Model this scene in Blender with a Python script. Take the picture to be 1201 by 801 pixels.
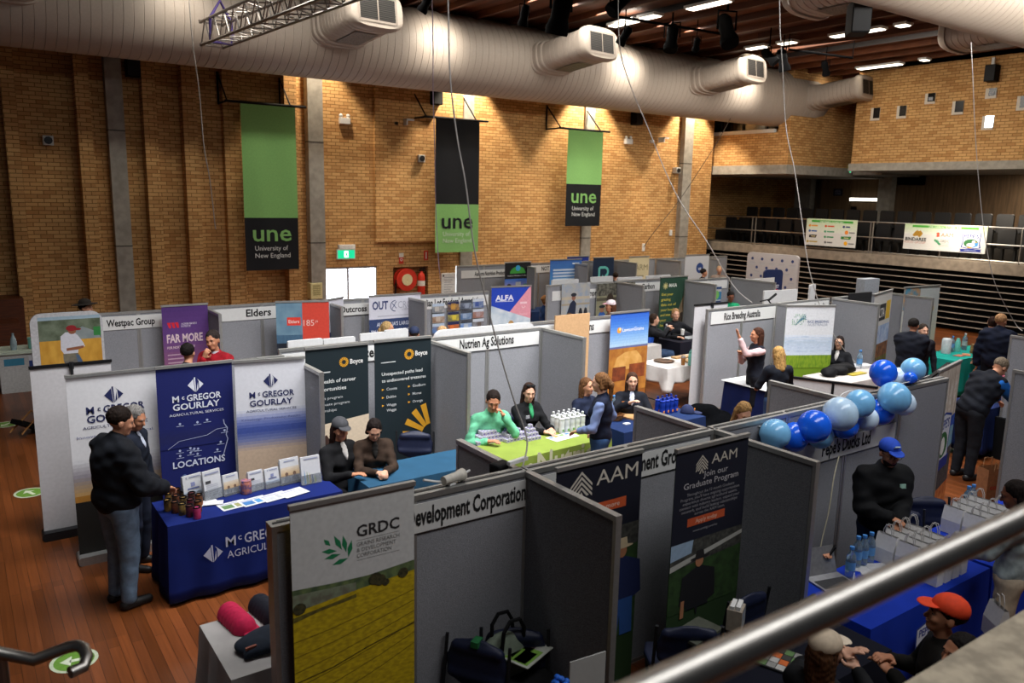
import bpy, bmesh, math, random
import numpy as np
from math import sin, cos, pi, radians, sqrt, atan2, floor
from mathutils import Vector, Matrix
random.seed(7)
for _o in list(bpy.data.objects): bpy.data.objects.remove(_o)
SC = bpy.context.scene
COL = SC.collection

# ------------------------------------------------------------ camera
YAW, PITCH, ROLL, FPX, CAMH = 0.614648, 0.181781, 0.021987, 935.22, 3.65
_f = Vector((cos(PITCH)*sin(YAW), cos(PITCH)*cos(YAW), -sin(PITCH)))
_r0 = Vector((cos(YAW), -sin(YAW), 0)); _u0 = _r0.cross(_f)
_r = cos(ROLL)*_r0 + sin(ROLL)*_u0; _u = -sin(ROLL)*_r0 + cos(ROLL)*_u0
cd = bpy.data.cameras.new('camera'); cam = bpy.data.objects.new('camera', cd); COL.objects.link(cam)
cam.matrix_world = Matrix(((_r.x,_u.x,-_f.x,0),(_r.y,_u.y,-_f.y,0),(_r.z,_u.z,-_f.z,CAMH),(0,0,0,1)))
cd.sensor_width = 36; cd.lens = FPX/1201*36; cd.clip_start = .05; cd.clip_end = 200
cd.dof.use_dof = True; cd.dof.focus_distance = 9.0; cd.dof.aperture_fstop = 2.6
SC.camera = cam
def ray(x, y): return _f + _r*((x-600.5)/FPX) - _u*((y-400.5)/FPX)
def PZ(x, y, z):
    d = ray(x, y); t = (z-CAMH)/d.z; return Vector((d.x*t, d.y*t, z))
def PY(x, y, Y):
    d = ray(x, y); t = Y/d.y; return Vector((d.x*t, Y, CAMH+d.z*t))
def PX(x, y, X):
    d = ray(x, y); t = X/d.x; return Vector((X, d.y*t, CAMH+d.z*t))
def PXM(p):                       # pixels per metre at a point
    return FPX/((Vector(p)-Vector((0,0,CAMH))).dot(_f))

# ------------------------------------------------------------ colour management, world, lights
SC.view_settings.view_transform = 'Standard'; SC.view_settings.look = 'None'
SC.view_settings.gamma = 1; SC.view_settings.use_curve_mapping = False
SC.view_settings.exposure = -0.15
W = bpy.data.worlds.new('world'); SC.world = W; W.use_nodes = True
W.node_tree.nodes['Background'].inputs[0].default_value = (.80,.86,1,1)
W.node_tree.nodes['Background'].inputs[1].default_value = .025
def lamp(kind, name, loc, energy, color=(1,1,1), to=None, **kw):
    l = bpy.data.lights.new(name, kind); l.energy = energy; l.color = color
    for k, v in kw.items(): setattr(l, k, v)
    o = bpy.data.objects.new(name, l); COL.objects.link(o); o.location = loc
    if to is not None: o.rotation_euler = (Vector(to)-Vector(loc)).to_track_quat('-Z','Y').to_euler()
    return o
WARM = (1,.84,.64); COOL = (.99,.985,1)
# hall ceiling light banks over the stands, then an added front fill
lamp('AREA','hall_light', (5.0,6.0,7.6), 560, COOL, (5.4,9.0,0), shape='RECTANGLE', size=9, size_y=2.0, spread=radians(92))
lamp('AREA','hall_light', (12.5,7.6,7.6), 1250, COOL, (12.2,9.6,0), shape='RECTANGLE', size=9, size_y=4.0, spread=radians(100))
lamp('AREA','hall_light', (10.0,15.0,7.9), 520, (1,.95,.86), (10.0,14.6,0), shape='RECTANGLE', size=13, size_y=.5)
lamp('AREA','hall_light', (19.0,13.0,7.6), 860, (1,.93,.82), (20.5,13.2,2), shape='RECTANGLE', size=5, size_y=6.0)
lamp('AREA','front_fill', (5.8,.6,7.6), 400, COOL, (5.8,3.4,0), shape='RECTANGLE', size=9, size_y=1.5)  # added fill that brightens the front row, not a ceiling bank
# wall washers between the duct and the brickwork, and lamps shining onto the duct
for _x, _e in ((7.0,600),(11.5,1500),(16.1,1700),(20.8,1500)):
    lamp('SPOT','wall_washer', (_x+.9,19.35,7.7), _e, WARM, (_x+.9,20.0,3.2), spot_size=radians(78), spot_blend=.35, shadow_soft_size=.1)
for _x, _e in ((4.0,140),(9.7,370),(15.6,480),(20.6,520),(25.0,460)):
    lamp('SPOT','duct_light', (_x,15.75,7.75), _e, (1,.92,.8), (_x,17.3,6.95), spot_size=radians(64), spot_blend=1, shadow_soft_size=.3)
lamp('AREA','duct_light', (14.5,3.6,6.6), 170, (1,.95,.86), (15.0,7.6,7.6), shape='RECTANGLE', size=7, size_y=.6, spread=radians(70))  # added fill to brighten the nearer duct, not a real fitting
# doorway daylight
lamp('AREA','doorway_daylight', (8.8,19.7,1.15), 60, (.86,.93,1), (8.4,12,0.6), shape='RECTANGLE', size=1.6, size_y=2.0)

# ------------------------------------------------------------ materials
def s2l(c): return c/12.92 if c <= .04045 else ((c+.055)/1.055)**2.4
def hexc(h):
    h = h.lstrip('#'); return tuple(s2l(int(h[i:i+2],16)/255) for i in (0,2,4)) + (1,)
_mc = {}
def M(h, rough=.6, metal=0., var=.10, scale=30, bump=0., spec=.4, stretch=None, h2=None, emit=0, trans=0, sheen=0):
    key = (h,rough,metal,var,scale,bump,spec,stretch,h2,emit,trans,sheen)
    if key in _mc: return _mc[key]
    m = bpy.data.materials.new('mat_'+h); m.use_nodes = True; nt = m.node_tree; n = nt.nodes; L = nt.links
    b = n['Principled BSDF']; b.inputs['Roughness'].default_value = rough; b.inputs['Metallic'].default_value = metal
    b.inputs['Specular IOR Level'].default_value = spec
    c = hexc(h)
    tc = n.new('ShaderNodeTexCoord'); nz = n.new('ShaderNodeTexNoise'); nz.inputs['Scale'].default_value = scale; nz.inputs['Detail'].default_value = 3
    src = tc.outputs['Object']
    if stretch:
        mp = n.new('ShaderNodeMapping'); mp.inputs['Scale'].default_value = stretch; L.new(src, mp.inputs[0]); src = mp.outputs[0]
    L.new(src, nz.inputs['Vector'])
    mx = n.new('ShaderNodeMix'); mx.data_type = 'RGBA'
    if h2: c2 = hexc(h2); mx.inputs[6].default_value = c; mx.inputs[7].default_value = c2
    else:
        mx.inputs[6].default_value = tuple(max(0,v*(1-var)) for v in c[:3])+(1,); mx.inputs[7].default_value = tuple(min(1,v*(1+var)) for v in c[:3])+(1,)
    cr = n.new('ShaderNodeMapRange'); cr.inputs[1].default_value = .35; cr.inputs[2].default_value = .65
    L.new(nz.outputs[0], cr.inputs[0]); L.new(cr.outputs[0], mx.inputs[0]); L.new(mx.outputs[2], b.inputs['Base Color'])
    if bump:
        bp = n.new('ShaderNodeBump'); bp.inputs['Strength'].default_value = bump; bp.inputs['Distance'].default_value = .01
        L.new(nz.outputs[0], bp.inputs['Height']); L.new(bp.outputs[0], b.inputs['Normal'])
    if emit: b.inputs['Emission Color'].default_value = c; b.inputs['Emission Strength'].default_value = emit
    if trans: b.inputs['Transmission Weight'].default_value = trans
    if sheen: b.inputs['Sheen Weight'].default_value = sheen
    _mc[key] = m; return m

def brick_mat(name, c1, c2, mortar, offs=0.):
    m = bpy.data.materials.new(name); m.use_nodes = True; nt = m.node_tree; n = nt.nodes; L = nt.links; b = n['Principled BSDF']
    g = n.new('ShaderNodeNewGeometry'); sp = n.new('ShaderNodeSeparateXYZ'); L.new(g.outputs['Position'], sp.inputs[0])
    ad = n.new('ShaderNodeMath'); ad.operation = 'ADD'; L.new(sp.outputs[0], ad.inputs[0]); L.new(sp.outputs[1], ad.inputs[1])
    cb = n.new('ShaderNodeCombineXYZ'); L.new(ad.outputs[0], cb.inputs[0]); L.new(sp.outputs[2], cb.inputs[1])
    br = n.new('ShaderNodeTexBrick'); br.inputs['Scale'].default_value = 1; br.inputs['Brick Width'].default_value = .24
    br.inputs['Row Height'].default_value = .086; br.inputs['Mortar Size'].default_value = .009; br.inputs['Mortar Smooth'].default_value = .3
    br.inputs['Color1'].default_value = hexc(c1); br.inputs['Color2'].default_value = hexc(c2); br.inputs['Mortar'].default_value = hexc(mortar)
    br.inputs['Bias'].default_value = -.35
    L.new(cb.outputs[0], br.inputs['Vector'])
    nz = n.new('ShaderNodeTexNoise'); nz.inputs['Scale'].default_value = .9; nz.inputs['Detail'].default_value = 4; L.new(g.outputs['Position'], nz.inputs['Vector'])
    hs = n.new('ShaderNodeHueSaturation'); mr = n.new('ShaderNodeMapRange'); mr.inputs[3].default_value = .75; mr.inputs[4].default_value = 1.25
    L.new(nz.outputs[0], mr.inputs[0]); L.new(mr.outputs[0], hs.inputs['Value']); L.new(br.outputs['Color'], hs.inputs['Color'])
    L.new(hs.outputs[0], b.inputs['Base Color']); b.inputs['Roughness'].default_value = .85
    bp = n.new('ShaderNodeBump'); bp.inputs['Strength'].default_value = .6; bp.inputs['Distance'].default_value = .008; bp.invert = True
    L.new(br.outputs['Fac'], bp.inputs['Height']); L.new(bp.outputs[0], b.inputs['Normal'])
    return m
def plank_mat(name, c1, c2, gap, row, length, rough, swap=True, big=True):
    m = bpy.data.materials.new(name); m.use_nodes = True; nt = m.node_tree; n = nt.nodes; L = nt.links; b = n['Principled BSDF']
    g = n.new('ShaderNodeNewGeometry'); sp = n.new('ShaderNodeSeparateXYZ'); L.new(g.outputs['Position'], sp.inputs[0])
    cb = n.new('ShaderNodeCombineXYZ'); L.new(sp.outputs[1 if swap else 0], cb.inputs[0]); L.new(sp.outputs[0 if swap else 1], cb.inputs[1])
    br = n.new('ShaderNodeTexBrick'); br.inputs['Scale'].default_value = 1; br.inputs['Brick Width'].default_value = length
    br.inputs['Row Height'].default_value = row; br.inputs['Mortar Size'].default_value = .0016; br.offset = .37
    br.inputs['Color1'].default_value = hexc(c1); br.inputs['Color2'].default_value = hexc(c2); br.inputs['Mortar'].default_value = hexc(gap)
    L.new(cb.outputs[0], br.inputs['Vector'])
    mp = n.new('ShaderNodeMapping'); mp.inputs['Scale'].default_value = (1.0,22,1); L.new(cb.outputs[0], mp.inputs[0])
    nz = n.new('ShaderNodeTexNoise'); nz.inputs['Scale'].default_value = 2.2; nz.inputs['Detail'].default_value = 5; L.new(mp.outputs[0], nz.inputs['Vector'])
    mp2 = n.new('ShaderNodeMapping'); mp2.inputs['Scale'].default_value = (.22,2.4,1); L.new(cb.outputs[0], mp2.inputs[0])
    b2 = n.new('ShaderNodeTexBrick'); b2.inputs['Scale'].default_value = 1; b2.inputs['Brick Width'].default_value = 2.7; b2.inputs['Row Height'].default_value = row*3.6
    b2.inputs['Mortar Size'].default_value = 0; b2.inputs['Color1'].default_value = (.62,.62,.62,1); b2.inputs['Color2'].default_value = (1.2,1.2,1.2,1); L.new(cb.outputs[0], b2.inputs['Vector'])
    mu = n.new('ShaderNodeMix'); mu.data_type = 'RGBA'; mu.blend_type = 'MULTIPLY'; mu.inputs[0].default_value = .8 if big else 0
    L.new(br.outputs['Color'], mu.inputs[6]); L.new(b2.outputs['Color'], mu.inputs[7])
    hs = n.new('ShaderNodeHueSaturation'); mr = n.new('ShaderNodeMapRange'); mr.inputs[3].default_value = .6; mr.inputs[4].default_value = 1.4
    L.new(nz.outputs[0], mr.inputs[0]); L.new(mr.outputs[0], hs.inputs['Value']); L.new(mu.outputs[2], hs.inputs['Color'])
    L.new(hs.outputs[0], b.inputs['Base Color']); b.inputs['Roughness'].default_value = rough; b.inputs['Specular IOR Level'].default_value = .35
    return m
BRICK = brick_mat('buff_brick', '#cda066', '#a06a34', '#84602f')
FLOORM = plank_mat('timber_floor', '#7c4422', '#5a2f12', '#1e0d05', .085, 2.2, .33)
CEILM = plank_mat('ceiling_boards', '#6b3a1c', '#4a2510', '#140804', .14, 4.0, .6, big=False)
CONC = M('#9a958b', .9, var=.14, scale=6, bump=.15)
CONCD = M('#8b8072', .9, var=.18, scale=5, bump=.2)
STEEL = M('#a5a29c', .4, 1, var=.05)
BLACK = M('#0a0a0c', .7, var=.2, spec=.2)
DARKM = M('#17181b', .5, var=.15)
WHITE = M('#d9d9d6', .6, var=.03)
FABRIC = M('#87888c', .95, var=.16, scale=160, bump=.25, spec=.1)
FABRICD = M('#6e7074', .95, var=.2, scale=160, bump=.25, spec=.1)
ALU = M('#a9a9a6', .45, .75, var=.05)
NAVYM = M('#10162c', .8, var=.2)

# ------------------------------------------------------------ geometry collector
class G:
    def __init__(s): s.v = []; s.f = []; s.m = []; s.mats = []; s.T = None
    def mi(s, m):
        if m not in s.mats: s.mats.append(m)
        return s.mats.index(m)
    def add(s, vs, fs, m):
        b = len(s.v); i = s.mi(m)
        s.v += [tuple(s.T @ Vector(p)) if s.T is not None else tuple(p) for p in vs]
        s.f += [tuple(b+k for k in f) for f in fs]; s.m += [i]*len(fs)
    def box(s, x0, y0, z0, x1, y1, z1, m):
        v = [(x,y,z) for z in (z0,z1) for y in (y0,y1) for x in (x0,x1)]
        s.add(v, [(0,2,3,1),(4,5,7,6),(0,1,5,4),(1,3,7,5),(3,2,6,7),(2,0,4,6)], m); return s
    def rbox(s, x0, y0, z0, x1, y1, z1, r, m, seg=3):
        # box rounded in its outline (x,z) with depth y
        pts = []
        for cx, cz, a0 in ((x1-r,z1-r,0),(x0+r,z1-r,90),(x0+r,z0+r,180),(x1-r,z0+r,270)):
            for k in range(seg+1):
                a = radians(a0+90*k/seg); pts.append((cx+r*cos(a), cz+r*sin(a)))
        s.prism(pts, y0, y1, m); return s
    def prism(s, pts, y0, y1, m):     # outline in (x,z), counter-clockwise, extruded along y
        n = len(pts); v = [(x,y0,z) for x,z in pts]+[(x,y1,z) for x,z in pts]
        s.add(v, [tuple(range(n)), tuple(range(2*n-1,n-1,-1))]+[(i,n+i,n+(i+1)%n,(i+1)%n) for i in range(n)], m); return s
    def slab(s, pts, z0, z1, m):      # outline in (x,y), counter-clockwise, extruded along z
        n = len(pts); v = [(x,y,z0) for x,y in pts]+[(x,y,z1) for x,y in pts]
        s.add(v, [tuple(range(n-1,-1,-1)), tuple(range(n,2*n))]+[(i,(i+1)%n,n+(i+1)%n,n+i) for i in range(n)], m); return s
    def tube(s, pts, r, m, n=8, r1=None, caps=True):
        pts = [Vector(p) for p in pts]; k = len(pts); vs = []; fs = []
        up = None
        for i, p in enumerate(pts):
            t = (pts[min(i+1,k-1)]-pts[max(i-1,0)]).normalized()
            if up is None: up = Vector((0,0,1)) if abs(t.z) < .9 else Vector((1,0,0))
            a = t.cross(up)
            if a.length < 1e-6: a = t.cross(Vector((1,.1,0)))
            a.normalize(); bb = a.cross(t).normalized(); up = bb
            rr = r if r1 is None else r+(r1-r)*i/max(1,k-1)
            if isinstance(r, (list,tuple)): rr = r[i]
            vs += [p+a*rr*cos(2*pi*j/n)+bb*rr*sin(2*pi*j/n) for j in range(n)]
        for i in range(k-1):
            for j in range(n):
                fs.append((i*n+j, i*n+(j+1)%n, (i+1)*n+(j+1)%n, (i+1)*n+j))
        if caps: fs += [tuple(range(n-1,-1,-1)), tuple(range((k-1)*n,k*n))]
        s.add(vs, fs, m); return s
    def lathe(s, prof, m, c=(0,0,0), n=16, caps=True):   # prof = [(r,z)...] bottom to top
        vs = []; fs = []; k = len(prof)
        for r, z in prof: vs += [(c[0]+r*cos(2*pi*j/n), c[1]+r*sin(2*pi*j/n), c[2]+z) for j in range(n)]
        for i in range(k-1):
            for j in range(n): fs.append((i*n+j, i*n+(j+1)%n, (i+1)*n+(j+1)%n, (i+1)*n+j))
        if caps: fs += [tuple(range(n-1,-1,-1)), tuple(range((k-1)*n,k*n))]
        s.add(vs, fs, m); return s
    def ball(s, c, r, m, n=14, k=9):
        if not isinstance(r, (tuple,list)): r = (r,r,r)
        prof = [(max(1e-4,sin(pi*i/k)), -cos(pi*i/k)) for i in range(k+1)]; vs = []; fs = []
        for a, z in prof: vs += [(c[0]+r[0]*a*cos(2*pi*j/n), c[1]+r[1]*a*sin(2*pi*j/n), c[2]+r[2]*z) for j in range(n)]
        for i in range(k):
            for j in range(n): fs.append((i*n+j, i*n+(j+1)%n, (i+1)*n+(j+1)%n, (i+1)*n+j))
        s.add(vs, fs, m); return s
    def poly(s, pts, m): s.add(pts, [tuple(range(len(pts)))], m); return s
    def build(s, name, parent=None, smooth=False, bevel=0):
        me = bpy.data.meshes.new(name); me.from_pydata(s.v, [], s.f)
        for m in s.mats: me.materials.append(m)
        me.polygons.foreach_set('material_index', s.m)
        if smooth: me.polygons.foreach_set('use_smooth', [True]*len(s.f))
        me.update()
        o = bpy.data.objects.new(name, me); COL.objects.link(o)
        if parent: o.parent = parent
        if bevel:
            b = o.modifiers.new('bevel','BEVEL'); b.width = bevel; b.segments = 2; b.limit_method = 'ANGLE'
        if smooth:
            try: me.set_sharp_from_angle(angle=radians(50))
            except Exception: pass
        return o
def tag(o, label, cat, group=None):
    o['label'] = label; o['category'] = cat
    if group: o['group'] = group
    return o
def thing(name, label, cat, loc=(0,0,0), rz=0, group=None):
    o = bpy.data.objects.new(name, None); COL.objects.link(o); o.empty_display_size = .1
    o.location = loc; o.rotation_euler = (0,0,rz); return tag(o, label, cat, group)
def struct(g, name, parent=None, **k):
    o = g.build(name, parent, **k)
    if parent is None: o['kind'] = 'structure'
    return o
def clone(root, loc, rz=None, label=None):
    r = root.copy(); COL.objects.link(r); r.location = loc
    if rz is not None: r.rotation_euler = (0,0,rz)
    if label: r['label'] = label
    for ch in root.children:
        c = ch.copy(); COL.objects.link(c); c.parent = r
        for g in ch.children:
            d = g.copy(); COL.objects.link(d); d.parent = c
    return r
_tc = {}
def text_mesh(s, bold=0.):
    key = (s, bold)
    if key not in _tc:
        cu = bpy.data.curves.new('t','FONT'); cu.body = s; cu.size = 1; cu.offset = bold; cu.resolution_u = 2; cu.fill_mode = 'FRONT'
        o = bpy.data.objects.new('t', cu); me = bpy.data.meshes.new_from_object(o)
        v = [(p.co.x,p.co.y) for p in me.vertices]; f = [tuple(p.vertices) for p in me.polygons]
        bpy.data.objects.remove(o); bpy.data.curves.remove(cu); bpy.data.meshes.remove(me)
        _tc[key] = (v, f)
    return _tc[key]
# printed artwork on a sheet of W x H metres; u,v run 0..1 from its top left corner; the face looks along -Y
class Art:
    def __init__(s, W, H, y=0., z0=0.): s.W = W; s.H = H; s.y = y-.0018; s.z0 = z0; s.g = G(); s.t = G(); s.k = 0
    def p(s, u, v, lay=0): return ((u-.5)*s.W, s.y-.0007*lay-.00002*s.k, s.z0+s.H*(1-v))
    def poly(s, pts, c, lay=1, **k):
        m = c if not isinstance(c, str) else M(c, .75, var=.05)
        s.k += 1; a = 0; n = len(pts); P = [s.p(u,v,lay) for u,v in pts]
        for i in range(n): a += P[i][0]*P[(i+1)%n][2]-P[(i+1)%n][0]*P[i][2]
        if a < 0: P.reverse()
        s.g.poly(P, m)
    def rect(s, u0, v0, u1, v1, c, lay=1): s.poly([(u0,v0),(u1,v0),(u1,v1),(u0,v1)], c, lay)
    def ell(s, u, v, ru, rv, c, lay=1, n=18, a0=0, a1=360):
        s.poly([(u+ru*cos(radians(a0+(a1-a0)*i/n)), v+rv*sin(radians(a0+(a1-a0)*i/n))) for i in range(n+(a1-a0<360))], c, lay)
    def circ(s, u, v, r, c, lay=1, n=18): s.ell(u, v, r, r*s.W/s.H, c, lay, n)
    def ring(s, u, v, r, w, c, lay=1, n=28, a0=0, a1=360):
        k = s.W/s.H
        for i in range(n):
            a, b = radians(a0+(a1-a0)*i/n), radians(a0+(a1-a0)*(i+1)/n)
            s.poly([(u+r*cos(a), v+r*k*sin(a)),(u+r*cos(b), v+r*k*sin(b)),(u+(r-w)*cos(b), v+(r-w)*k*sin(b)),(u+(r-w)*cos(a), v+(r-w)*k*sin(a))], c, lay)
    def grad(s, u0, v0, u1, v1, stops, n=12, lay=1):
        cs = [[int(h.lstrip('#')[i:i+2],16) for i in (0,2,4)] for h in stops]
        for i in range(n):
            t = (i+.5)/n*(len(cs)-1); k = min(int(t), len(cs)-2); t -= k
            c = '#%02x%02x%02x' % tuple(int(a+(b-a)*t) for a, b in zip(cs[k], cs[k+1]))
            s.rect(u0, v0+(v1-v0)*i/n, u1, v0+(v1-v0)*(i+1)/n, c, lay)
    def line(s, pts, w, c, lay=2):
        k = s.W/s.H
        for (u0,v0),(u1,v1) in zip(pts, pts[1:]):
            dx, dy = (u1-u0), (v1-v0)/k; l = max(1e-6, sqrt(dx*dx+dy*dy)); nx, ny = -dy/l*w/2, dx/l*w/2
            s.poly([(u0+nx,v0+ny*k),(u1+nx,v1+ny*k),(u1-nx,v1-ny*k),(u0-nx,v0-ny*k)], c, lay)
    def text(s, t, u, v, size, c, al='C', sx=1., bold=0., lay=3, width=None):
        # baseline at v, size in fractions of the sheet width; width fits the line to that fraction
        V, F = text_mesh(t, bold)
        if not V: return
        m = c if not isinstance(c, str) else M(c, .7, var=.04)
        x0 = min(p[0] for p in V); x1 = max(p[0] for p in V); k = size*s.W
        if width: sx = width*s.W/((x1-x0)*k)
        ox = {'L': x0, 'C': (x0+x1)/2, 'R': x1}[al]; bx, by, bz = s.p(u, v, lay)
        s.t.add([(bx+(x-ox)*k*sx, by, bz+y*k) for x, y in V], F, m)
    def done(s, parent, name='printed_artwork'):
        if s.g.v: s.g.build(name, parent)
        if s.t.v: s.t.build('lettering', parent)
# ============================================================ SETTING
YW = 20.2
g = G(); g.box(-4,-3,-.2,30,22.4,0,FLOORM); struct(g,'floor')
g = G(); g.box(-4,-3,8.0,30,22.4,8.2,CEILM)
for i in range(34): g.box(-4+i*1.0,-3,7.86,-3.9+i*1.0,22.4,8.0,CEILM)
struct(g,'ceiling')
# long brick wall with its piers
WX = lambda px, py=250, Y=YW: PY(px,py,Y).x
g = G()
DOORH = PY(412,313,YW).z
dx0, dx1 = 7.95, 9.63                       # daylit doorway
g.box(-4,YW,0,dx0,YW+.3,8.0,BRICK)
g.box(dx0,YW,DOORH,dx1,YW+.3,8.0,BRICK)
hx0, hx1 = PY(461,320,YW).x, PY(502,320,YW).x   # hose niche
hz1 = PY(480,313,YW).z
g.box(dx1,YW,0,hx0,YW+.3,8.0,BRICK); g.box(hx1,YW,0,22.7,YW+.3,8.0,BRICK); g.box(hx0,YW,hz1,hx1,YW+.3,8.0,BRICK)
g.box(hx0,YW,0,hx1,YW+.3,.3,BRICK); g.box(hx0-.05,YW+.3,0,hx1+.05,YW+.34,hz1+.1,BRICK)
g.box(22.7,YW,0,23.0,22.4,8.0,BRICK); g.box(22.7,22.1,0,30,22.4,8,BRICK)
struct(g,'wall_left')
def pier(pxa, pxb, py, d, name):
    x0, x1 = PY(pxa,py,YW-d).x, PY(pxb,py,YW-d).x
    g = G(); g.box(x0,YW-d,0,x1,YW+.02,7.9,BRICK); struct(g,name)
for i,(a,b,d) in enumerate(((17,33,.34),(101,117,.40),(177,192,.34),(222,238,.34),(268,287,.22),(338,352,.34))): pier(a,b,280,d,'trim_%d'%(i+1))
def column(pxa, pxb, py, d, name):
    x0, x1 = PY(pxa,py,YW-d).x, PY(pxb,py,YW-d).x
    g = G(); g.box(x0,YW-d,0,x1,YW+.02,7.95,CONC)
    for z in (2.3,4.85): g.box(x0-.004,YW-d-.004,z,x1+.004,YW,z+.03,M('#5a5650',.9))
    struct(g,name)
for i,(a,b,d) in enumerate(((131.5,151,.25),(363,380.5,.25),(541,555,.08),(684,695,.08),(800,810,.2))): column(a,b,220,d,'trim_%d'%(7+i))
# wall step right of the doorway
x = PY(438,200,YW).x
g = G(); g.box(x,YW-.12,2.3,PY(540,200,YW).x,YW+.01,7.9,BRICK); struct(g,'trim_12')
# timber stage steps in the far left corner
WOODB = M('#5a2c12',.5,var=.25,scale=4,stretch=(1,1,12))
g = G(); g.box(-4,18.2,0,PY(39,400,18.2).x-.15,18.6,.55,WOODB); g.box(-4,18.6,0,PY(39,380,18.2).x-.2,19.5,.9,WOODB); g.box(-4,19.4,0,PY(30,360,19).x,YW,1.3,WOODB)
struct(g,'trim_13')
# daylit doorway
g = G(); g.box(dx0-.04,YW+.02,0,dx0+.03,YW+.3,DOORH,ALU); g.box(dx1-.03,YW+.02,0,dx1+.04,YW+.3,DOORH,ALU); g.box(dx0,YW+.02,DOORH-.05,dx1,YW+.3,DOORH+.01,ALU); g.box((dx0+dx1)/2-.03,YW+.05,0,(dx0+dx1)/2+.03,YW+.2,DOORH,ALU)
d = struct(g,'door_1')
g = G(); g.box(dx0,YW+.12,0,dx1,YW+.14,DOORH-.02,M('#eef4ff',.3,var=.02,emit=9)); g.build('door_glass',d)

# --------------- right end: balcony, upper wall, recess
XB = 24.0; XU = 25.0
yc = PX(1003,140,XU).y; zb = PX(1003,192,XU).z
g = G(); g.box(XU,-3,zb,30,yc,8.0,BRICK)
struct(g,'wall_right')
g = G(); g.box(XU-.1,-3,zb-.24,30,yc+.02,zb,CONC); struct(g,'trim_14')
# brick box above the recess with a dark window strip
XK = 23.3; b0 = PX(925,170,XK).y; zk = PX(880,194,XK).z
z1 = PX(830,160,XK).z; z1b = PX(905,157,XK).z; ya = PX(823,150,XK).y; yb = PX(913,150,XK).y
g = G(); g.box(XK,b0,zk,30,22.1,z1,BRICK); g.box(XK,ya,z1,30,22.1,8,BRICK); g.box(XK,b0,z1,30,yb,8,BRICK); g.box(XK+.35,yb,z1,30,ya,8,BRICK)
struct(g,'wall_recess')
g = G(); g.box(XK-.08,b0-.05,zk-.3,30,22.1,zk,CONC); struct(g,'trim_15')
g = G(); g.box(XK-.05,yb+.15,z1,XK+.1,ya,z1+.12,WHITE); g.box(XK-.05,ya-.12,z1,XK+.1,ya,z1+1.0,WHITE)
wn = struct(g,'window_1')
g = G(); g.box(XK+.2,yb,z1+.12,XK+.24,ya-.1,z1+1.3,M('#0b0c0e',.15,spec=.6)); g.build('window_glass',wn)
g = G()
for k in range(3): g.box(XK+.14,yb+.6+k*1.0,z1+.1,XK+.2,yb+.66+k*1.0,z1+1.2,DARKM)
g.build('mullion',wn)
# back wall of the recess and under the projection
TIM = M('#5d4a36',.7,var=.25,scale=3,stretch=(1,6,.4))
XR = 29.5
g = G(); g.box(XR,PX(940,230,XR).y,0,XR+.3,22.1,8,BRICK); g.box(XR,yc-.2,zb-.6,XR+.3,PX(940,230,XR).y,8,BRICK); g.box(XR,-3,0,XR+.3,PX(940,230,XR).y,zb,TIM); struct(g,'wall_back')
g = G()
for a,b in ((938,956),(1035,1050)): g.box(XR-.35,PX(b,230,XR).y,2,XR,PX(a,230,XR).y,zb-.24,CONC)
struct(g,'trim_16')
g = G(); g.box(27.0,yc+.05,zb-.3,30,b0-.1,zb-.02,CONC); struct(g,'trim_17')
y0d, y1d = PX(1033,240,XR-.1).y, PX(962,240,XR-.1).y
g = G(); g.box(XR-.1,y0d,2.0,XR,(y0d+y1d)/2-.02,4.6,M('#6b573f',.6,var=.15,scale=2,stretch=(1,8,.5))); g.box(XR-.1,(y0d+y1d)/2+.02,2.0,XR,y1d,4.6,M('#6b573f',.6,var=.15,scale=2,stretch=(1,8,.5))); g.box(XR-.12,y0d-.08,2,XR,y0d,4.65,M('#4b3c2c')); g.box(XR-.12,y1d,2,XR,y1d+.08,4.65,M('#4b3c2c')); d2 = struct(g,'door_2')
p = PX(1001,251,XR-.12); g = G(); g.box(XR-.2,p.y-.1,p.z-.2,XR-.1,p.y+.1,p.z+.3,BLACK); g.build('door_handle',d2)
p0 = PX(976,221,XR-.12); p1 = PX(990,230,XR-.12)
t = thing('name_plaque','dark blue plaque with pale lettering on the timber balcony door','sign',((p0+p1)/2)[:],-pi/2)
g = G(); g.box(-.2,-.02,-.14,.2,0,.14,M('#141a33',.4)); g.build('plate',t); a = Art(.4,.28,-.02,-.14)
for k in range(4): a.rect(.15+.08*(k==0),.2+.18*k,.85-.08*(k==0),.26+.18*k,'#8d93ad')
a.done(t)
# balcony slab, kerb, rails, retracted seating
g = G(); g.box(XB,-3,1.75,30,22.1,2.05,CONCD); struct(g,'trim_18')
BL = M('#060607',.8)
g = G(); g.box(XB+.55,-3,0,XB+.75,22.0,1.75,BL); struct(g,'wall_under_balcony')
t = thing('retracted_seating','folded bank of pale timber bench edges stacked against the black wall below the balcony','seating',(XB,12,0))
SL = M('#9a8f84',.5,var=.12,scale=3)
for k in range(9):
    z = 1.60-k*.182; g = G(); g.box(.02,-14.8,z,.055,8.9,z+.024,SL); g.box(.055,-14.8,z+.004,.3,8.9,z+.02,BL); g.build('bench_edge',t)
g = G(); g.box(.3,-14.8,0,.54,8.9,1.72,BL); g.build('seat_frame',t)
t = thing('balcony_railing','slim steel railing along the far balcony edge behind the printed banners','railing',(XB+.06,0,2.05))
yr = [PX(a,270,XB+.06).y for a in (828,882,886,946,1021,1024,1105,1200)]
for y in yr: g = G(); g.tube([(0,y,0),(0,y,1.0)],.022,STEEL,8); g.build('post',t)
for y in (9.0,6.0,3.0,0): g = G(); g.tube([(0,y,0),(0,y,1.0)],.022,STEEL,8); g.build('post',t)
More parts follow.
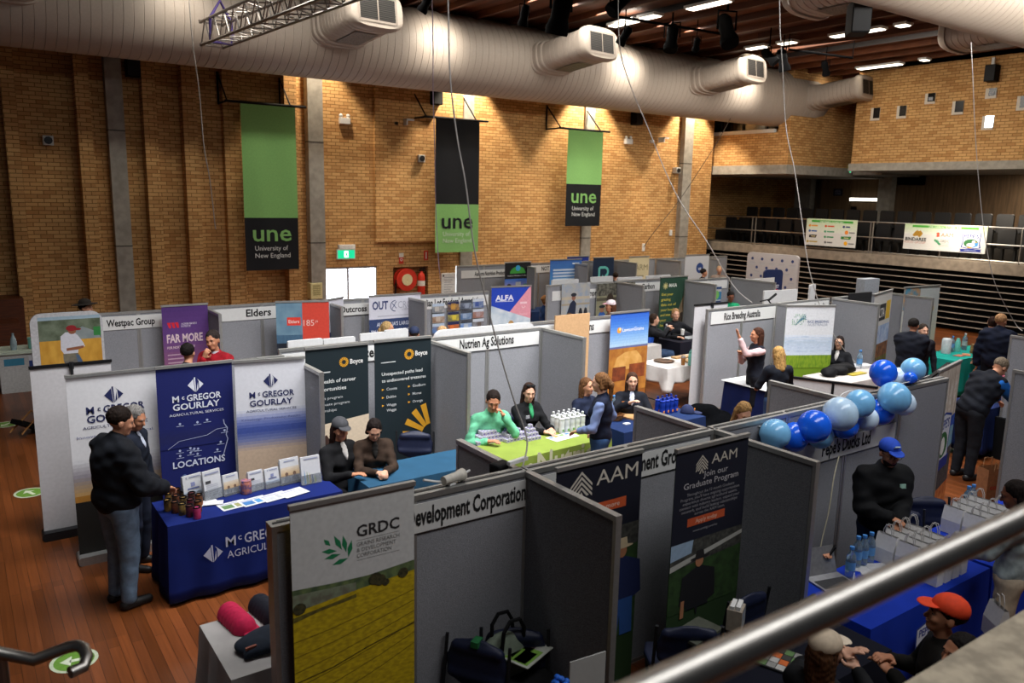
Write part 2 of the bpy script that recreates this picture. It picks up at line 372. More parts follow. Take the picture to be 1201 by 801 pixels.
for z,n in ((1.0,'handrail'),(.52,'mid_rail'),(.06,'bottom_rail')): g = G(); g.tube([(0,-2.8,z),(0,yr[0],z)],.02,STEEL,8); g.build(n,t)
# balcony tip-up seats
seat = None
BS = M('#0d0e11',.55,var=.2)
def balcony_seat(loc, lab):
    global seat
    if seat is None:
        seat = thing('tip_up_chair',lab,'chair',loc,0,'seats on the far balcony')
        g = G(); g.T = Matrix.Rotation(pi/2,4,'Z'); g.rbox(-.24,.2,.42,.24,.27,.95,.06,BS); g.build('backrest',seat)
        g = G(); g.box(-.25,-.24,.38,.22,.24,.46,BS); g.build('seat_pad',seat,bevel=.02)
        g = G(); g.box(-.05,-.2,0,.05,-.14,.4,BS); g.box(-.05,.14,0,.05,.2,.4,BS); g.build('leg',seat); return seat
    return clone(seat, loc, 0, lab)
for xr,zr in ((XB+1.0,2.05),(XB+2.2,2.45)):
    for k in range(18): balcony_seat((xr,20.6-k*.62,zr),'black tip-up seat in the rows behind the far balcony railing')
    g = G(); g.box(xr+.55,-3,2.05,30,22.0,2.45 if zr<2.1 else 2.85,M('#2a2724',.9)); struct(g,'trim_19' if zr<2.1 else 'trim_20')
p = PX(1015,234,XR-.4)
t = thing('strip_light','lit white strip on the timber wall behind the far balcony seats','ceiling light',(XR-.15,p.y,p.z))
g = G(); g.box(-.05,-.8,-.06,.15,.8,.06,WHITE); g.build('housing',t); g = G(); g.box(-.08,-.78,-.05,-.05,.78,.05,M('#fff4e4',.4,emit=5,var=.02)); g.build('diffuser',t)
lamp('AREA','balcony_light',(27.4,11.5,zb-.7),330,(1,.86,.68),(28.2,11.5,1),shape='RECTANGLE',size=1.0,size_y=10)
# balcony banners
def balcony_banner(pa, pb, label, art):
    A = PX(*pa,XB-.02); B = PX(*pb,XB-.02); Wd = A.y-B.y; Hh = A.z-B.z
    t = thing('balcony_banner',label,'banner',(XB-.02,(A.y+B.y)/2,B.z),-pi/2)
    g = G(); g.box(-Wd/2,-.006,0,Wd/2,.006,Hh,WHITE); g.build('vinyl_sheet',t)
    for sx in (-1,1): g = G(); g.tube([(sx*(Wd/2-.03),0,Hh-.02),(sx*(Wd/2-.03),.08,Hh+.03)],.008,DARKM,6); g.build('tie',t)
    a = Art(Wd,Hh,-.006); art(a); a.done(t)
def ban1(a):
    a.grad(0,0,1,.5,['#c9dcb4','#dfe3da'],6,1); a.rect(.1,.05,.92,.13,'#3fa535',2); a.text('UNE FARMING FUTURES 2024',.5,.125,.035,'#e8f0e0',bold=.01)
    cols = ['#e8a13a','#d8592a','#2a3a6a','#2f5fa8','#5aa07a','#e8892a','#2a2a2a','#3a8f5a','#2e7d3a','#b8a04a','#6a6a6a','#e9a91c']
    wid = [.16,.17,.12,.15,.18,.07,.16,.17,.2,.2,.14,.2]
    for k in range(12):
        u = .15+.33*(k%3); v = .26+.2*(k//3); c = cols[k]
        if k in (5,11): a.circ(u,v,.035,c,2,14); a.rect(u+.05,v-.02,u+.16,v+.03,'#8a8a8a',2)
        elif k in (6,8): a.poly([(u-wid[k]/2,v-.05),(u+wid[k]/2,v-.06),(u+wid[k]/2-.02,v+.05),(u-wid[k]/2,v+.05)],c,2); a.rect(u-.04,v-.015,u+.05,v+.01,'#e8d9a0',3)
        else: a.ell(u-wid[k]/2,v,.025,.045,c,2,10); a.rect(u-wid[k]/2+.035,v-.025,u+wid[k]/2,v+.025,c,2)
def ban2(a):
    a.grad(0,0,1,.4,['#bfd9a8','#dfe2dc'],6,1); a.rect(.1,.045,.9,.13,'#4ba83a',2); a.text('UNE FARMING FUTURES 2024',.5,.118,.03,'#eef5e6',bold=.01)
    gold = '#b5892e'
    a.poly([(.11,.44),(.14,.3),(.165,.24),(.19,.28),(.205,.24),(.24,.36),(.225,.44),(.2,.52),(.175,.46),(.13,.49)],gold,2)
    for k in range(3): a.line([(.13+.03*k,.46),(.16+.03*k,.3)],.006,'#8a6520',3)
    a.text('BINDAREE',.155,.66,.058,'#1d1d1b',bold=.03,width=.27); a.text('FOOD GROUP',.15,.76,.04,'#c08a7a',width=.27)
    for k in range(4): a.poly([(.405,.32+.04*k),(.43,.285+.04*k),(.455,.32+.04*k),(.43,.355+.04*k)],'#d9583f',2)
    a.text('AAM',.54,.45,.068,'#d9583f',width=.15)
    for k in range(4): a.ell(.4+.02*k,.6+.045*k,.012,.05,'#3f8f63',2,8); a.ell(.425+.012*k,.6+.05*k,.022,.02,'#3f8f63',2,8)
    a.text('GRDC',.52,.66,.045,'#39423d',width=.11)
    for k in range(3): a.rect(.46,.7+.05*k,.57,.715+.05*k,'#a9b3ad',2)
    u = .83
    a.poly([(u-.11,.25),(u,.22),(u+.11,.25),(u+.1,.6),(u+.115,.8),(u,.86),(u-.115,.8),(u-.1,.6)],'#2a3f8f',2)
    a.poly([(u-.1,.27),(u,.24),(u+.1,.27),(u+.09,.6),(u+.1,.78),(u,.83),(u-.1,.78),(u-.09,.6)],'#dfe4ee',3)
    a.text("PEPE'S",u,.44,.062,'#1f2f86',bold=.02,width=.17,lay=5)
    a.ell(u,.64,.085,.16,'#2f6b3c',4); a.poly([(u+.0,.62),(u+.085,.6),(u+.08,.72),(u+.03,.8),(u,.78)],'#3f8fd0',5)
    a.ell(u+.0,.7,.05,.07,'#f0f0ee',6); a.ell(u+.03,.58,.022,.05,'#f0f0ee',6); a.poly([(u+.045,.57),(u+.075,.6),(u+.045,.61)],'#e8a42a',6); a.ell(u-.01,.8,.03,.02,'#e8a42a',6)
    a.poly([(u-.13,.86),(u+.13,.84),(u+.115,.9),(u+.13,.95),(u-.13,.97),(u-.11,.92)],'#26378f',4); a.rect(u-.07,.895,u+.07,.91,'#aab4d8',6)
balcony_banner((947,256),(1003,291),'smaller white sponsor banner with rows of little logos on the far balcony rail','banner' and ban1)
balcony_banner((1062,262),(1155,298),'larger white sponsor banner with a goose crest and gold map on the far balcony rail',ban2)
# exit sign, small high windows, wall fittings on the right wall
def exit_sign(p, rz, label, loc2=None):
    t = thing('exit_sign',label,'sign',p,rz)
    g = G(); g.box(-.26,-.06,-.13,.26,.0,.13,WHITE); g.build('housing',t)
    g = G(); g.box(-.24,-.066,-.11,.24,-.06,.11,M('#12b07c',.4,emit=1.6,var=.02)); g.build('lit_panel',t)
    a = Art(.48,.22,-.066,-.11); wm = M('#f4fff8',.4,emit=2.5,var=.02)
    a.rect(.38,.12,.62,.88,wm,1); a.circ(.5,.25,.04,M('#12b07c',.4,emit=1.2,var=.02),2,10); a.poly([(.46,.35),(.54,.35),(.57,.6),(.6,.8),(.55,.82),(.5,.62),(.44,.82),(.41,.78),(.46,.58)],M('#12b07c',.4,emit=1.2,var=.02),2)
    a.done(t,'running_man')
exit_sign(PX(992,199,26.93)[:],-pi/2,'green exit sign under the concrete beam above the timber doors')
exit_sign(PY(405,298,YW-.04)[:],0,'green exit sign above the bright daylit doorway on the brick wall')
g = G(); A = PY(396,287,YW); B = PY(415,292,YW); g.box(A.x,YW-.1,B.z,B.x,YW,A.z,WHITE); g.box(A.x+.02,YW-.11,B.z+.01,B.x-.02,YW-.1,A.z-.01,M('#e6e6e2',.3)); tag(g.build('emergency_light'),'white batten fitting just above the exit sign over the doorway','light fitting')
REV = M('#cfc6b8',.7,var=.05)
for i,(a,b,c,d_,lit) in enumerate(((1022.5,127,1031.5,141,0),(1053,124.5,1062.5,138.5,0),(1086,110,1096.5,121.5,0),(1118,119,1129.5,134,0),(1157,104,1168.5,115,0),(1153,136.5,1164.5,152,1),(1194,113,1206,129,0))):
    A = PX(a,b,XU); B = PX(c,d_,XU)
    g = G(); g.box(XU-.03,B.y,B.z,XU+.02,A.y,A.z,REV); wo = struct(g,'window_%d'%(i+2))
    g = G(); g.box(XU-.034,B.y+.0,B.z+.07,XU-.03,A.y-.09,A.z,M('#0a0b0d',.2) if not lit else M('#e9f6ff',.3,emit=8,var=.02)); g.build('pane',wo)
    if i in (2,4): g = G(); g.box(XU-.05,B.y+.06,B.z+.1,XU-.034,A.y-.12,A.z-.12,M('#9a9da3',.5,var=.4,scale=60)); g.build('blind',wo)
def speaker(p, rz, label, hang=.2, s=1., sp=(.3,.3,.46)):
    t = thing('loudspeaker',label,'speaker',p,rz); w,d,h = sp
    g = G(); g.box(-w/2*s,-d/2*s,-h/2*s,w/2*s,d/2*s,h/2*s,BLACK); g.build('cabinet',t,bevel=.02)
    g = G(); g.box(-w*.45*s,-d/2*s-.012,-h*.45*s,w*.45*s,-d/2*s,h*.45*s,M('#1b1c1f',.7,var=.4,scale=200)); g.build('grille',t)
    g = G(); g.box(-.04,-.03,h/2*s,.04,.03,h/2*s+hang,WHITE); g.build('bracket',t)
speaker(PX(1163.5,86,XU-.16)[:],-pi/2,'small black loudspeaker high on the right brick wall')
speaker(PY(156,78,YW-.17)[:],0,'black loudspeaker below the duct beside the leftmost concrete column')
speaker(PY(511,113,YW-.17)[:],0,'black loudspeaker under the duct beside the black and green hanging banner')
speaker(PY(747,138,YW-.17)[:],0,'black loudspeaker under the duct right of the smallest hanging banner')
t = PZ(1007,22,6.6); 
speaker(t[:],-.75,'large two-sided loudspeaker hanging from the ceiling near the right duct',.35,1.0,(.3,.42,.5))
# --------------- una banners on black brackets
GRN, BLK = '#8cc472', '#15181d'
FABG = M('#8cc472',.8,var=.05); FABK = M('#15171c',.8,var=.08)
def hall_banner(tl, br, split, dark_top, label):
    Yb = YW-.75; A = PY(*tl,Yb); B = PY(*br,Yb); Wd = B.x-A.x; Hh = A.z-B.z
    t = thing('hanging_banner',label,'banner',((A.x+B.x)/2,Yb,B.z))
    sp = Hh*(1-split)
    m1, m2 = (FABK,FABG) if dark_top else (FABG,FABK)
    def sheet(z0,z1,m):
        g = G(); n = 14; k = 10; vs = []; fs = []
        for j in range(k+1):
            for i in range(n+1):
                z = z0+(z1-z0)*j/k; w = .02*sin(i/n*9+z*1.1)*(1-.6*z/Hh)
                vs.append((-Wd/2+Wd*i/n, w*.5, z))
        for j in range(k):
            for i in range(n): q = j*(n+1)+i; fs.append((q,q+1,q+n+2,q+n+1))
        g.add(vs,fs,m); return g
    sheet(sp,Hh,m1).build('upper_cloth',t,smooth=True); sheet(0,sp,m2).build('lower_cloth',t,smooth=True)
    g = G(); g.tube([(-Wd/2-.35,0,Hh+.03),(Wd/2+.28,0,Hh+.03)],.03,BLACK,8); g.build('pole',t)
    for sx in (-Wd/2-.3, Wd/2-.12):
        g = G(); g.tube([(sx,-.05,Hh+.03),(sx,.7,Hh+.03)],.025,BLACK,6); g.tube([(sx,.7,Hh),(sx,.7,Hh+.75)],.025,BLACK,6); g.tube([(sx,.7,Hh+.72),(sx,.0,Hh+.05)],.02,BLACK,6); g.build('bracket',t)
    a = Art(Wd,Hh,-.016); c1, c2 = ('#15181d','#d7e3cf') if dark_top else (GRN,'#dfe3e0')
    v = split; k = 1-split
    a.text('une',.5,v+k*(.44 if not dark_top else .5),.44,c1,bold=.012,width=.72)
    a.text('University of',.17,v+k*(.62 if not dark_top else .66),.125,c2,'L',width=.62); a.text('New England',.17,v+k*(.76 if not dark_top else .8),.125,c2,'L',width=.66)
    a.done(t)
hall_banner((281.5,121),(351,315.5),.675,False,'tall green over black banner hanging on the left brick wall beside the concrete column')
hall_banner((511,139),(560.5,295),.63,True,'middle hanging banner, black above green, on the brick wall')
hall_banner((666.5,152),(703,265),.555,False,'smallest green over black banner hanging on the far brick wall')
# wall fittings on the long wall
def fitting(name, px, py, w, h, label, cat, m=WHITE, d=.12):
    p = PY(px,py,YW); t = thing(name,label,cat,(p.x,YW,p.z))
    g = G(); g.box(-w/2,-d,-h/2,w/2,0,h/2,m); g.build('housing',t,bevel=.01); return t
t = fitting('emergency_light',403,142,.28,.16,'white twin-head emergency light on the wall right of the second column','light fitting')
for sx in (-.1,.1): g = G(); g.ball((sx,-.06,.13),.05,WHITE); g.build('lamp_head',t)
t = fitting('emergency_light',735.5,166,.3,.17,'white twin-head emergency light right of the smallest hanging banner','light fitting')
for sx in (-.1,.1): g = G(); g.ball((sx,-.06,.13),.05,WHITE); g.build('lamp_head',t)
for px,py,l in ((462.5,145,'white sensor box left of the middle hanging banner'),(763,166,'white sensor box on the far wall right of the emergency light')):
    t = fitting('motion_sensor',px,py,.12,.1,l,'sensor'); p = PY(px+9,py-3,YW)-PY(px,py,YW)
    g = G(); g.box(p.x-.02,-.3,p.z-.12,p.x+.02,-.02,p.z+.05,WHITE); g.box(p.x-.02,-.3,p.z,p.x+.22,-.26,p.z+.05,WHITE); g.build('bracket_arm',t)
for px,py,l in ((55.5,165,'small white wall speaker on the dark left brickwork'),(491,186,'small white wall speaker left of the middle hanging banner'),(791,200,'small white wall speaker beside the farthest column')):
    t = fitting('small_loudspeaker',px,py,.2,.2,l,'speaker',M('#bfbfba',.6),.2); g = G(); g.lathe([(.0,.0),(.08,.01),(.08,.03),(0,.035)],DARKM,n=12); o = g.build('cone',t); o.rotation_euler = (pi/2,0,0); o.location = (0,-.19,0)
t = fitting('paper_notice',378-11,340,.32,.42,'yellowish paper notice on the column by the daylit doorway','notice',M('#d8cf9a',.8),.27)
a = Art(.3,.4,-.27,-.2); [a.rect(.15,.12+.1*k,.85,.17+.1*k,'#9a8f5a') for k in range(7)]; a.done(t)
t = fitting('paper_notice',526,335,.5,.75,'white paper notice on the brick wall right of the fire extinguisher','notice',M('#d9dcdc',.8),.02)
a = Art(.46,.7,-.02,-.36); [a.rect(.15,.12+.1*k,.85-.1*(k%3),.15+.1*k,'#a9b0b8') for k in range(7)]; a.rect(.05,.02,.16,.1,'#333333'); a.done(t)
RED = M('#c8331f',.4,var=.06)
for px,py,w,h,l in ((470.5,303,.14,.3,'red and white fire hose sign above the hose reel niche'),(499.5,299.5,.14,.28,'red sign with a white bar above the fire extinguisher')):
    t = fitting('safety_sign',px,py,w,h,l,'sign',RED,.01); a = Art(w,h,-.01,-h/2)
    if 'bar' in l: a.rect(.4,.15,.62,.85,'#e8e8e2')
    else: a.rect(0,0,1,.4,'#d8d2c6'); a.circ(.5,.62,.3,'#e8e2da',2); a.circ(.5,.62,.18,'#c8331f',3)
    a.done(t)
# hose reel
p = PY(474.5,327.5,YW-.02); r = 13/PXM(p)
t = thing('fire_hose_reel','red fire hose reel with a cream hub in the brick niche','hose reel',(p.x,YW+.04,p.z))
def disc(g, r0, r1, y0, y1, m, n=28):
    vs = []; 
    for y in (y0,y1):
        for rr in (r0,r1): vs += [(rr*cos(2*pi*j/n), y, rr*sin(2*pi*j/n)) for j in range(n)]
    fs = []
    for j in range(n):
        k = (j+1)%n; fs += [(n+j,n+k,3*n+k,3*n+j),(j,n+j,n+k,k)[::-1],(2*n+j,3*n+j,3*n+k,2*n+k),(j,k,2*n+k,2*n+j)]
    g.add(vs,fs,m)
g = G(); disc(g,.02,r,-.22,-.18,RED); g.build('front_flange',t); g = G(); disc(g,.02,r,.0,.04,RED); g.build('rear_flange',t)
g = G(); disc(g,.01,r*.52,-.235,-.221,M('#d8cda0',.6)); g.build('hub',t)
g = G()
for k in range(4): g.tube([((r*.62+.05*0)*cos(a/16*2*pi),-.16+.045*k,r*.82*sin(a/16*2*pi)) for a in range(17)],.03,BLACK,6)
g.build('hose_coil',t); g = G(); g.tube([(-r*.9,-.1,0),(-r*1.05,-.12,-.5),(-r*.8,-.12,-.9)],.025,BLACK,6); g.build('hose_end',t)
p = PY(495,345,YW-.05)
t = thing('fire_extinguisher','red fire extinguisher with a white label hanging in the brick niche','fire extinguisher',(p.x,YW+.0,PY(495,347,YW).z))
g = G(); g.lathe([(.0,0),(.1,.0),(.11,.03),(.11,.55),(.08,.64),(.04,.68),(.04,.72)],RED,n=16); g.build('cylinder',t,smooth=True)
g = G(); g.box(-.07,-.03,.72,.1,.03,.76,BLACK); g.box(-.05,-.02,.78,.12,.02,.81,BLACK); g.build('lever',t)
g = G(); g.tube([(.04,0,.74),(.15,0,.7),(.15,0,.3)],.015,BLACK,6); g.build('hose',t)
g = G(); g.lathe([(.112,.3),(.112,.45)],M('#dedbd0',.6),n=16,caps=False); g.build('label_band',t)
# --------------- ducts
DUCT = M('#b0a498',.55,var=.03,spec=.3)
DUCTS = M('#94887d',.6,var=.05)
def big_duct(name, label, x0, x1, Y, Z, R, ribs, endcap=True):
    t = thing(name,label,'duct',(0,Y,Z)); n = 40
    def ring(x,r): return [(x,r*cos(2*pi*j/n),r*sin(2*pi*j/n)) for j in range(n)]
    secs = [(x0,R)]
    x = x0
    prof = []
    while x < x1:
        prof += [(x,R),(x+ribs-.016,R),(x+ribs-.010,R-.009),(x+ribs-.003,R-.009)]; x += ribs
    if endcap: prof += [(x1,R),(x1+.5,R*.93),(x1+.95,R*.7),(x1+1.15,R*.35)]
    vs = []; fs = []
    for a,r in prof: vs += ring(a,r)
    for i in range(len(prof)-1):
        for j in range(n): fs.append((i*n+j,(i+1)*n+j,(i+1)*n+(j+1)%n,i*n+(j+1)%n))
    fs += [tuple(range(n)), tuple(range((len(prof)-1)*n,len(prof)*n))[::-1]]
    g = G(); g.add(vs,fs,DUCT); g.build('duct_body',t,smooth=True)
    for k in range(int((x1-x0)/4)):
        g = G(); xx = x0+2+k*4; g.box(xx-.03,-.02,R-.05,xx+.03,.02,R+.8,DARKM); g.build('hanger',t)
    return t
def branch(t, label_unused, P0, direc, L, w, h, rise, grille=True):
    # oval branch: flattened tube from P0 (duct-local) along direc, ends in a grille head
    d = Vector(direc).normalized(); side = d.cross(Vector((0,0,1))).normalized(); upv = side.cross(d).normalized(); n = 28
    def oval(c, a, b): return [tuple(Vector(c)+side*(a*np.sign(cos(q))*abs(cos(q))**.6)+upv*(b*np.sign(sin(q))*abs(sin(q))**.6)) for q in [2*pi*j/n for j in range(n)]]
    P0 = Vector(P0); prof = []
    st = 12
    for k in range(st+1):
        s = k/st; c = P0+d*L*s
        f_ = 1.25-.25*min(1,s*3)
        prof += [(c,w*f_,h*f_),(c+d*(L/st*.86),w*f_,h*f_),(c+d*(L/st*.9),w*f_-.012,h*f_-.012),(c+d*(L/st*.97),w*f_-.012,h*f_-.012)]
    e = P0+d*L*1.08
    prof += [(e,w*1.06,h*1.1),(e+d*.1,w*1.06,h*1.1),(e+d*.16,w*.98,h*.98)]
    vs = []; fs = []
    for c,a,b in prof: vs += oval(c,a,b)
    for i in range(len(prof)-1):
        for j in range(n): fs.append((i*n+j,i*n+(j+1)%n,(i+1)*n+(j+1)%n,(i+1)*n+j))
    fs += [tuple(range(n))[::-1], tuple(range((len(prof)-1)*n,len(prof)*n))]
    g = G(); g.add(vs,fs,DUCT); o = g.build('branch',t,smooth=True)
    c = e+d*.17
    g = G(); g.add([tuple(c+side*a*w*.68+upv*b*h*.62) for a,b in ((-1,-1),(1,-1),(1,1),(-1,1))],[(0,1,2,3)],M('#161412',.7))
    for k in range(11):
        b = -.9+1.8*k/10; g.add([tuple(c+d*.012+side*a*w*.66+upv*(b+db)*h*.6) for a,db in ((-1,-.035),(1,-.035),(1,.035),(-1,.035))],[(0,1,2,3)],M('#332e2a',.6))
    fr = [(-.74,-.7,.74,-.62),(-.74,.62,.74,.7),(-.74,-.7,-.68,.7),(.68,-.7,.74,.7),(-.02,-.62,.02,.62)]
    for u0,v0,u1,v1 in fr: g.add([tuple(c+d*.02+side*a*w+upv*b*h) for a,b in ((u0,v0),(u1,v0),(u1,v1),(u0,v1))],[(0,1,2,3)],DUCTS)
    g.build('grille',o)
    # under-grille
    q = P0+d*L*.62-upv*(h+.012); g = G(); g.T = None
    g.add([tuple(q+d*a*.42+side*b*w*.45) for a,b in ((-1,-1),(1,-1),(1,1),(-1,1))],[(0,1,2,3)],M('#6d655e',.5,var=.5,scale=40))
    g.build('under_grille',o)
DY, DZ, DR = 17.9, 7.05, .92
D1 = big_duct('air_duct','long cream ribbed air duct running along the brick wall under the ceiling',-4.0,24.6,DY,DZ,DR,.18)
for px,py,L in ((447,10,1.5),(705,51,1.7),(886,84,1.7),(1019,104,1.7)):
    # head position -> X of the branch
    hd = PZ(px,py,7.25); x = hd.x+.0
    P0 = (x-.1, -.35, .05); hx = hd.x; dirv = (0.12,-1,.12)
    branch(D1,'',(PY(px,py,DY-2.6).x-.15,-.55,.02),dirv,L,.62,.36,0)
branch(D1,'',(1.0,-.55,.02),(.12,-1,.12),1.7,.62,.36,0)
D2 = big_duct('air_duct','nearer cream ribbed air duct crossing the upper right corner',6.0,27,PZ(1108,30,7.0).y+.0,7.5,.8,.2,False)
D2.location.y = 7.6
for px,py in ((935,18),(1130,58)):
    x = PZ(px,py,7.05).x
    branch(D2,'',(x+.4,.5,-.02),(-.05,1,-.02),1.6,.72,.36,0)
x = PZ(1015,0,6.9).x
# --------------- ceiling strip lights, stage lanterns, bars
EMS = M('#fff4dd',.4,emit=5,var=.02)
def strip(pa, pb, label):
    A = PZ(*pa,7.79); B = PZ(*pb,7.79); xm = (A.x+B.x)/2
    t = thing('strip_light',label,'ceiling light',(xm,(A.y+B.y)/2,7.79))
    L2 = abs(A.y-B.y)/2
    g = G(); g.box(-.16,-L2,0,.16,L2,.06,WHITE); g.build('housing',t); g = G(); g.box(-.12,-L2+.04,-.02,.12,L2-.04,0,EMS); g.build('diffuser',t)
for i,(a,b) in enumerate((((716,31),(748,24)),((750,22),(775,18)),((805,11),(858,1)),((877,58),(899,54)),((913,52),(934,49)),((972,43),(1040,34)),((1050,31),(1068,29)),((1005,81),(1059,75)),((1079,71),(1090,70)),((628,50),(640,47)),((786,75),(800,72)))):
    strip(a,b,['short lit strip on the ceiling line left of the hanging lanterns','tiny lit strip continuing the left ceiling line','longest lit strip at the top edge of the ceiling','lit strip left of the thin cable on the middle ceiling line','lit strip right of the thin cable on the middle ceiling line','lit strip behind the large hanging loudspeaker','short lit strip beside the right duct','lit strip along the top of the right brick wall','tiny lit strip under the right duct branch','small lit strip just above the long duct branch','small lit strip by the far lantern bar'][i])
LANT = M('#050506',.9,var=.2,spec=.05)
def ctop(x): return 7.86 if (x+4)%1 < .1 else 7.995
def lantern(px, py, z, s, label, rz=0, tilt=.5):
    p = PZ(px,py,z); t = thing('stage_lantern',label,'stage light',p[:],rz)
    g = G(); g.T = Matrix.Rotation(tilt,4,'X'); g.lathe([(.0,-.3*s),(.15*s,-.3*s),(.16*s,-.22*s),(.12*s,-.1*s),(.13*s,.2*s),(.08*s,.28*s),(0,.28*s)],LANT,n=14); g.build('body',t,smooth=True)
    g = G(); g.tube([(-.17*s,0,0),(-.17*s,0,.3*s),(.17*s,0,.3*s),(.17*s,0,0)],.018*s,LANT,6); g.build('yoke',t)
    g = G(); g.tube([(0,0,.3*s),(0,0,ctop(p.x)-z)],.02*s,LANT,6); g.build('clamp',t)
for i,(px,py,z,s) in enumerate(((658,12,7.2,1.5),(733,42,7.3,.75),(728,2,7.4,1.0),(788,44,7.4,1.1),(852,35,7.3,1.3),(902,66,7.3,.85),(918,70,7.3,1.0),(968,80,7.4,.7),(817,52,7.4,.6),(615,18,7.3,.7),(500,3,7.4,.7))):
    lantern(px,py,z,s,['big black lantern at the top of the ceiling above the middle banner','lantern hanging where the thin cable starts','lantern on the top edge above the first lit strip','long black lantern pointing down left in the middle of the ceiling','black lantern left of the curved duct branch','small lantern below the middle lit strip','wide lantern right of the thin hanging cable','small dark lantern near the far ceiling corner','small round lantern at the right end of the lantern bar','small dark lantern left of the big one','small dark fixture at the top left of the ceiling'][i],rz=i*.7,tilt=.3+.25*(i%3))
for i,(a,b) in enumerate((((715,18),(848,40)),((925,58),(1000,68)))):
    A = PZ(*a,7.5); B = PZ(*b,7.5); g = G(); g.tube([A,B],.03,LANT,8)
    for q in (A,B): g.tube([q,(q.x,q.y,ctop(q.x))],.015,LANT,6)
    tag(g.build('lighting_bar'),['lantern bar crossing the middle of the ceiling','lantern bar right of the thin hanging cable'][i],'bar')
# --------------- truss
e0 = PZ(262,56,6.35); 
t = thing('lighting_truss','silver box truss hanging at the upper left in front of the duct','truss',e0[:],0)
TR = M('#9c9690',.35,.8,var=.05); LT = 7.5; w = .24
far = PZ(399,1,6.42+.0); dv = Vector((far.x-e0.x,far.y-e0.y,0)).normalized()
sd = Vector((-dv.y,dv.x,0))*-1
def tp(a,s,z): return tuple(dv*a+sd*s+Vector((0,0,z)))
for s in (0,.42):
    for z in (0,.42): g = G(); g.tube([tp(0,s,z),tp(LT,s,z)],.027,TR,8); g.build('chord',t)
k = 0
for i in range(15):
    a, b = i*.5, i*.5+.5
    g = G()
    for s in (0,.42): g.tube([tp(a,s,0),tp((a+b)/2,s,.42),tp(b,s,0)],.013,TR,6)
    for z in (0,.42): g.tube([tp(a,0,z),tp((a+b)/2,.42,z),tp(b,0,z)],.013,TR,6)
    g.build('lacing',t)
g = G()
for q in ((0,0),(.42,0),(0,.42),(.42,.42)): g.lathe([(.03,-.03),(.035,.03)],TR,(tp(0,*q)),8)
g.tube([tp(0,0,0),tp(0,.42,0)],.02,TR,6); g.tube([tp(0,0,.42),tp(0,.42,.42)],.02,TR,6); g.build('end_frame',t)
sl = M('#4a3a7a',.7); g = G(); b0_ = tp(.55,.21,.42); g.tube([tp(.5,0,0),tp(.45,.0,.42),tp(.5,.21,.75),tp(.55,.42,.42),tp(.5,.42,0),tp(.5,0,0)],.03,sl,6); tag(g.build('lifting_sling',t),'purple sling','x') if 0 else g.build('lifting_sling',t)
g = G(); g.tube([tp(.5,.21,.75),(tp(.5,.21,.75)[0],tp(.5,.21,.75)[1],7.9-6.35)],.012,DARKM,6); g.build('chain',t)
# --------------- hanging cables
CAB = M('#a09b95',.6,var=.1); CABD = M('#4b4540',.7)
def cable(name, pts, r, label, m=CAB):
    P = [Vector(p) for p in pts]; out = []
    for i in range(len(P)-1):
        p0,p1,p2,p3 = P[max(i-1,0)],P[i],P[i+1],P[min(i+2,len(P)-1)]
        for k in range(8):
            s = k/8; out.append(.5*((2*p1)+(p2-p0)*s+(2*p0-5*p1+4*p2-p3)*s*s+(3*p1-p0-3*p2+p3)*s**3))
    out.append(P[-1]); g = G(); g.tube(out,r,m,6); o = g.build(name,smooth=True); tag(o,label,'cable'); return o
def interp(pix, A, B, n0):
    # points along pixel track, depth going linearly from plane distance A to B (along Y)
    k = len(pix)-1; return [PY(x,y,A+(B-A)*(i/k)) for i,(x,y) in enumerate(pix)]
cable('hanging_cable',interp([(524,-70),(526,20),(528,90),(536,160),(546,215),(556,290),(572,360),(588,420),(603,470),(618,515),(613,548)],5.4,4.15,0),.0055,'pale hanging cable dropping past the middle banner to the front stand wall')
cable('hanging_cable',interp([(725,-20),(727,55),(740,102),(760,150),(780,200),(800,240),(830,285),(860,335),(882,355)],9.6,9.0,0),.008,'pale hanging cable running down right of the smallest banner')
cable('hanging_cable',interp([(914,-40),(915,35),(918,80),(922,150),(932,200),(940,255),(949,315),(966,370),(990,410),(1012,434)],9.0,7.8,0),.008,'pale hanging cable dropping in front of the smaller balcony banner')
cable('hanging_cable',interp([(1139,50),(1141,90),(1144,160),(1150,235),(1157,290),(1168,335),(1190,378),(1199,388)],6.2,5.2,0),.0055,'pale hanging cable dropping in front of the larger balcony banner')
cable('hanging_cable',interp([(221,-10),(226,50),(234,110),(239,170),(246,210),(252,262),(253,268)],16.2,16.6,0),.010,'pale hanging cable in front of the left brick piers')
cable('hanging_cable',interp([(507,0),(508,60),(508,110),(510,180),(511,240),(514,300),(517,330)],14,19.4,0),.010,'thin violet-tinted cable hanging at the left edge of the middle banner',M('#9a90a8',.6))
cable('hanging_cable',interp([(868,80),(862,125),(845,160),(820,200),(795,237),(765,275),(755,290)],16.8,20.1,0),.010,'thin dark cable slanting across the far brick wall',CABD)
p = PY(754,290,YW); t = fitting('socket_box',754,290,.1,.26,'small white socket box low on the far brick wall','socket',WHITE,.06)
t = fitting('socket_box',786,273,.12,.2,'small white switch box left of the farthest column','socket',WHITE,.05)
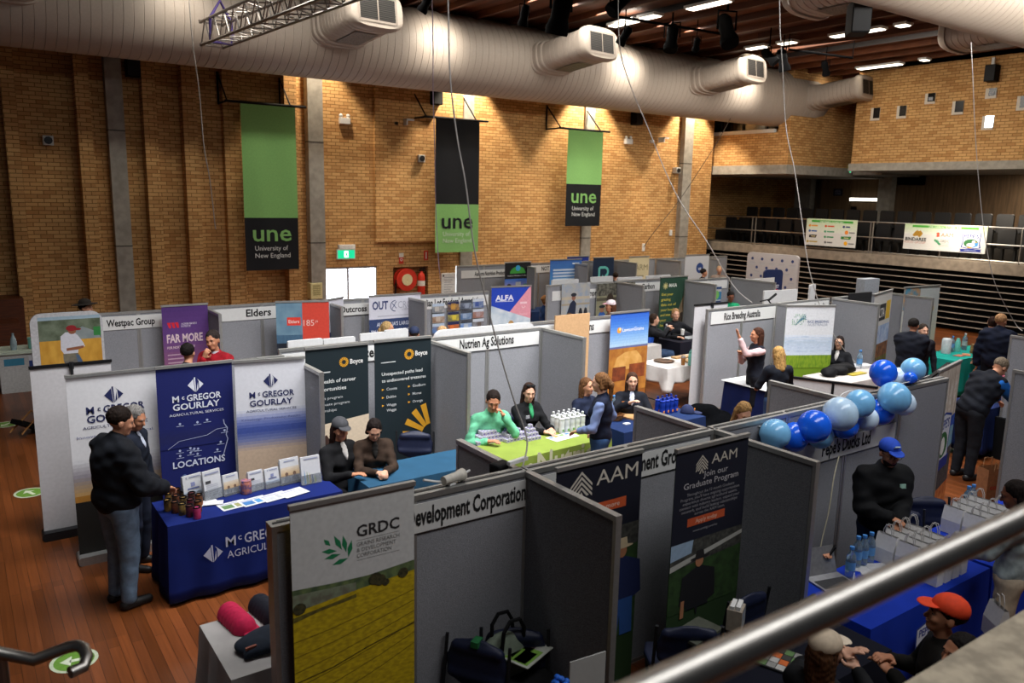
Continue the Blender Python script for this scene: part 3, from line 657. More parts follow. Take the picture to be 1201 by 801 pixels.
# --------------- our balcony: rail and kerb in front, stair rail
a0 = PZ(700,813,3.05); a1 = PZ(1260,597,3.05)
t = thing('handrail','blurred brushed steel handrail slanting across the near right corner','handrail',(0,(a0.y+a1.y)/2,3.05))
g = G(); g.tube([(a0.x-.9,0,0),(a1.x+2.2,0,0)],.0245,STEEL,20); g.build('rail',t,smooth=True)
for x in (a1.x+.9,-.75): g = G(); g.tube([(x,0,0),(x,-.02,-1.0)],.02,STEEL,12); g.build('post',t)
c0 = PZ(1060,801,2.3)
STONE = M('#a39884',.9,var=.25,scale=14,bump=.3)
g = G(); g.box(1.5,c0.y-.4,1.4,6.5,c0.y,2.3,STONE); o = struct(g,'trim_21')
pts = []
for (px,py,D) in ((-40,754,3.62),(0,766,3.62),(40,774,3.6),(80,759,3.58),(90,757,3.57),(98,760,3.55),(102,770,3.52),(98,782,3.5),(82,789,3.48)):
    d = ray(px,py).normalized()*D; pts.append(Vector((0,0,CAMH))+d)
t = thing('stair_handrail','short polished stair handrail with a curled end at the lower left','handrail',(0,0,0))
g = G(); g.tube(pts,.022,STEEL,12); g.build('rail',t,smooth=True)
g = G(); q = pts[1]; g.tube([q,(q.x+.02,q.y,.0)],.022,STEEL,12); g.build('post',t)
# ============================================================ STANDS
HB = 1.83
def wall_run(label, x0, x1, Y, n, group=None, rz=0., m=FABRIC, name='display_partition', z=HB, pos=None, th=.024):
    if Y == R1: th = .05
    # straight run of n panels along X, faces +-Y
    L = x1-x0
    t = thing(name,label,'partition',pos if pos else ((x0+x1)/2,Y,0),rz,group); w = L/n
    for i in range(n):
        a, b = -L/2+i*w, -L/2+(i+1)*w
        g = G(); g.box(a+.028,-th+.008,.06,b-.028,th-.008,z-.03,m); o = g.build('panel',t)
        g = G()
        for x in (a+.015,b-.015): g.box(x-.014,-th+.002,.0,x+.014,th-.002,z-.035,ALU)
        g.box(a+.001,-th,z-.035,b-.001,th,z,ALU); g.box(a+.03,-th+.004,.04,b-.03,th-.004,.07,ALU)
        if th > .03: g.box(a+.02,-.012,z,b-.02,.006,z+.004,DARKM); g.box(a+.05,.02,z,b-.2,.024,z+.002,DARKM)
        if i % 2: g.box(a+.1,-.004,z,b-.3,.004,z+.002,DARKM)
        g.build('frame',o)
    return t
def div(label, X, y0, y1, group=None, m=FABRIC, n=1): return wall_run(label, -abs(y1-y0)/2, abs(y1-y0)/2, 0, n, group, pi/2, m, 'display_divider', pos=(X,(y0+y1)/2,0))
R1, YA, YB = 4.15, 8.82, 12.78
wall_run('front grey wall run behind the yellow field banner and the leftmost front sign',1.31,3.05,R1,2)
wall_run('front grey wall run behind the two dark navy banners',3.06,4.90,R1,2)
wall_run('front grey wall run with the left half of the balloons and the low white sign',4.93,6.79,R1,2)
wall_run('front grey wall run with the right half of the balloons behind the man in the blue cap',6.80,8.62,R1,2)
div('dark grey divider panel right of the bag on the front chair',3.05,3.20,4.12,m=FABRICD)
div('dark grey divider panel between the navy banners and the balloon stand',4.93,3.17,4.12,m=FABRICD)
div('grey divider behind the front wall, left of the lime green table',3.02,4.19,4.95)
div('grey divider behind the front wall, right of the woman in the vest',4.88,4.19,4.98)
div('grey divider behind the front wall, left of the black table edge',6.81,4.19,5.02)
# second row
wall_run('grey wall run behind the three white and blue logo banners',1.15,2.96,8.62,2)
div('grey divider between the white logo banner and the dark green banner',2.99,7.58,8.55)
wall_run('grey wall run behind the two dark green banners with yellow suns',3.02,4.82,8.98,2)
wall_run('grey wall run behind the two people at the lime green table',4.89,6.70,8.80,2)
div('grey divider left of the man in the green shirt',4.86,7.74,8.76)
div('grey divider right of the woman in black at the lime green table',6.72,7.86,8.78)
wall_run('grey wall run behind the blue and orange field banner',6.76,8.55,9.22,2)
wall_run('grey wall run behind the woman with pale pink sleeves',10.33,12.14,8.98,2)
div('grey divider between the pink sleeved woman and the white leaf banner',12.17,8.1,8.96)
wall_run('grey wall run behind the white leaf banner',12.22,13.80,8.98,2)
div('grey divider right of the woman with glasses',13.86,7.98,8.96)
wall_run('grey wall run between the seated woman and the man in navy',13.95,15.78,9.0,2)
div('grey divider behind the man in the navy jacket',15.84,8.02,8.98)
# third row
wall_run('grey wall run behind the white sign left of the purple banner',1.30,3.12,12.82,2)
div('grey divider right of the purple banner',3.17,11.95,12.76)
wall_run('grey wall run left of the red and blue banner',3.14,5.0,12.86,2)
div('grey divider right of the red and blue banner',5.06,11.9,12.70)
wall_run('grey wall run behind the ponytailed woman in the bright doorway light',5.06,6.54,12.76,2)
div('grey divider left of the wall of little photographs',6.58,11.9,12.7)
wall_run('grey wall run pinned with twelve little photographs',6.66,8.40,12.72,2)
wall_run('grey wall run behind the horse and the group photo posters',10.02,11.86,13.0,2)
div('grey divider right of the group photo poster',11.92,12.1,12.96)
wall_run('grey wall run beside the dark green grazing banner',12.0,13.85,13.1,2)
div('grey divider left of the small blue poster',13.6,11.6,12.5)
wall_run('grey wall run with the small blue poster',13.7,15.2,12.6,2)
div('grey divider right of the small blue poster',15.25,11.3,12.56)
# back row
for i,(a,b) in enumerate(((10.58,12.26),(12.34,14.1),(14.15,15.9),(15.95,17.7),(17.75,19.5),(19.55,21.0))):
    wall_run(['back row grey wall run left of the landscape banner','back row grey wall run behind the blue text banner','back row grey wall run behind the dark banner with the turquoise letter','back row grey wall run behind the cream banner','back row grey wall run right of the cream banner','farthest grey wall run beside the white banner with the round navy logo'][i],a,b,17.55,2)
for i,(X,y0) in enumerate(((12.3,16.45),(14.12,16.5),(15.92,16.5),(17.72,16.5),(19.52,16.6))):
    div(['back row divider right of the landscape banner','back row divider right of the blue text banner','back row divider right of the turquoise letter banner','back row divider right of the cream banner','back row divider left of the white banner with the round navy logo'][i],X,y0,17.5)
# far right stands
div('tall grey panel at the right edge in front of the man in the navy coat',12.35,4.0,5.1)
div('grey panel at the far right edge beside the paper carrier bag',9.75,3.0,3.95)
# ------------------------------------------------------------ signs
def sign(label, txt, xl, Y, zt, Wd=1.74, h=.19, width=None, u=.5, size=.07, sx=.62, al='C', rz=0):
    t = thing('booth_sign',label,'sign',(xl+Wd/2,Y-(.051 if Y == R1 else .025),zt-h),rz)
    g = G(); g.box(-Wd/2,-.006,0,Wd/2,0,h,M('#cfcfcc',.6,var=.02)); g.build('foam_board',t)
    a = Art(Wd,h,-.006); a.text(txt,u,.73,size,'#161616',al,sx,bold=.028,width=width,lay=1); a.done(t); return t
sign('white booth sign on the front wall right of the yellow field banner','Grains Research & Development Corporation',1.45,R1,1.775,1.615,.188,width=.955,size=.1)
sign('white booth sign half hidden behind the navy banners','AAM Investment Group',3.10,R1,1.775,1.75,.188,size=.1,width=.56,u=.56)
sign('white booth sign hung low under the balloons',"Pepe's Ducks Ltd",5.85,R1,1.487,1.785,.193,size=.1,width=.44,u=.53)
sign('white booth sign behind the two people at the lime green table','Nutrien Ag Solutions',4.92,8.80,1.785,1.73,.185,size=.1,width=.5)
sign('white booth sign between the two dark green banners','Boyce',3.05,8.98,1.77,1.74,.19,size=.1,width=.2,u=.57)
sign('white booth sign left of the blue and orange field banner','Lawson Grains',6.78,9.22,1.77,1.75,.19,size=.1,width=.36,u=.53)
sign('white booth sign above the woman with pale pink sleeves','Rice Breeding Australia',10.42,8.98,1.775,1.72,.21,size=.1,width=.56,u=.47)
sign('white booth sign peeking out behind the white leaf banner','s Australia',12.3,8.98,1.79,1.45,.19,size=.1,width=.3,u=.78)
sign('white booth sign left of the purple banner','Westpac Group',1.66,12.82,1.77,1.2,.2,size=.12,width=.55,u=.37)
sign('white booth sign right of the purple banner','Elders',2.92,12.86,1.775,1.85,.2,size=.09,width=.22,u=.59)
sign('white booth sign in the bright doorway light','Outcross',4.95,12.74,1.75,1.5,.2,size=.1,width=.33,u=.44)
sign('white booth sign above the twelve little photographs',"Australian Lot Feeders' Association",6.60,12.72,1.76,1.78,.2,size=.1,width=.86)
sign('white booth sign above the horse and group photo posters','Improve',10.15,13.0,1.70,1.65,.2,size=.1,width=.26,u=.72)
sign('white booth sign left of the dark green grazing banner','Atlas Carbon',12.05,13.1,1.75,1.75,.2,size=.1,width=.42,u=.45)
sign('white booth sign above the small blue poster',' ',13.72,12.6,1.77,1.4,.2,size=.08,width=.2,u=.3)
sign('white booth sign on the back row left of the landscape banner','Ausfarm Nutrition Products',10.72,17.55,1.70,1.5,.2,size=.1,width=.66,u=.6)
sign('white booth sign on the back row left of the blue text banner','NOT',12.45,17.55,1.76,1.6,.2,size=.1,width=.17,u=.62)
sign('white blank-ended booth sign right of the cream banner',' ',17.78,17.55,1.76,.7,.2)
sign('white booth sign beside the tall white logo backdrop',' ',15.3,12.3,1.8,1.2,.18,size=.07,width=.2,u=.8)
# ------------------------------------------------------------ roll-up banners
def rollup(label, x, y, Wd, Hh, bg, art, rz=0., lean=0., m=None, back=False, rail=ALU, vs=1.):
    t = thing('rollup_banner',label,'banner',(x,y,0),rz)
    g = G(); g.rbox(-Wd/2-.02,-.1,0,Wd/2+.02,.1,.085,.03,rail); g.build('base',t)
    g = G(); g.tube([(0,.02,.08),(0,.02+lean*.5,Hh)],.011,ALU,8); g.build('support_pole',t)
    g = G(); g.box(-Wd/2-.006,-.016,Hh-.022,Wd/2+.006,.016,Hh+.006,rail); g.build('top_rail',t)
    mm = m or M(bg,.7,var=.03)
    g = G()
    g.box(-Wd/2,-.0015,.085,Wd/2,.0015,Hh-.02,mm); g.build('printed_sheet',t)
    if art: a = Art(Wd,(Hh-.105)*vs,-.0015,.085+(Hh-.105)*(1-vs)); art(a); a.done(t)
    if lean: 
        for c in t.children: pass
        t.rotation_euler = (lean,0,rz)
    return t
NAVY = '#1b2352'
def mcg_logo(a, u, v, s, c, bgc):      # diamond of slanted stripes
    k = a.W/a.H
    a.poly([(u-s,v),(u-.25*s,v-.78*s*k),(u-.1*s,v+.95*s*k)],c,2); a.poly([(u-.2*s,v-.95*s*k),(u-.02*s,v-1.0*s*k),(u+.06*s,v+.9*s*k),(u-.02*s,v+.98*s*k)],c,2)
    a.poly([(u+.1*s,v+.9*s*k),(u+.3*s,v-.35*s*k),(u+.34*s,v+.6*s*k)],c,2); a.poly([(u+.2*s,v-.8*s*k),(u+s,v),(u+.45*s,v+.55*s*k),(u+.42*s,v-.45*s*k)],c,2)
def mcg(a, c, sub, bottom, tagline=None):
    if bottom: a.grad(0,.40,1,.74,bottom,14,1); a.rect(0,.74,1,1.44,bottom[-1],1)
    mcg_logo(a,.5,.165,.105,c,None)
    a.text('M',.19,.30,.125,c,'L',bold=.02); a.text('c',.312,.281,.085,c,'L',bold=.02); a.text('GREGOR',.375,.30,.125,c,'L',bold=.02,width=.46)
    a.text('GOURLAY',.5,.37,.125,c,bold=.02,width=.62); a.text('AGRICULTURAL SERVICES',.5,.42,.05,c,width=.72)
    if tagline: a.text(tagline,.5,.49,.05,'#5a6390',width=.86)
A_ = PZ(76,441,1.88); B_ = PZ(180,428,1.88)
def dark_foot(a):
    mcg(a,NAVY,0,None,'Innovative. Trusted. Local.'); a.grad(0,.66,1,.95,['#d6d6d8','#8f8a92','#c9a063'],10,1); a.rect(0,.95,1,1.0,'#b07a2e',1); a.rect(0,1.0,1,1.43,'#15130f',1)
rollup('white banner with navy lettering behind the two men on the left',(A_.x+B_.x)/2,A_.y-.02,B_.x-A_.x,1.88,'#d6d6d8',dark_foot,vs=.70)
A_ = PY(182,431,8.25); B_ = PY(271.5,421,8.25)
def mapb(a):
    mcg(a,'#d5d8e2',0,None)
    wl = '#aab2d0'
    for u,v in ((.27,.49),(.5,.495),(.63,.485),(.34,.61),(.39,.67),(.25,.725),(.39,.715),(.44,.725),(.49,.73),(.25,.77),(.39,.755),(.48,.775),(.80,.7),(.75,.765),(.86,.6)):
        a.circ(u,v,.016,wl,2,10); a.poly([(u-.01,v+.004),(u+.01,v+.004),(u,v+.014)],wl,2); a.rect(u-.05,v+.018,u+.05,v+.022,wl,2)
    a.line([(.85,.5),(.86,.54),(.9,.58),(.88,.64),(.9,.68),(.86,.76),(.83,.82)],.012,wl,3); a.line([(.1,.7),(.25,.64),(.45,.63),(.62,.62),(.75,.58),(.9,.575)],.006,wl,3)
    a.grad(0,.53,1,.7,['#0c175a','#151a50','#0c175a'],8,1); a.text('LOCATIONS',.5,.875,.13,'#c9cee0',bold=.02,width=.7)
rollup('deep blue banner with a white map and LOCATIONS lettering',(A_.x+B_.x)/2,8.25,B_.x-A_.x,1.91,'#0c175a',mapb,vs=.66)
A_ = PY(273.5,421,8.14); B_ = PY(358,420,8.0)
rollup('white banner fading to blue behind the brochure table',(A_.x+B_.x)/2,8.07,(B_.x-A_.x)*1.0,1.92,'#d2d3d8',lambda a: mcg(a,NAVY,0,['#d2d3d8','#7d88b8','#31458f','#6d75a0','#c0a890'],'Knowledge. Productivity. Results.'),rz=-.16,vs=.70)
# banner seen from behind at far left
def back_banner(label, x, y, Wd, Hh, rz=0):
    t = thing('rollup_banner',label,'banner',(x,y,0),rz)
    g = G(); g.rbox(-Wd/2-.02,-.09,0,Wd/2+.02,.09,.09,.03,DARKM); g.build('base',t)
    g = G(); g.box(-Wd/2,.0,.09,Wd/2,.003,Hh-.02,M('#b9b7b8',.85,var=.04)); g.build('printed_sheet',t)
    g = G(); g.box(-Wd/2-.01,-.012,Hh-.03,Wd/2+.01,.012,Hh,BLACK); g.build('top_rail',t)
    g = G(); g.tube([(0,-.035,.09),(0,-.035,Hh+.01)],.013,DARKM,8); g.box(-.02,-.04,Hh-.06,.02,.0,Hh+.012,DARKM); g.build('support_pole',t)
    return t
A_ = PZ(35,431,1.85); B_ = PZ(133,425,1.85); back_banner('plain white back of a banner with a black top bar, leftmost in the hall',(A_.x+B_.x)/2,A_.y+.05,B_.x-A_.x,1.85)
A_ = PZ(815,357,1.9); back_banner('plain grey back of a black-topped banner left of the pink sleeved woman',A_.x+.42,A_.y-.0,.84,1.9)
A_ = PZ(950,441,1.1); 
# Boyce banners
def boyce_sun(a,u,v,r): 
    for k in range(16):
        t0 = 2*pi*k/16; w = .12
        K = a.W/a.H; a.poly([(u+r*.45*cos(t0-w),v+r*.45*K*sin(t0-w)),(u+r*cos(t0-w*1.1),v+r*K*sin(t0-w*1.1)),(u+r*cos(t0+w*1.1),v+r*K*sin(t0+w*1.1)),(u+r*.45*cos(t0+w),v+r*.45*K*sin(t0+w))],'#d49a22',2)
def boyce1(a):
    boyce_sun(a,.6,.1,.075); a.text('Boyce',.7,.115,.105,'#d9d9d5','L',bold=.02,width=.21); a.rect(.12,.15,.38,.158,'#b9bcbc',2)
    for k,l in enumerate(('A wealth of career','opportunities')): a.text(l,.13,.225+.05*k,.085,'#c9ccc9','L',bold=.012,width=[.66,.5][k])
    for k,l in enumerate(('Cadet program','Graduate program','Internships')): a.text(l,.13,.33+.04*k,.06,'#b9bcbc','L',width=[.44,.55,.34][k])
    a.poly([(0,.5),(1,.46),(1,1),(0,1)],'#cbb9a0',1); a.poly([(.05,1),(.1,.62),(.3,.56),(.42,.64),(.36,.8),(.6,1)],'#3a241c',2); a.ell(.5,.6,.1,.07,'#b98a70',3)
def boyce2(a):
    boyce_sun(a,.6,.11,.085); a.text('Boyce',.71,.125,.11,'#d9d9d5','L',bold=.02,width=.22); a.rect(.11,.15,.36,.157,'#b9bcbc',2)
    for k,l in enumerate(('Unexpected paths lead','to undiscovered treasures')): a.text(l,.12,.25+.05*k,.075,'#c9ccc9','L',bold=.012,width=[.72,.78][k])
    for k,l in enumerate(('Cooma','Dubbo','Wagga')): a.poly([(.12,.345+.06*k),(.16,.353+.06*k),(.12,.362+.06*k)],'#d49a22',2); a.text(l,.2,.362+.06*k,.062,'#b9bcbc','L',bold=.01)
    a.text('Wagga',.2,.522,.062,'#b9bcbc','L',bold=.01)
    for k,l in enumerate(('Goulburn','Moree','Orange')): a.poly([(.58,.345+.06*k),(.62,.353+.06*k),(.58,.362+.06*k)],'#d49a22',2); a.text(l,.66,.362+.06*k,.062,'#b9bcbc','L',bold=.01)
    K = a.W/a.H; u, v = 1.0, .74
    for t0 in (186,210,233,254): 
        q = radians(t0); w = .1; r0, r1 = .17, .53
        P = [(u+r0*cos(q-w*2),v+r0*K*sin(q-w*2)),(u+r1*cos(q-w),v+r1*K*sin(q-w)),(u+r1*cos(q+w),v+r1*K*sin(q+w)),(u+r0*cos(q+w*2),v+r0*K*sin(q+w*2))]
        a.poly([(min(1,x),y) for x,y in P],'#c9921f',2)
rollup('dark green banner with a small yellow sun behind the woman in the grey cap',3.52,8.44,.76,1.92,'#0b1c22',boyce1)
rollup('dark green banner with a large half yellow sun behind the woman in the brown jacket',4.36,8.44,.76,1.93,'#0b1c22',boyce2,vs=.9)
# GRDC
def grdc(a):
    a.rect(0,0,1,.33,'#c9c9c6',1)
    gr = '#1f7a4d'
    K = a.W/a.H; cx, cy = .40,.215
    for (x0,y0,x1,y1,w) in ((.25,.135,.30,.165,.025),(.33,.13,.39,.19,.03),(.40,.135,.425,.205,.03),(.47,.16,.44,.225,.03),(.23,.18,.35,.19,.03),(.25,.21,.38,.205,.03),(.31,.24,.44,.228,.03)):
        mx, my = (x0+x1)/2, (y0+y1)/2; dx, dy = x1-x0, (y1-y0)/K; l = sqrt(dx*dx+dy*dy); nx, ny = -dy/l*w*.7, dx/l*w*.7
        a.poly([(x0,y0),(mx+nx,my+ny*K),(x1,y1),(mx-nx,my-ny*K)],gr,2)
    a.text('GRDC',.51,.155,.13,'#2c2a2a','L',bold=.022,width=.36); a.rect(.51,.168,.87,.170,'#8a8a88',2); a.rect(.51,.245,.87,.247,'#8a8a88',2)
    for k,l in enumerate(('GRAINS RESEARCH','& DEVELOPMENT','CORPORATION')): a.text(l,.51,.192+.022*k,.047,'#7d7d7a','L',width=[.36,.33,.29][k])
    a.poly([(0,.30),(.3,.31),(.6,.315),(1,.30),(1,.36),(0,.4)],M('#44553a',.8,h2='#6a7a4a',scale=18),2)
    a.poly([(0,.32),(.25,.325),(.5,.33),(.5,.37),(0,.38)],M('#6c6a58',.8,h2='#7f8a70',scale=20),3)
    a.poly([(0,.385),(.4,.365),(1,.34),(1,1),(0,1)],M('#c9ad0e',.8,h2='#a58c0a',scale=26,stretch=(1,1,2.2)),4)
    a.poly([(0,.405),(.5,.375),(.5,.39),(.2,.405),(0,.425)],M('#4e4418',.8,h2='#6d6420',scale=30),5)
    for k in range(6): a.line([(0,.5+.06*k),(.3,.485+.055*k),(.7,.45+.05*k),(1,.42+.045*k)],.005,M('#7c6a0c',.8,h2='#6a5a10',scale=40),6)
    for u,v,r in ((.05,.375,.05),(.66,.335,.055),(.70,.345,.05),(.90,.34,.045),(.75,.36,.03)): a.ell(u,v,r,r*.45,M('#2a2a18',.8,h2='#4a4424',scale=50),7,12)
    a.line([(0,.66),(.3,.64),(.6,.6),(1,.56)],.008,'#4a4008',7)
A_ = PZ(335,590,1.96); B_ = PZ(487,566,1.96)
rollup('large yellow field banner with a green leaf logo, front left',(A_.x+B_.x)/2,4.02,B_.x-A_.x,1.96,'#b59a08',grdc,rz=-.02,vs=.85,m=M('#c9ad0e',.8,h2='#a58c0a',scale=26,stretch=(1,1,2.2)))
# AAM
def aam_logo(a,u,v,s,c):
    K = a.W/a.H
    for k in range(5):
        y = v+(k*.36-.9)*s*K; w = s*(.95-.0*k)
        a.poly([(u-w,y+.95*s*K),(u,y),(u+w,y+.95*s*K),(u+w,y+1.15*s*K),(u,y+.2*s*K),(u-w,y+1.15*s*K)],c,2) if k < 3 else a.poly([(u-w*(.7 if k==3 else .4),y+.66*s*K),(u,y),(u+w*(.7 if k==3 else .4),y+.66*s*K),(u+w*(.5 if k==3 else .2),y+.72*s*K),(u,y+.2*s*K),(u-w*(.5 if k==3 else .2),y+.72*s*K)],c,2)
DN = '#0e1122'
def aam_photo(a,v0,hat,coat,legs,x,s,sky=True):
    a.rect(0,v0,1,1,M('#2d4a20',.8,h2='#1d3214',scale=14),1); a.poly([(0,v0),(1,v0-.0),(1,v0+.12),(0,v0+.16)],M('#2a2a28',.8,h2='#4a4a44',scale=25),2)
    if sky: a.poly([(0,v0),(.3,v0),(.28,v0+.08),(0,v0+.1)],'#8fa6bd',3); a.poly([(0,v0+.13),(1,v0+.03),(1,v0+.055),(0,v0+.165)],'#a9a9a2',4)
    y = v0+.12
    a.poly([(x-s*.5,y+.55*s),(x-s*.45,y+.2*s),(x-.1*s,y+.12*s),(x+.1*s,y+.12*s),(x+s*.45,y+.2*s),(x+s*.5,y+.55*s),(x+.3*s,y+.6*s),(x-.3*s,y+.6*s)],coat,5)
    a.ell(x,y+.05*s,.11*s,.075*s,'#a5704f',6,14); a.ell(x,y+.005*s,.26*s,.02*s,hat,7,14); a.poly([(x-.13*s,y),(x-.1*s,y-.09*s),(x+.1*s,y-.09*s),(x+.13*s,y)],hat,7)
    a.poly([(x-.3*s,y+.58*s),(x+.3*s,y+.58*s),(x+.32*s,1),(x+.03*s,1),(x,y+.75*s),(x-.05*s,1),(x-.32*s,1)],legs,5)
    a.poly([(x-.45*s,y+.5*s),(x-.36*s,y+.5*s),(x-.36*s,y+.72*s),(x-.46*s,y+.72*s)],'#a5704f',6)
def aam1(a):
    a.rect(0,0,1,.4,DN,0)
    aam_logo(a,.28,.095,.13,'#c9c2b4'); a.text('AAM',.45,.12,.2,'#c9c2b4','L',width=.5)
    a.rect(.3,.215,.82,.27,'#c4552a',2); a.text('Learn more',.56,.255,.065,'#e3c9b8',width=.36); a.text('aamig.com.au',.5,.315,.05,'#b9b6b4',width=.4)
    aam_photo(a,.37,'#c9b694','#1a2550','#28508f',.80,.52,False)
def aam2(a):
    a.rect(0,0,1,.6,DN,0)
    aam_logo(a,.35,.095,.085,'#bdb6a8'); a.text('AAM',.48,.115,.14,'#bdb6a8','L',width=.36)
    a.text('Join our',.55,.185,.085,'#b5b2b4',width=.34); a.text('Graduate Program',.5,.235,.085,'#b5b2b4',width=.76)
    for k,l in enumerate(('Throughout the 12 month Graduate','Program, you\'ll have ongoing opportunities','experience diverse agricultural assets,','connect with industry leaders, expand your','network, and build lasting relationships','across the AAM team.')): a.text(l,.5,.28+.025*k,.042,'#8f8d92',width=[.66,.82,.76,.84,.78,.42][k])
    a.rect(.2,.42,.72,.47,'#b94f28',2); a.text('Apply today',.46,.457,.06,'#e3b8a0',width=.3); a.text('www.aamig.com/au',.45,.51,.035,'#8f8d92',width=.34)
    aam_photo(a,.56,'#1d1b1c','#111116','#101218',.4,.5,True)
A_ = PZ(664,552,1.9); B_ = PZ(750,525,1.9); rollup('dark navy banner with large pale letters and a printed man in cream hat',(A_.x+B_.x)/2-.02,3.88,B_.x-A_.x+.02,1.90,'#22381a',aam1,vs=.76)
A_ = PZ(791,527,1.96); B_ = PZ(874,507,1.96); rollup('dark navy graduate banner with an orange button and printed black hat',(A_.x+B_.x)/2,A_.y-.02,B_.x-A_.x,1.96,'#22381a',aam2,vs=.66)
# Pepe
def pepe_shield(a,u,v,s):
    K = a.W/a.H
    a.poly([(u-s,v-.9*s*K),(u,v-1.1*s*K),(u+s,v-.9*s*K),(u+.9*s,v+.5*s*K),(u+s,v+1.1*s*K),(u,v+1.4*s*K),(u-s,v+1.1*s*K),(u-.9*s,v+.5*s*K)],'#27408f',4)
    a.poly([(u-.9*s,v-.8*s*K),(u,v-1.0*s*K),(u+.9*s,v-.8*s*K),(u+.8*s,v+.5*s*K),(u+.9*s,v+1.0*s*K),(u,v+1.3*s*K),(u-.9*s,v+1.0*s*K),(u-.8*s,v+.5*s*K)],'#d5d9e4',5)
    a.text("PEPE'S",u,v-.35*s*K,.6*s,'#2a3c8c',bold=.02,width=1.4*s,lay=7); a.ell(u,v+.4*s*K,.7*s,.6*s*K,'#2f6b3c',6); a.ell(u,v+.45*s*K,.32*s,.42*s*K,'#ebebe6',7)
    a.poly([(u-1.1*s,v+1.1*s*K),(u+1.1*s,v+1.0*s*K),(u+1.0*s,v+1.5*s*K),(u-1.0*s,v+1.6*s*K)],'#22358c',7)
def pepeb(a):
    a.rect(0,0,1,.42,M('#b5a592',.8,h2='#d9d2c6',scale=9,stretch=(2,1,.5)),1)
    for k in range(5): a.ell(.15+.18*k,.2+.05*(k%2),.05,.13,M('#cdbfae',.8,h2='#e6e2da',scale=20),2,14)
    a.poly([(0,.42),(0,.36),(.5,.45),(1,.34),(1,.42)],'#2a55b5',3); a.rect(0,.42,1,.72,M('#5fa0c9',.8,h2='#8fb0b8',scale=14),1); a.poly([(0,.66),(1,.55),(1,.8),(0,.85)],M('#5a5452',.8,h2='#3c3a40',scale=20),2)
    a.rect(0,.78,1,1,M('#b5582e',.8,h2='#d98a4a',scale=10),1); pepe_shield(a,.55,.46,.3)
q = PZ(1101,441,1.86)
rollup('narrow angled banner with printed geese right of the balloon wall',9.07,4.32,.86,1.88,'#9fb0b8',pepeb,rz=radians(12))
# Lawson
def lawson(a):
    a.grad(0,0,1,.42,['#1f4fae','#3a6fbf','#6f9acb','#9fbcd0'],12,1); a.rect(0,.42,1,.445,'#5a5f86',2); a.rect(0,.44,1,1,M('#b0762c',.8,h2='#8a5018',scale=5),1)
    a.poly([(.2,.56),(.4,.5),(.7,.49),(.85,.58),(.9,.72),(.1,.72)],M('#c99a55',.8,h2='#b5823a',scale=8),2)
    a.rect(.1,.68,.44,.86,M('#7d3a14',.8,h2='#5a260c',scale=9),3); a.rect(.53,.66,.95,.84,M('#8a4218',.8,h2='#6a300f',scale=9),3)
    a.circ(.23,.215,.055,'#dd8a2c',3); a.circ(.25,.2,.03,'#f0c48a',4); a.text('LawsonGrains',.31,.235,.1,'#d9dde6','L',bold=.012,width=.56)
A_ = PZ(712,366,1.9); B_ = PZ(762,363,1.9)
rollup('blue sky over orange field banner behind the seated woman in black',(A_.x+B_.x)/2,9.05,B_.x-A_.x,1.9,'#8a5018',lawson,vs=.7)
# tan board
t = thing('display_board','plain tan board standing above the divider right of the lime green table','board',(7.3,8.95,0),0)
A_ = PZ(651,372,1.9); B_ = PZ(689,368,1.9)
t.location = ((A_.x+B_.x)/2,A_.y,0); g = G(); w = (B_.x-A_.x)/2; g.box(-w,-.012,.02,w,.012,1.92,M('#b8936a',.8,var=.06)); g.build('board',t); g = G(); g.box(-w,-.15,0,-w+.05,.15,.03,DARKM); g.box(w-.05,-.15,0,w,.15,.03,DARKM); g.build('foot',t)
# rice leaf banner
def rice(a):
    a.rect(0,0,1,.5,'#cbcdcf',0)
    gr = M('#4c9a5c',.7)
    rnd = random.Random(4)
    for i in range(9):
        for j in range(9):
            if abs((i-4)+(j-4)*.6) < 4.6 and rnd.random() < .8: a.circ(.14+.032*i,.13+.02*j,.009,['#3f8f55','#2f7a6a','#69b06a'][(i+j)%3],2,8)
    for k in range(4): a.line([(.2+.02*k,.31-.02*k),(.3+.02*k,.2),(.40+.01*k,.12+.03*k)],.008,'#2f6a8a',3)
    a.text('RICE BREEDING',.45,.265,.07,'#5a6a8a','L',bold=.015,width=.44); a.text('AUSTRALIA',.45,.315,.075,'#8a94a5','L',width=.42)
    a.grad(0,.46,1,.8,['#cdd2d8','#aebccb','#b9c6d6','#c9d2dc'],10,1)
    for k in range(5): a.poly([(0,.5+.05*k),(.4,.48+.06*k),(1,.51+.05*k),(1,.525+.05*k),(.4,.5+.06*k),(0,.52+.05*k)],M('#9fb2c8',.8,h2='#c4cedb',scale=9),2)
    a.rect(0,.79,1,1,M('#7f9a1e',.8,h2='#5c7d14',scale=40,stretch=(1,1,.3)),3)
A_ = PZ(923,358,1.9); B_ = PZ(980,358,1.9); an = atan2(B_.y-A_.y,B_.x-A_.x)
t = rollup('white banner with a green dotted leaf and a grass strip',(A_.x+B_.x)/2,(A_.y+B_.y)/2,(B_-A_).length,1.9,'#6b8a1a',rice,rz=an,vs=.6)
t.location.z = .0
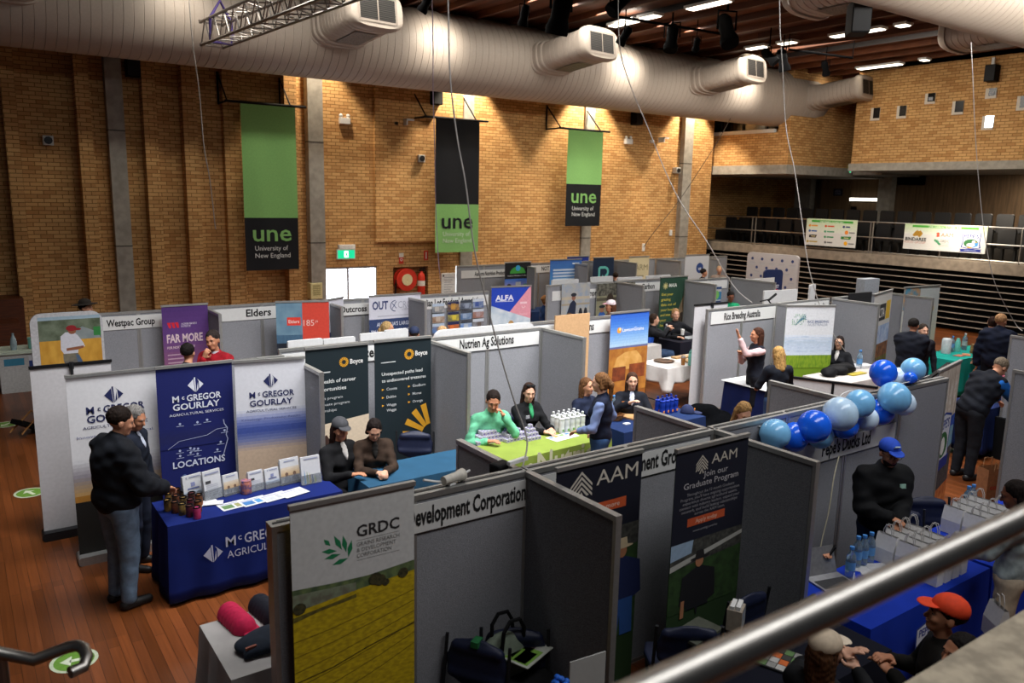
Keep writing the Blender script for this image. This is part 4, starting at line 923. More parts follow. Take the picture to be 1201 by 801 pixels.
# westpac
def westp(a):
    a.grad(0,0,1,1,['#4a2a6a','#5a3676','#7a4a72','#a06a78'],14,1)
    K = a.W/a.H
    for k in range(3): a.poly([(.1+.085*k,.2),(.17+.085*k,.2),(.185+.085*k,.27),(.14+.085*k,.27)],'#c81f2f',2)
    a.text('AGRIBUSINESS',.4,.235,.06,'#c9bccb','L',width=.34,bold=.01); a.text('EXPERTS',.4,.265,.06,'#c9bccb','L',width=.2,bold=.01)
    a.text('FAR MORE',.08,.45,.26,'#d3bcc0','L',bold=.03,width=.78); a.text('FOR NORTHERN NSW',.08,.53,.08,'#d3bcc0','L',bold=.02,width=.6)
    for k in range(6): a.rect(.08,.6+.05*k,.55-.07*(k%3),.615+.05*k,'#b598a5',2)
A_ = PZ(198,358,1.93); B_ = PZ(245,361,1.93); rollup('purple banner with large pale lettering behind the man in red',(A_.x+B_.x)/2,12.5,.66,1.93,'#a06a78',westp,vs=.66)
def farmer(a):
    a.grad(0,0,1,.1,['#8fa6b5','#9fb5c0'],3,1); a.rect(0,.06,1,.45,M('#4a5540',.8,h2='#6f7a66',scale=7),2); a.poly([(.45,.35),(.7,.2),(.95,.32),(1,.45),(.4,.45)],M('#7a8688',.8,h2='#8d9694',scale=6),3)
    a.rect(.88,.22,1,.38,'#2f7d3c',4); a.rect(0,.43,1,1,M('#b8862a',.8,h2='#d0a040',scale=9,stretch=(1,1,.4)),3)
    a.poly([(.34,.36),(.42,.29),(.55,.29),(.62,.36),(.70,.5),(.72,.57),(.62,.58),(.6,.68),(.38,.69),(.33,.6)],'#c9cad2',5)
    a.poly([(.42,.58),(.62,.56),(.70,.55),(.70,.59),(.6,.62),(.42,.63)],'#8a563c',6)
    a.poly([(.36,.68),(.60,.68),(.66,.82),(.72,1),(.58,1),(.5,.85),(.5,1),(.42,1),(.36,.8)],M('#5a5a58',.8,h2='#7a7460',scale=12),5); a.poly([(.56,.7),(.62,.72),(.72,1),(.62,1)],'#4a5f7a',6)
    a.ell(.53,.27,.065,.06,'#8a563c',6); a.ell(.52,.22,.085,.055,'#8c1c22',7,16); a.ell(.62,.245,.06,.02,'#8c1c22',7,12)
A_ = PZ(38,370,1.86); B_ = PZ(116,364,1.86)
t = thing('photo_display','freestanding photo wall of a farmer in a red cap in a wheat field','banner',((A_.x+B_.x)/2,12.6,0))
k_ = 12.6/A_.y; xa, xb = A_.x*k_, B_.x*k_; w = (xb-xa)
g = G(); g.rbox(-w/2-.06,-.03,.0,w/2,.03,1.9,.14,M('#b8b8ba',.7),5); g.build('frame',t)
a = Art(w*.92,.78,-.03,1.07); a.rect(0,.99,1,2.3,M('#b8862a',.8,h2='#d0a040',scale=9,stretch=(1,1,.4)),1); farmer(a); o = a.done(t)
# elders, outcross, alfa ...
def elders(a):
    a.rect(0,0,.49,1,M('#6f8fa0',.8,h2='#5a7a90',scale=5),1); a.rect(.49,0,1,.62,'#c8402f',1); a.rect(0,.6,1,1,M('#1f2a3a',.8,h2='#141a26',scale=8),2); a.rect(0,.48,.49,.6,M('#3f5f78',.8),2)
    a.rect(.2,.22,.46,.34,'#d23a2c',2); a.text('Elders',.33,.305,.09,'#e8d2c8',width=.2,bold=.01); a.text('185',.51,.35,.17,'#d9b8ae','L',width=.2); a.text('ys',.73,.3,.07,'#d9b8ae','L')
    a.rect(0,.95,.1,1,'#c8402f',3)
A_ = PZ(332,351,1.92); B_ = PZ(380,354,1.92)
rollup('blue and red banner with a small red oval logo left of the doorway light',(A_.x+B_.x)/2-.03,12.2,.82,1.92,'#1f2a3a',elders,rz=-.3,vs=.6)
def outc(a):
    a.rect(0,.35,1,.72,'#2c3e66',1); a.text('OUT',.06,.2,.2,'#2c3a66','L',bold=.03,width=.3); a.ring(.5,.16,.1,.014,'#2c3a66',2,a0=90,a1=270); a.line([(.44,.12),(.52,.2)],.012,'#2c3a66'); a.line([(.52,.09),(.44,.2)],.012,'#2c3a66')
    a.text('CROSS',.55,.2,.18,'#9a9ca8','L',width=.4); a.text('AGRI SERVICES',.62,.235,.05,'#8a8c98','L',width=.28); a.rect(.16,.3,.84,.315,'#a9aab4',2)
    a.text("AUSTRALIA'S LARGEST",.5,.46,.095,'#c9cdd8',bold=.02,width=.72); a.text('SALEYARD SERVICE PROVIDER',.5,.56,.08,'#c9cdd8',bold=.02,width=.93); a.rect(0,.72,1,1,M('#b5b9c4',.8,h2='#cfd2da',scale=6),2)
A_ = PZ(435,346,1.9); B_ = PZ(487,343,1.9); rollup('wide white and blue banner behind the ponytailed woman',(A_.x+B_.x)/2,12.5,1.0,1.9,'#c9c9d2',outc,vs=.64)
def outc2(a): a.poly([(0,.48),(1,.45),(1,.75),(0,.75)],'#2c3e66',1); a.text('CROSS',.5,.28,.16,'#a5a5b0',width=.6); a.ring(.15,.25,.1,.014,'#a5a5b0',2,a0=90,a1=270); a.text('agri livestock',.5,.63,.1,'#c9cdd8',width=.8)
rollup('angled white and blue banner just right of the red and blue banner',5.10,12.4,.62,1.9,'#c9c9d2',outc2,rz=.55,vs=.64)
def alfa(a):
    a.rect(0,.2,1,1,M('#a9bccb',.8,h2='#d0d8dd',scale=5),1); a.poly([(0,0),(1,0),(.46,.36),(0,.26)],'#1d3fae',3); a.poly([(.97,0),(1,0),(1,.47),(.46,.36)],'#d9929e',4)
    a.text('ALFA',.1,.19,.17,'#e2e4ea','L',bold=.03,width=.46); a.rect(.1,.2,.55,.207,'#e2e4ea',4)
    a.rect(.72,.22,.9,.25,'#e3c0c6',5); a.ring(.81,.28,.05,.015,'#e3c0c6',5,a0=0,a1=180); a.text('Tasmania',.81,.41,.06,'#e3c0c6',width=.2,lay=6)
    a.ell(.5,.57,.13,.045,'#b58e58',5); a.ell(.5,.535,.07,.05,'#b58e58',6); a.ell(.5,.6,.05,.06,'#b97a5a',7); a.poly([(.3,.83),(.33,.7),(.45,.66),(.56,.66),(.64,.72),(.66,.83)],'#1f4fae',5); a.rect(.3,.83,.66,1,'#1f4fae',5)
rollup('blue and pink banner with a printed person in a straw hat',8.82,12.55,.86,1.92,'#b5c4d0',alfa,rz=-.14,vs=.74)
def land(a): 
    a.rect(0,0,1,.3,'#15161a',1); a.ell(.5,.2,.3,.13,'#3f9a3c',2,16,180,360); a.circ(.5,.1,.09,'#3a9fd0',3); a.text('Ausfarm Nutrition Products',.5,.25,.06,'#c9cdc9',width=.8)
    a.grad(0,.3,1,.52,['#3a6fc0','#7a7fc0','#b59a9a'],6,1); a.rect(0,.52,1,.66,M('#3f4a2a',.8,h2='#54502e',scale=12),2); a.rect(.42,.36,.62,.62,'#aeb3b8',3); a.rect(.72,.4,.86,.64,'#5a9a8a',3); a.ell(.17,.45,.1,.06,'#1c1c1c',3); a.rect(0,.66,1,.8,'#b9c2cc',1)
A_ = PZ(587,307,1.95); B_ = PZ(618,306,1.95); rollup('landscape photo banner with a black top in the back row',(A_.x+B_.x)/2,A_.y-.2,B_.x-A_.x,1.95,'#b9c2cc',land,vs=.75)
def bluet(a): a.grad(0,0,1,.7,['#3a66b0','#3f7fc0','#5fa0cf'],8,1); a.rect(0,.7,1,1,'#b58a5a',2); [a.rect(.1,.2+.07*k,.88-.1*(k%2),.24+.07*k,'#c3d3e3',2) for k in range(5)]; a.rect(.7,.07,.92,.1,'#d3dde8',2)
A_ = PZ(640,304,1.95); B_ = PZ(671,302,1.95); rollup('light blue text banner in the back row',(A_.x+B_.x)/2,A_.y-.2,B_.x-A_.x,1.95,'#b58a5a',bluet,vs=.66)
A_ = PZ(668,302,1.95); B_ = PZ(692,301,1.95); rollup('plain royal blue banner in the back row beside the blue text banner',(A_.x+B_.x)/2,A_.y+.1,B_.x-A_.x,1.97,'#1a2f86',lambda a: a.text('k',.78,.45,.3,'#b9c4dc',bold=.02))
def bb(a):
    c = '#5fb5ac'; a.line([(.28,1),(.28,.32),(.62,.32),(.72,.42),(.72,.52),(.6,.62),(.72,.72),(.72,.88),(.62,1)],.085,c); a.line([(.45,.6),(.45,.85),(.6,.62)],.05,c)
A_ = PZ(696,302,1.95); B_ = PZ(719,301,1.95); rollup('dark banner with a large turquoise letter in the back row',(A_.x+B_.x)/2,A_.y,B_.x-A_.x,1.95,'#10233c',lambda a:(a.line([(.3,.95),(.3,.3),(.62,.3),(.72,.38),(.72,.5),(.6,.58),(.72,.66),(.72,.85),(.6,.95),(.3,.95)],.09,'#5fb5ac'), a.poly([(.45,.52),(.62,.66),(.45,.8)],'#5fb5ac',3)),vs=.5)
A_ = PZ(738,301,1.95); B_ = PZ(760,300,1.95); rollup('cream banner with faint capital letters in the back row',(A_.x+B_.x)/2,A_.y,B_.x-A_.x,1.95,'#c9bd98',lambda a:(a.text('FARM',.56,.3,.3,'#8d8668',width=.75),[a.rect(.3,.42+.1*k,.75,.46+.1*k,'#8d8668') for k in range(3)]),vs=.7)
def roundl(a): a.circ(.62,.28,.15,'#27407a',2); a.text('us',.62,.32,.14,'#c9cdd4',lay=4,bold=.02); a.rect(.3,.5,.95,.56,'#a9adb6',2); a.rect(.2,.66,.9,.7,'#b0b4bc',2)
A_ = PZ(804,299,1.98); B_ = PZ(832,298,1.98); rollup('white banner with a round navy logo at the end of the back row',(A_.x+B_.x)/2,A_.y,B_.x-A_.x,1.98,'#bcbfc4',roundl,vs=.75)
def maia(a):
    a.poly([(0,0),(1,0),(1,.12),(.5,.75),(.4,1),(0,1)],'#20402f',1); a.poly([(1,.12),(1,1),(.4,1),(.5,.75)],M('#8a7458',.8,h2='#6a5842',scale=7),2); a.ell(.85,.62,.12,.1,'#33281d',3,12); a.ell(.75,.7,.1,.06,'#2e241b',3,12)
    for k in range(8): a.line([(.2,.12),(.2+.09*cos(k*pi/4),.12+.05*sin(k*pi/4))],.02,'#c9bd7a')
    a.text('MAIA',.33,.14,.13,'#d5d8cf','L',bold=.02,width=.28)
    for k,l in enumerate(('Get your','grazing','data out of','your head','and into','your','hands')): a.text(l,.07,.26+.075*k,.095,'#b8a83c','L',bold=.02,width=[.42,.34,.54,.46,.36,.22,.3][k])
A_ = PZ(775,325,1.92); B_ = PZ(814,324,1.92); rollup('dark green grazing banner with yellow lettering',(A_.x+B_.x)/2,12.62,B_.x-A_.x,1.92,'#5a4a36',maia,vs=.86)
# posters
def poster(label, pa, pb, Y, art, name='poster'):
    A = PY(*pa,Y); B = PY(*pb,Y); w, h = B.x-A.x, A.z-B.z
    t = thing(name,label,'poster',((A.x+B.x)/2,Y,B.z)); g = G(); g.box(-w/2,-.004,0,w/2,.004,h,M('#b9b9b9',.7)); g.build('paper',t); a = Art(w,h,-.004); art(a); a.done(t); return t
def horse(a):
    a.rect(0,0,1,1,M('#8a97a8',.8,h2='#a9a498',scale=6),1); a.rect(0,.28,1,.34,'#b0a48f',2); a.rect(0,.42,1,.46,'#9a8f7a',2)
    a.poly([(.2,.62),(.3,.42),(.42,.34),(.52,.42),(.5,.62),(.62,.82),(.3,.86)],'#1b2238',3); a.ell(.42,.3,.07,.06,'#8a5c48',4); a.ell(.42,.24,.1,.04,'#20222c',5); a.poly([(.3,.8),(.5,.8),(.5,.98),(.25,.95)],'#6f86a5',4)
    for u in (.68,.86): a.ell(u,.66,.07,.14,'#1a1c26',3,12)
poster('poster of a person crouching by a fence, behind the tan board',(659,333),(690,386),12.93,horse)
def groupp(a):
    a.rect(0,0,1,1,M('#6f6e55',.8,h2='#8f8a70',scale=6),1); a.rect(0,0,1,.24,M('#2a2822',.8,h2='#6a675a',scale=14),2); a.rect(0,.28,1,.34,'#4a4436',2)
    for u,s in ((.15,1),(.56,.95),(.82,1.1)): a.ell(u,.72,.11*s,.18*s,'#2a5296',3,14); a.ell(u,.5,.055,.07,'#8a6048',4,12); a.ell(u,.45,.08,.03,'#17181c',5,12)
    for u in (.35,.6): a.ell(u,.32,.09,.12,'#33261b',3,14); a.rect(u-.05,.35,u+.05,.62,'#3a2c20',2)
poster('wide poster of a group in blue shirts with horses',(700,333),(742,388),12.93,groupp)
def scape(a): a.rect(0,.3,1,.8,'#2a6f9a',1); a.circ(.5,.5,.3,'#6fae5a',2); a.rect(0,0,1,.14,'#1c3a6a',2); a.rect(0,.86,1,1,'#1c3a6a',2)
poster('small blue and green poster beside the person in the green shirt',(834,337),(845,355),12.571,scape)
cnt = ['truck beside sheds','dark blue panel with gold lettering','dark shed interior','man in blue by a pale wall','cattle yard','worker in a yellow vest','people in blue','red dusty yard','blue sky over cattle','orange vests','long shed under blue sky','pale yard']
pal = [('#5a6472','#a9a49c'),('#1d2148','#b5893a'),('#2a3242','#8a94a5'),('#8a97a8','#3a4f8a'),('#7a5a44','#b0a08f'),('#4a4f4a','#c9b83a'),('#3a5f8a','#8fa0b5'),('#8a5a44','#a08a8a'),('#4a76b0','#7a6a58'),('#6a4a3a','#c9682f'),('#3a76c0','#a9b5c0'),('#8a8f98','#5a4f48')]
xs = ((507,521),(525,538),(540,553),(554.5,567)); ys = ((356.5,366),(368.5,378),(380,390))
i = 0
for r_ in range(3):
    for c_ in range(4):
        u0,u1 = xs[c_]; v0,v1 = ys[r_]; dy = -.12*(u0-507); ca, cb = pal[i]
        A = PY(u0,v0+dy*.6,12.66); 
        def ph(a,ca=ca,cb=cb,i=i):
            a.rect(0,0,1,1,M(ca,.8,h2=cb,scale=9),1); a.rect(0,0,1,.3,['#a9b8c9','#1d2148','#3a3f48','#b9c0c9'][i%4],2); a.rect(.2+.1*(i%3),.35,.55+.1*(i%3),.85,cb,3)
            if i == 1: [a.rect(.3,.2+.25*k,.7,.28+.25*k,'#b5893a',4) for k in range(3)]
        o = poster('little pinned photograph of '+['a truck','gold lettering on navy','a dark shed','a man by a pale wall','a cattle yard','a yellow vest','people in blue','red earth','cattle under blue sky','orange vests','a long shed','a pale yard'][i]+', '+['top','middle','bottom'][r_]+' row',(u0,v0+dy),(u1,v1+dy),12.66,ph,'photograph'); o['group'] = 'pinned photographs'; i += 1
# tall white logo backdrop, small navy pop-up, flags, far white boards
def back(a):
    for r_ in range(8):
        for c_ in range(5):
            u = .1+.2*c_+(.1 if r_%2 else 0); v = .07+.12*r_
            if u < 1: a.circ(u,v,.026,'#2c3a6a',2,12); a.rect(u-.06,v+.05,u+.06,v+.06,'#a5a5ad',2); a.rect(u-.05,v+.075,u+.05,v+.082,'#b0b0b6',2)
A_ = PX(879,296,21.5); 
P0 = PZ(878,296,2.12); P1 = PZ(938,301,2.12); an = atan2(P1.y-P0.y,P1.x-P0.x); w = (P1-P0).length
t = thing('media_backdrop','tall off-white backdrop dotted with small navy logos in front of the dark seating','backdrop',((P0.x+P1.x)/2,(P0.y+P1.y)/2,0),an)
g = G(); g.rbox(-w/2,-.04,0,w/2,.04,2.14,.12,M('#b4aeae',.8,var=.03),5); g.build('fabric_frame',t); a = Art(w*.98,2.08,-.04,.03); back(a); a.done(t)
P0 = PZ(896,317,1.97); P1 = PZ(918,317,1.97); an = atan2(P1.y-P0.y,P1.x-P0.x); w = (P1-P0).length
t = thing('popup_sign','navy rounded pop-up sign with red and white shapes before the logo backdrop','sign',((P0.x+P1.x)/2,(P0.y+P1.y)/2,0),an)
g = G(); g.rbox(-w/2,-.03,0,w/2,.03,1.99,.1,M('#18264f',.7),5); g.build('fabric_frame',t); a = Art(w,1.2,-.03,.77); a.text('MOST',.62,.36,.22,'#d5d8e0',bold=.03,width=.42); a.poly([(.3,.42),(.7,.38),(.85,.4),(.85,.46),(.25,.55)],'#c8304a',2); a.text('LOVED',.6,.52,.22,'#d5d8e0',bold=.03,width=.4); a.done(t)
def white_board(label, pa, pb, z=1.9, rad=.02, m=None, Y=None, thick=.02, bars=0):
    P0 = PZ(*pa,z); P1 = PZ(*pb,z)
    if Y: P0 = PY(*pa,Y); P1 = PY(*pb,Y); z = max(P0.z,P1.z); P1.y = P0.y
    an = atan2(P1.y-P0.y,P1.x-P0.x); w = (P1-P0).length
    t = thing('display_board',label,'board',((P0.x+P1.x)/2,(P0.y+P1.y)/2,0),an)
    g = G(); g.rbox(-w/2,-thick,0,w/2,thick,z,rad,m or M('#c3c3c2',.6,var=.03),5); g.build('panel',t)
    for k in range(bars): g = G(); x = -w/2+w*(k+1)/(bars+1); g.box(x-.015,-thick-.012,.02,x+.015,-thick,z-.02,DARKM); g.build('upright',t)
    if bars: g = G(); g.box(-w/2,-thick-.014,z-.035,w/2,thick+.01,z+.01,BLACK); g.build('top_bar',t)
    return t
white_board('long white rounded board behind the wall of the lime green table',(509,388),(626,377.5),1.95,.12,thick=.03,Y=9.0)
white_board('short white rounded board right of the long rounded board',(637,378),(660,375),1.95,.1,thick=.03,Y=9.3)
white_board('white board behind the left dark green banner',(337,400),(378,397.5),1.9,Y=9.6)
white_board('white board left of the ponytailed woman',(379,397.5),(416,396.5),1.9,Y=9.6)
white_board('white board in front of the ponytailed woman, left half',(422,396),(451,389),1.75,Y=9.7)
white_board('white board in front of the ponytailed woman, right half',(451,389),(478,385),1.75,Y=9.7)
white_board('white panel left of the poster of the crouching person',(647,330),(678,327),1.95,Y=13.4)
white_board('white panel above the group photo poster',(693,325),(718,330),1.92,Y=13.5)
white_board('white panel between the group poster and the dark green grazing banner',(724,327),(753,324),1.9,Y=13.5)
white_board('white panel behind the dark green grazing banner',(758,324),(786,322),1.9,Y=13.5)
white_board('white low panel left half in front of the logo backdrop',(896,341),(917,340),1.85)
white_board('white low panel right half in front of the logo backdrop',(917,340),(935,339),1.85)
white_board('white narrow flag in front of the dark seating',(950,334),(956,333),2.0)
white_board('grey narrow cabinet standing above the far right stands',(1010,327),(1027,326),2.1,.01,M('#8d9196',.6),thick=.1)
white_board('black bar over yellow panel at the far stands',(996,344),(1022,342),1.9,.01,M('#1b1b1d',.6))
white_board('white panel edge behind the seated woman with glasses, left half',(947,447.5),(995,454.5),.98,.01,bars=0) if 0 else None
def yel(a): a.rect(0,.0,1,.35,'#b9b7b2',1); a.rect(.1,.12,.7,.3,'#1c1c1c',2); a.text('DELTA',.4,.26,.2,'#d0d0cc',bold=.02,width=.5); a.rect(.72,.1,.95,.3,'#c9a21c',2); a.rect(0,.35,1,.55,M('#7f93b5',.8,h2='#a9b5c9',scale=6),1); a.rect(0,.55,1,.7,M('#4a3020',.8,h2='#8a5a34',scale=9),1); a.rect(0,.7,1,1,M('#3a2c1c',.8,h2='#6a6a2c',scale=9),1)
A_ = PZ(1026,345,1.95); B_ = PZ(1047,339,1.95); rollup('narrow banner with a black and yellow heading between two grey dividers',(A_.x+B_.x)/2,(A_.y+B_.y)/2,(B_-A_).length,1.95,'#8a8f98',yel,rz=atan2(B_.y-A_.y,B_.x-A_.x))
def wavey(a): a.rect(0,0,.45,.25,M('#3a7f9a',.8,h2='#b58a5a',scale=6),2); a.ring(.82,.25,.06,.02,'#c9a94a',3); a.grad(0,.2,1,1,['#b9bcba','#c9c2ac','#a8905a'],8,1)
A_ = PZ(1061,337,1.98); B_ = PZ(1103,334,1.98); rollup('white banner with a yellow ring behind the man in the navy jacket',(A_.x+B_.x)/2,(A_.y+B_.y)/2,(B_-A_).length,1.98,'#b9bcba',wavey,rz=atan2(B_.y-A_.y,B_.x-A_.x))
# clear low panels with black bars in front of the leaf banner and right of the balloons
def barred(label, pa, pb, z, n, h):
    P0 = PZ(*pa,z); P1 = PZ(*pb,z); an = atan2(P1.y-P0.y,P1.x-P0.x); w = (P1-P0).length
    t = thing('display_board',label,'board',((P0.x+P1.x)/2,(P0.y+P1.y)/2,0),an)
    g = G(); g.box(-w/2,-.012,.02,w/2,.012,z-.02,M('#b4b4b4',.6,var=.04)); g.build('panel',t)
    g = G(); g.box(-w/2,-.025,z-.03,w/2,.025,z,BLACK); g.build('top_bar',t)
    for k in range(n): g = G(); x = -w/2+w*(k+.5)/n; g.box(x-.018,-.03,0,x+.018,-.012,z-.03,BLACK); g.build('upright',t)
barred('white panel with a black top bar between the leaf banner and the balloons',(928,441),(1030,453.5),1.05,1,0)
barred('small white panel with a black top bar right of the highest balloons',(1086,445),(1113,425),1.3,1,0)
# ============================================================ PEOPLE (signed distance shapes -> one skin each)
def nets(D, org, h):
    S = D < 0
    nx, ny, nz = D.shape
    c = [S[i:nx-1+i, j:ny-1+j, k:nz-1+k] for i in (0,1) for j in (0,1) for k in (0,1)]
    cnt = sum(x.astype(np.int8) for x in c); mask = (cnt > 0) & (cnt < 8)
    idx = np.argwhere(mask)
    if len(idx) == 0: return np.zeros((0,3)), np.zeros((0,4),int)
    I, J, K = idx.T
    acc = np.zeros((len(idx),3)); n = np.zeros(len(idx))
    cor = [(i,j,k) for i in (0,1) for j in (0,1) for k in (0,1)]
    val = {q: D[I+q[0],J+q[1],K+q[2]] for q in cor}
    for a in cor:
        for ax in range(3):
            if a[ax] == 0:
                b = list(a); b[ax] = 1; b = tuple(b); va, vb = val[a], val[b]; m = (va<0) != (vb<0)
                t = np.where(m, va/(va-vb+1e-12), 0)
                p = np.zeros((len(idx),3)); 
                for q in range(3): p[:,q] = a[q]
                p[:,ax] += t
                acc += p*m[:,None]; n += m
    V = (idx+acc/n[:,None])*h+org
    lut = np.full(mask.shape,-1,np.int64); lut[I,J,K] = np.arange(len(idx))
    F = []
    for ax in range(3):
        u, v = (ax+1)%3, (ax+2)%3
        sl0 = [slice(None)]*3; sl1 = [slice(None)]*3; sl0[ax] = slice(0,-1); sl1[ax] = slice(1,None)
        s0, s1 = S[tuple(sl0)], S[tuple(sl1)]; e = np.argwhere(s0 != s1)
        e = e[(e[:,u]>0)&(e[:,v]>0)&(e[:,u]<D.shape[u]-1)&(e[:,v]<D.shape[v]-1)]
        fl = s0[tuple(e.T)]
        q = []
        for du, dv in ((0,0),(-1,0),(-1,-1),(0,-1)):
            w = e.copy(); w[:,u] += du; w[:,v] += dv; q.append(lut[tuple(w.T)])
        q = np.stack(q,1); q[~fl] = q[~fl][:,::-1]; F.append(q)
    return V, np.concatenate(F)
class SDF:
    def __init__(s, h): s.h = h; s.P = []
    def cap(s, a, b, ra, rb, lab='', k=.02): s.P.append(('c',Vector(a),Vector(b),ra,rb,lab,k,1)); return s
    def ell(s, c, r, R=None, lab='', k=.02, sub=False): s.P.append(('e',Vector(c),Vector(r),R,None,lab,k,-1 if sub else 1)); return s
    def bounds(s, pr):
        if pr[0] == 'c':
            r = max(pr[3],pr[4]); return [min(pr[1][i],pr[2][i])-r for i in range(3)], [max(pr[1][i],pr[2][i])+r for i in range(3)]
        r = max(pr[2]); return [pr[1][i]-r for i in range(3)], [pr[1][i]+r for i in range(3)]
    def mesh(s, infl=0., noise=0., ns=18., cut=None):
        h = s.h; m = .03+infl
        lo = np.array([min(s.bounds(p)[0][i] for p in s.P if p[7]>0) for i in range(3)])-m-2*h
        hi = np.array([max(s.bounds(p)[1][i] for p in s.P if p[7]>0) for i in range(3)])+m+2*h
        N = np.ceil((hi-lo)/h).astype(int)+1
        D = np.full(tuple(N),.05,np.float32); B = np.full(tuple(N),9.,np.float32); Lb = np.zeros(tuple(N),np.int8)
        labs = []
        for pr in s.P:
            if pr[5] not in labs: labs.append(pr[5])
            l, u = s.bounds(pr); mg = .05+infl
            i0 = np.maximum(0,np.floor((np.array(l)-mg-lo)/h).astype(int)); i1 = np.minimum(N,np.ceil((np.array(u)+mg-lo)/h).astype(int)+1)
            if (i1<=i0).any(): continue
            X, Y, Z = np.meshgrid(*[lo[q]+h*np.arange(i0[q],i1[q]) for q in range(3)],indexing='ij',sparse=True)
            sl = tuple(slice(a,b) for a,b in zip(i0,i1))
            if pr[0] == 'c':
                a, b, ra, rb = pr[1:5]; ab = b-a; L2 = max(ab.dot(ab),1e-9)
                dx, dy, dz = X-a.x, Y-a.y, Z-a.z
                t = np.clip((dx*ab.x+dy*ab.y+dz*ab.z)/L2,0,1)
                d = np.sqrt((dx-ab.x*t)**2+(dy-ab.y*t)**2+(dz-ab.z*t)**2)-(ra+(rb-ra)*t)-infl
            else:
                c, r, R = pr[1:4]; r = [q+infl for q in r]
                dx, dy, dz = X-c.x, Y-c.y, Z-c.z
                if R is not None: Rt = R.transposed(); px, py, pz = [Rt[q][0]*dx+Rt[q][1]*dy+Rt[q][2]*dz for q in range(3)]
                else: px, py, pz = dx, dy, dz
                k0 = np.sqrt((px/r[0])**2+(py/r[1])**2+(pz/r[2])**2); k1 = np.sqrt((px/r[0]**2)**2+(py/r[1]**2)**2+(pz/r[2]**2)**2)
                d = k0*(k0-1)/np.maximum(k1,1e-6)
            cur = D[sl]; k = pr[6]
            if pr[7] > 0:
                hh = np.clip(.5+.5*(cur-d)/k,0,1); D[sl] = cur+(d-cur)*hh-k*hh*(1-hh)
                bb = B[sl]; w = d < bb; bb[w] = d[w]; B[sl] = bb; lb = Lb[sl]; lb[w] = labs.index(pr[5]); Lb[sl] = lb
            else:
                d = -d; hh = np.clip(.5-.5*(cur-d)/k,0,1); D[sl] = cur+(d-cur)*hh+k*hh*(1-hh)
        if noise or cut is not None:
            X, Y, Z = np.meshgrid(*[lo[q]+h*np.arange(N[q]) for q in range(3)],indexing='ij',sparse=True)
            if noise: D += noise*(np.sin(X*ns+3*np.sin(Z*ns*.6))*np.sin(Z*ns*1.3+2*np.sin(Y*ns*.8))+.5*np.sin(Y*ns*2.1+X*ns)*np.sin(Z*ns*2.3)).astype(np.float32)
            if cut is not None: D = np.maximum(D,cut(X,Y,Z))
        V, F = nets(D, lo, h)
        ii = np.clip(np.round((V-lo)/h).astype(int),0,N-1) if len(V) else np.zeros((0,3),int)
        return V, F, (Lb[tuple(ii.T)] if len(V) else []), labs
    def build(s, name, parent, mats, infl=0., noise=0., ns=18., cut=None):
        V, F, lb, labs = s.mesh(infl,noise,ns,cut)
        me = bpy.data.meshes.new(name); me.vertices.add(len(V)); me.vertices.foreach_set('co',V.astype(np.float32).ravel())
        me.loops.add(len(F)*4); me.loops.foreach_set('vertex_index',F.astype(np.int32).ravel())
        me.polygons.add(len(F)); me.polygons.foreach_set('loop_start',np.arange(0,len(F)*4,4,dtype=np.int32))
        if isinstance(mats, dict):
            for l in labs: me.materials.append(mats[l])
            if len(F): me.polygons.foreach_set('material_index',lb[F[:,0]].astype(np.int32))
        else: me.materials.append(mats)
        me.polygons.foreach_set('use_smooth',np.ones(len(F),bool)); me.update(calc_edges=True); me.validate()
        o = bpy.data.objects.new(name,me); COL.objects.link(o); o.parent = parent; return o

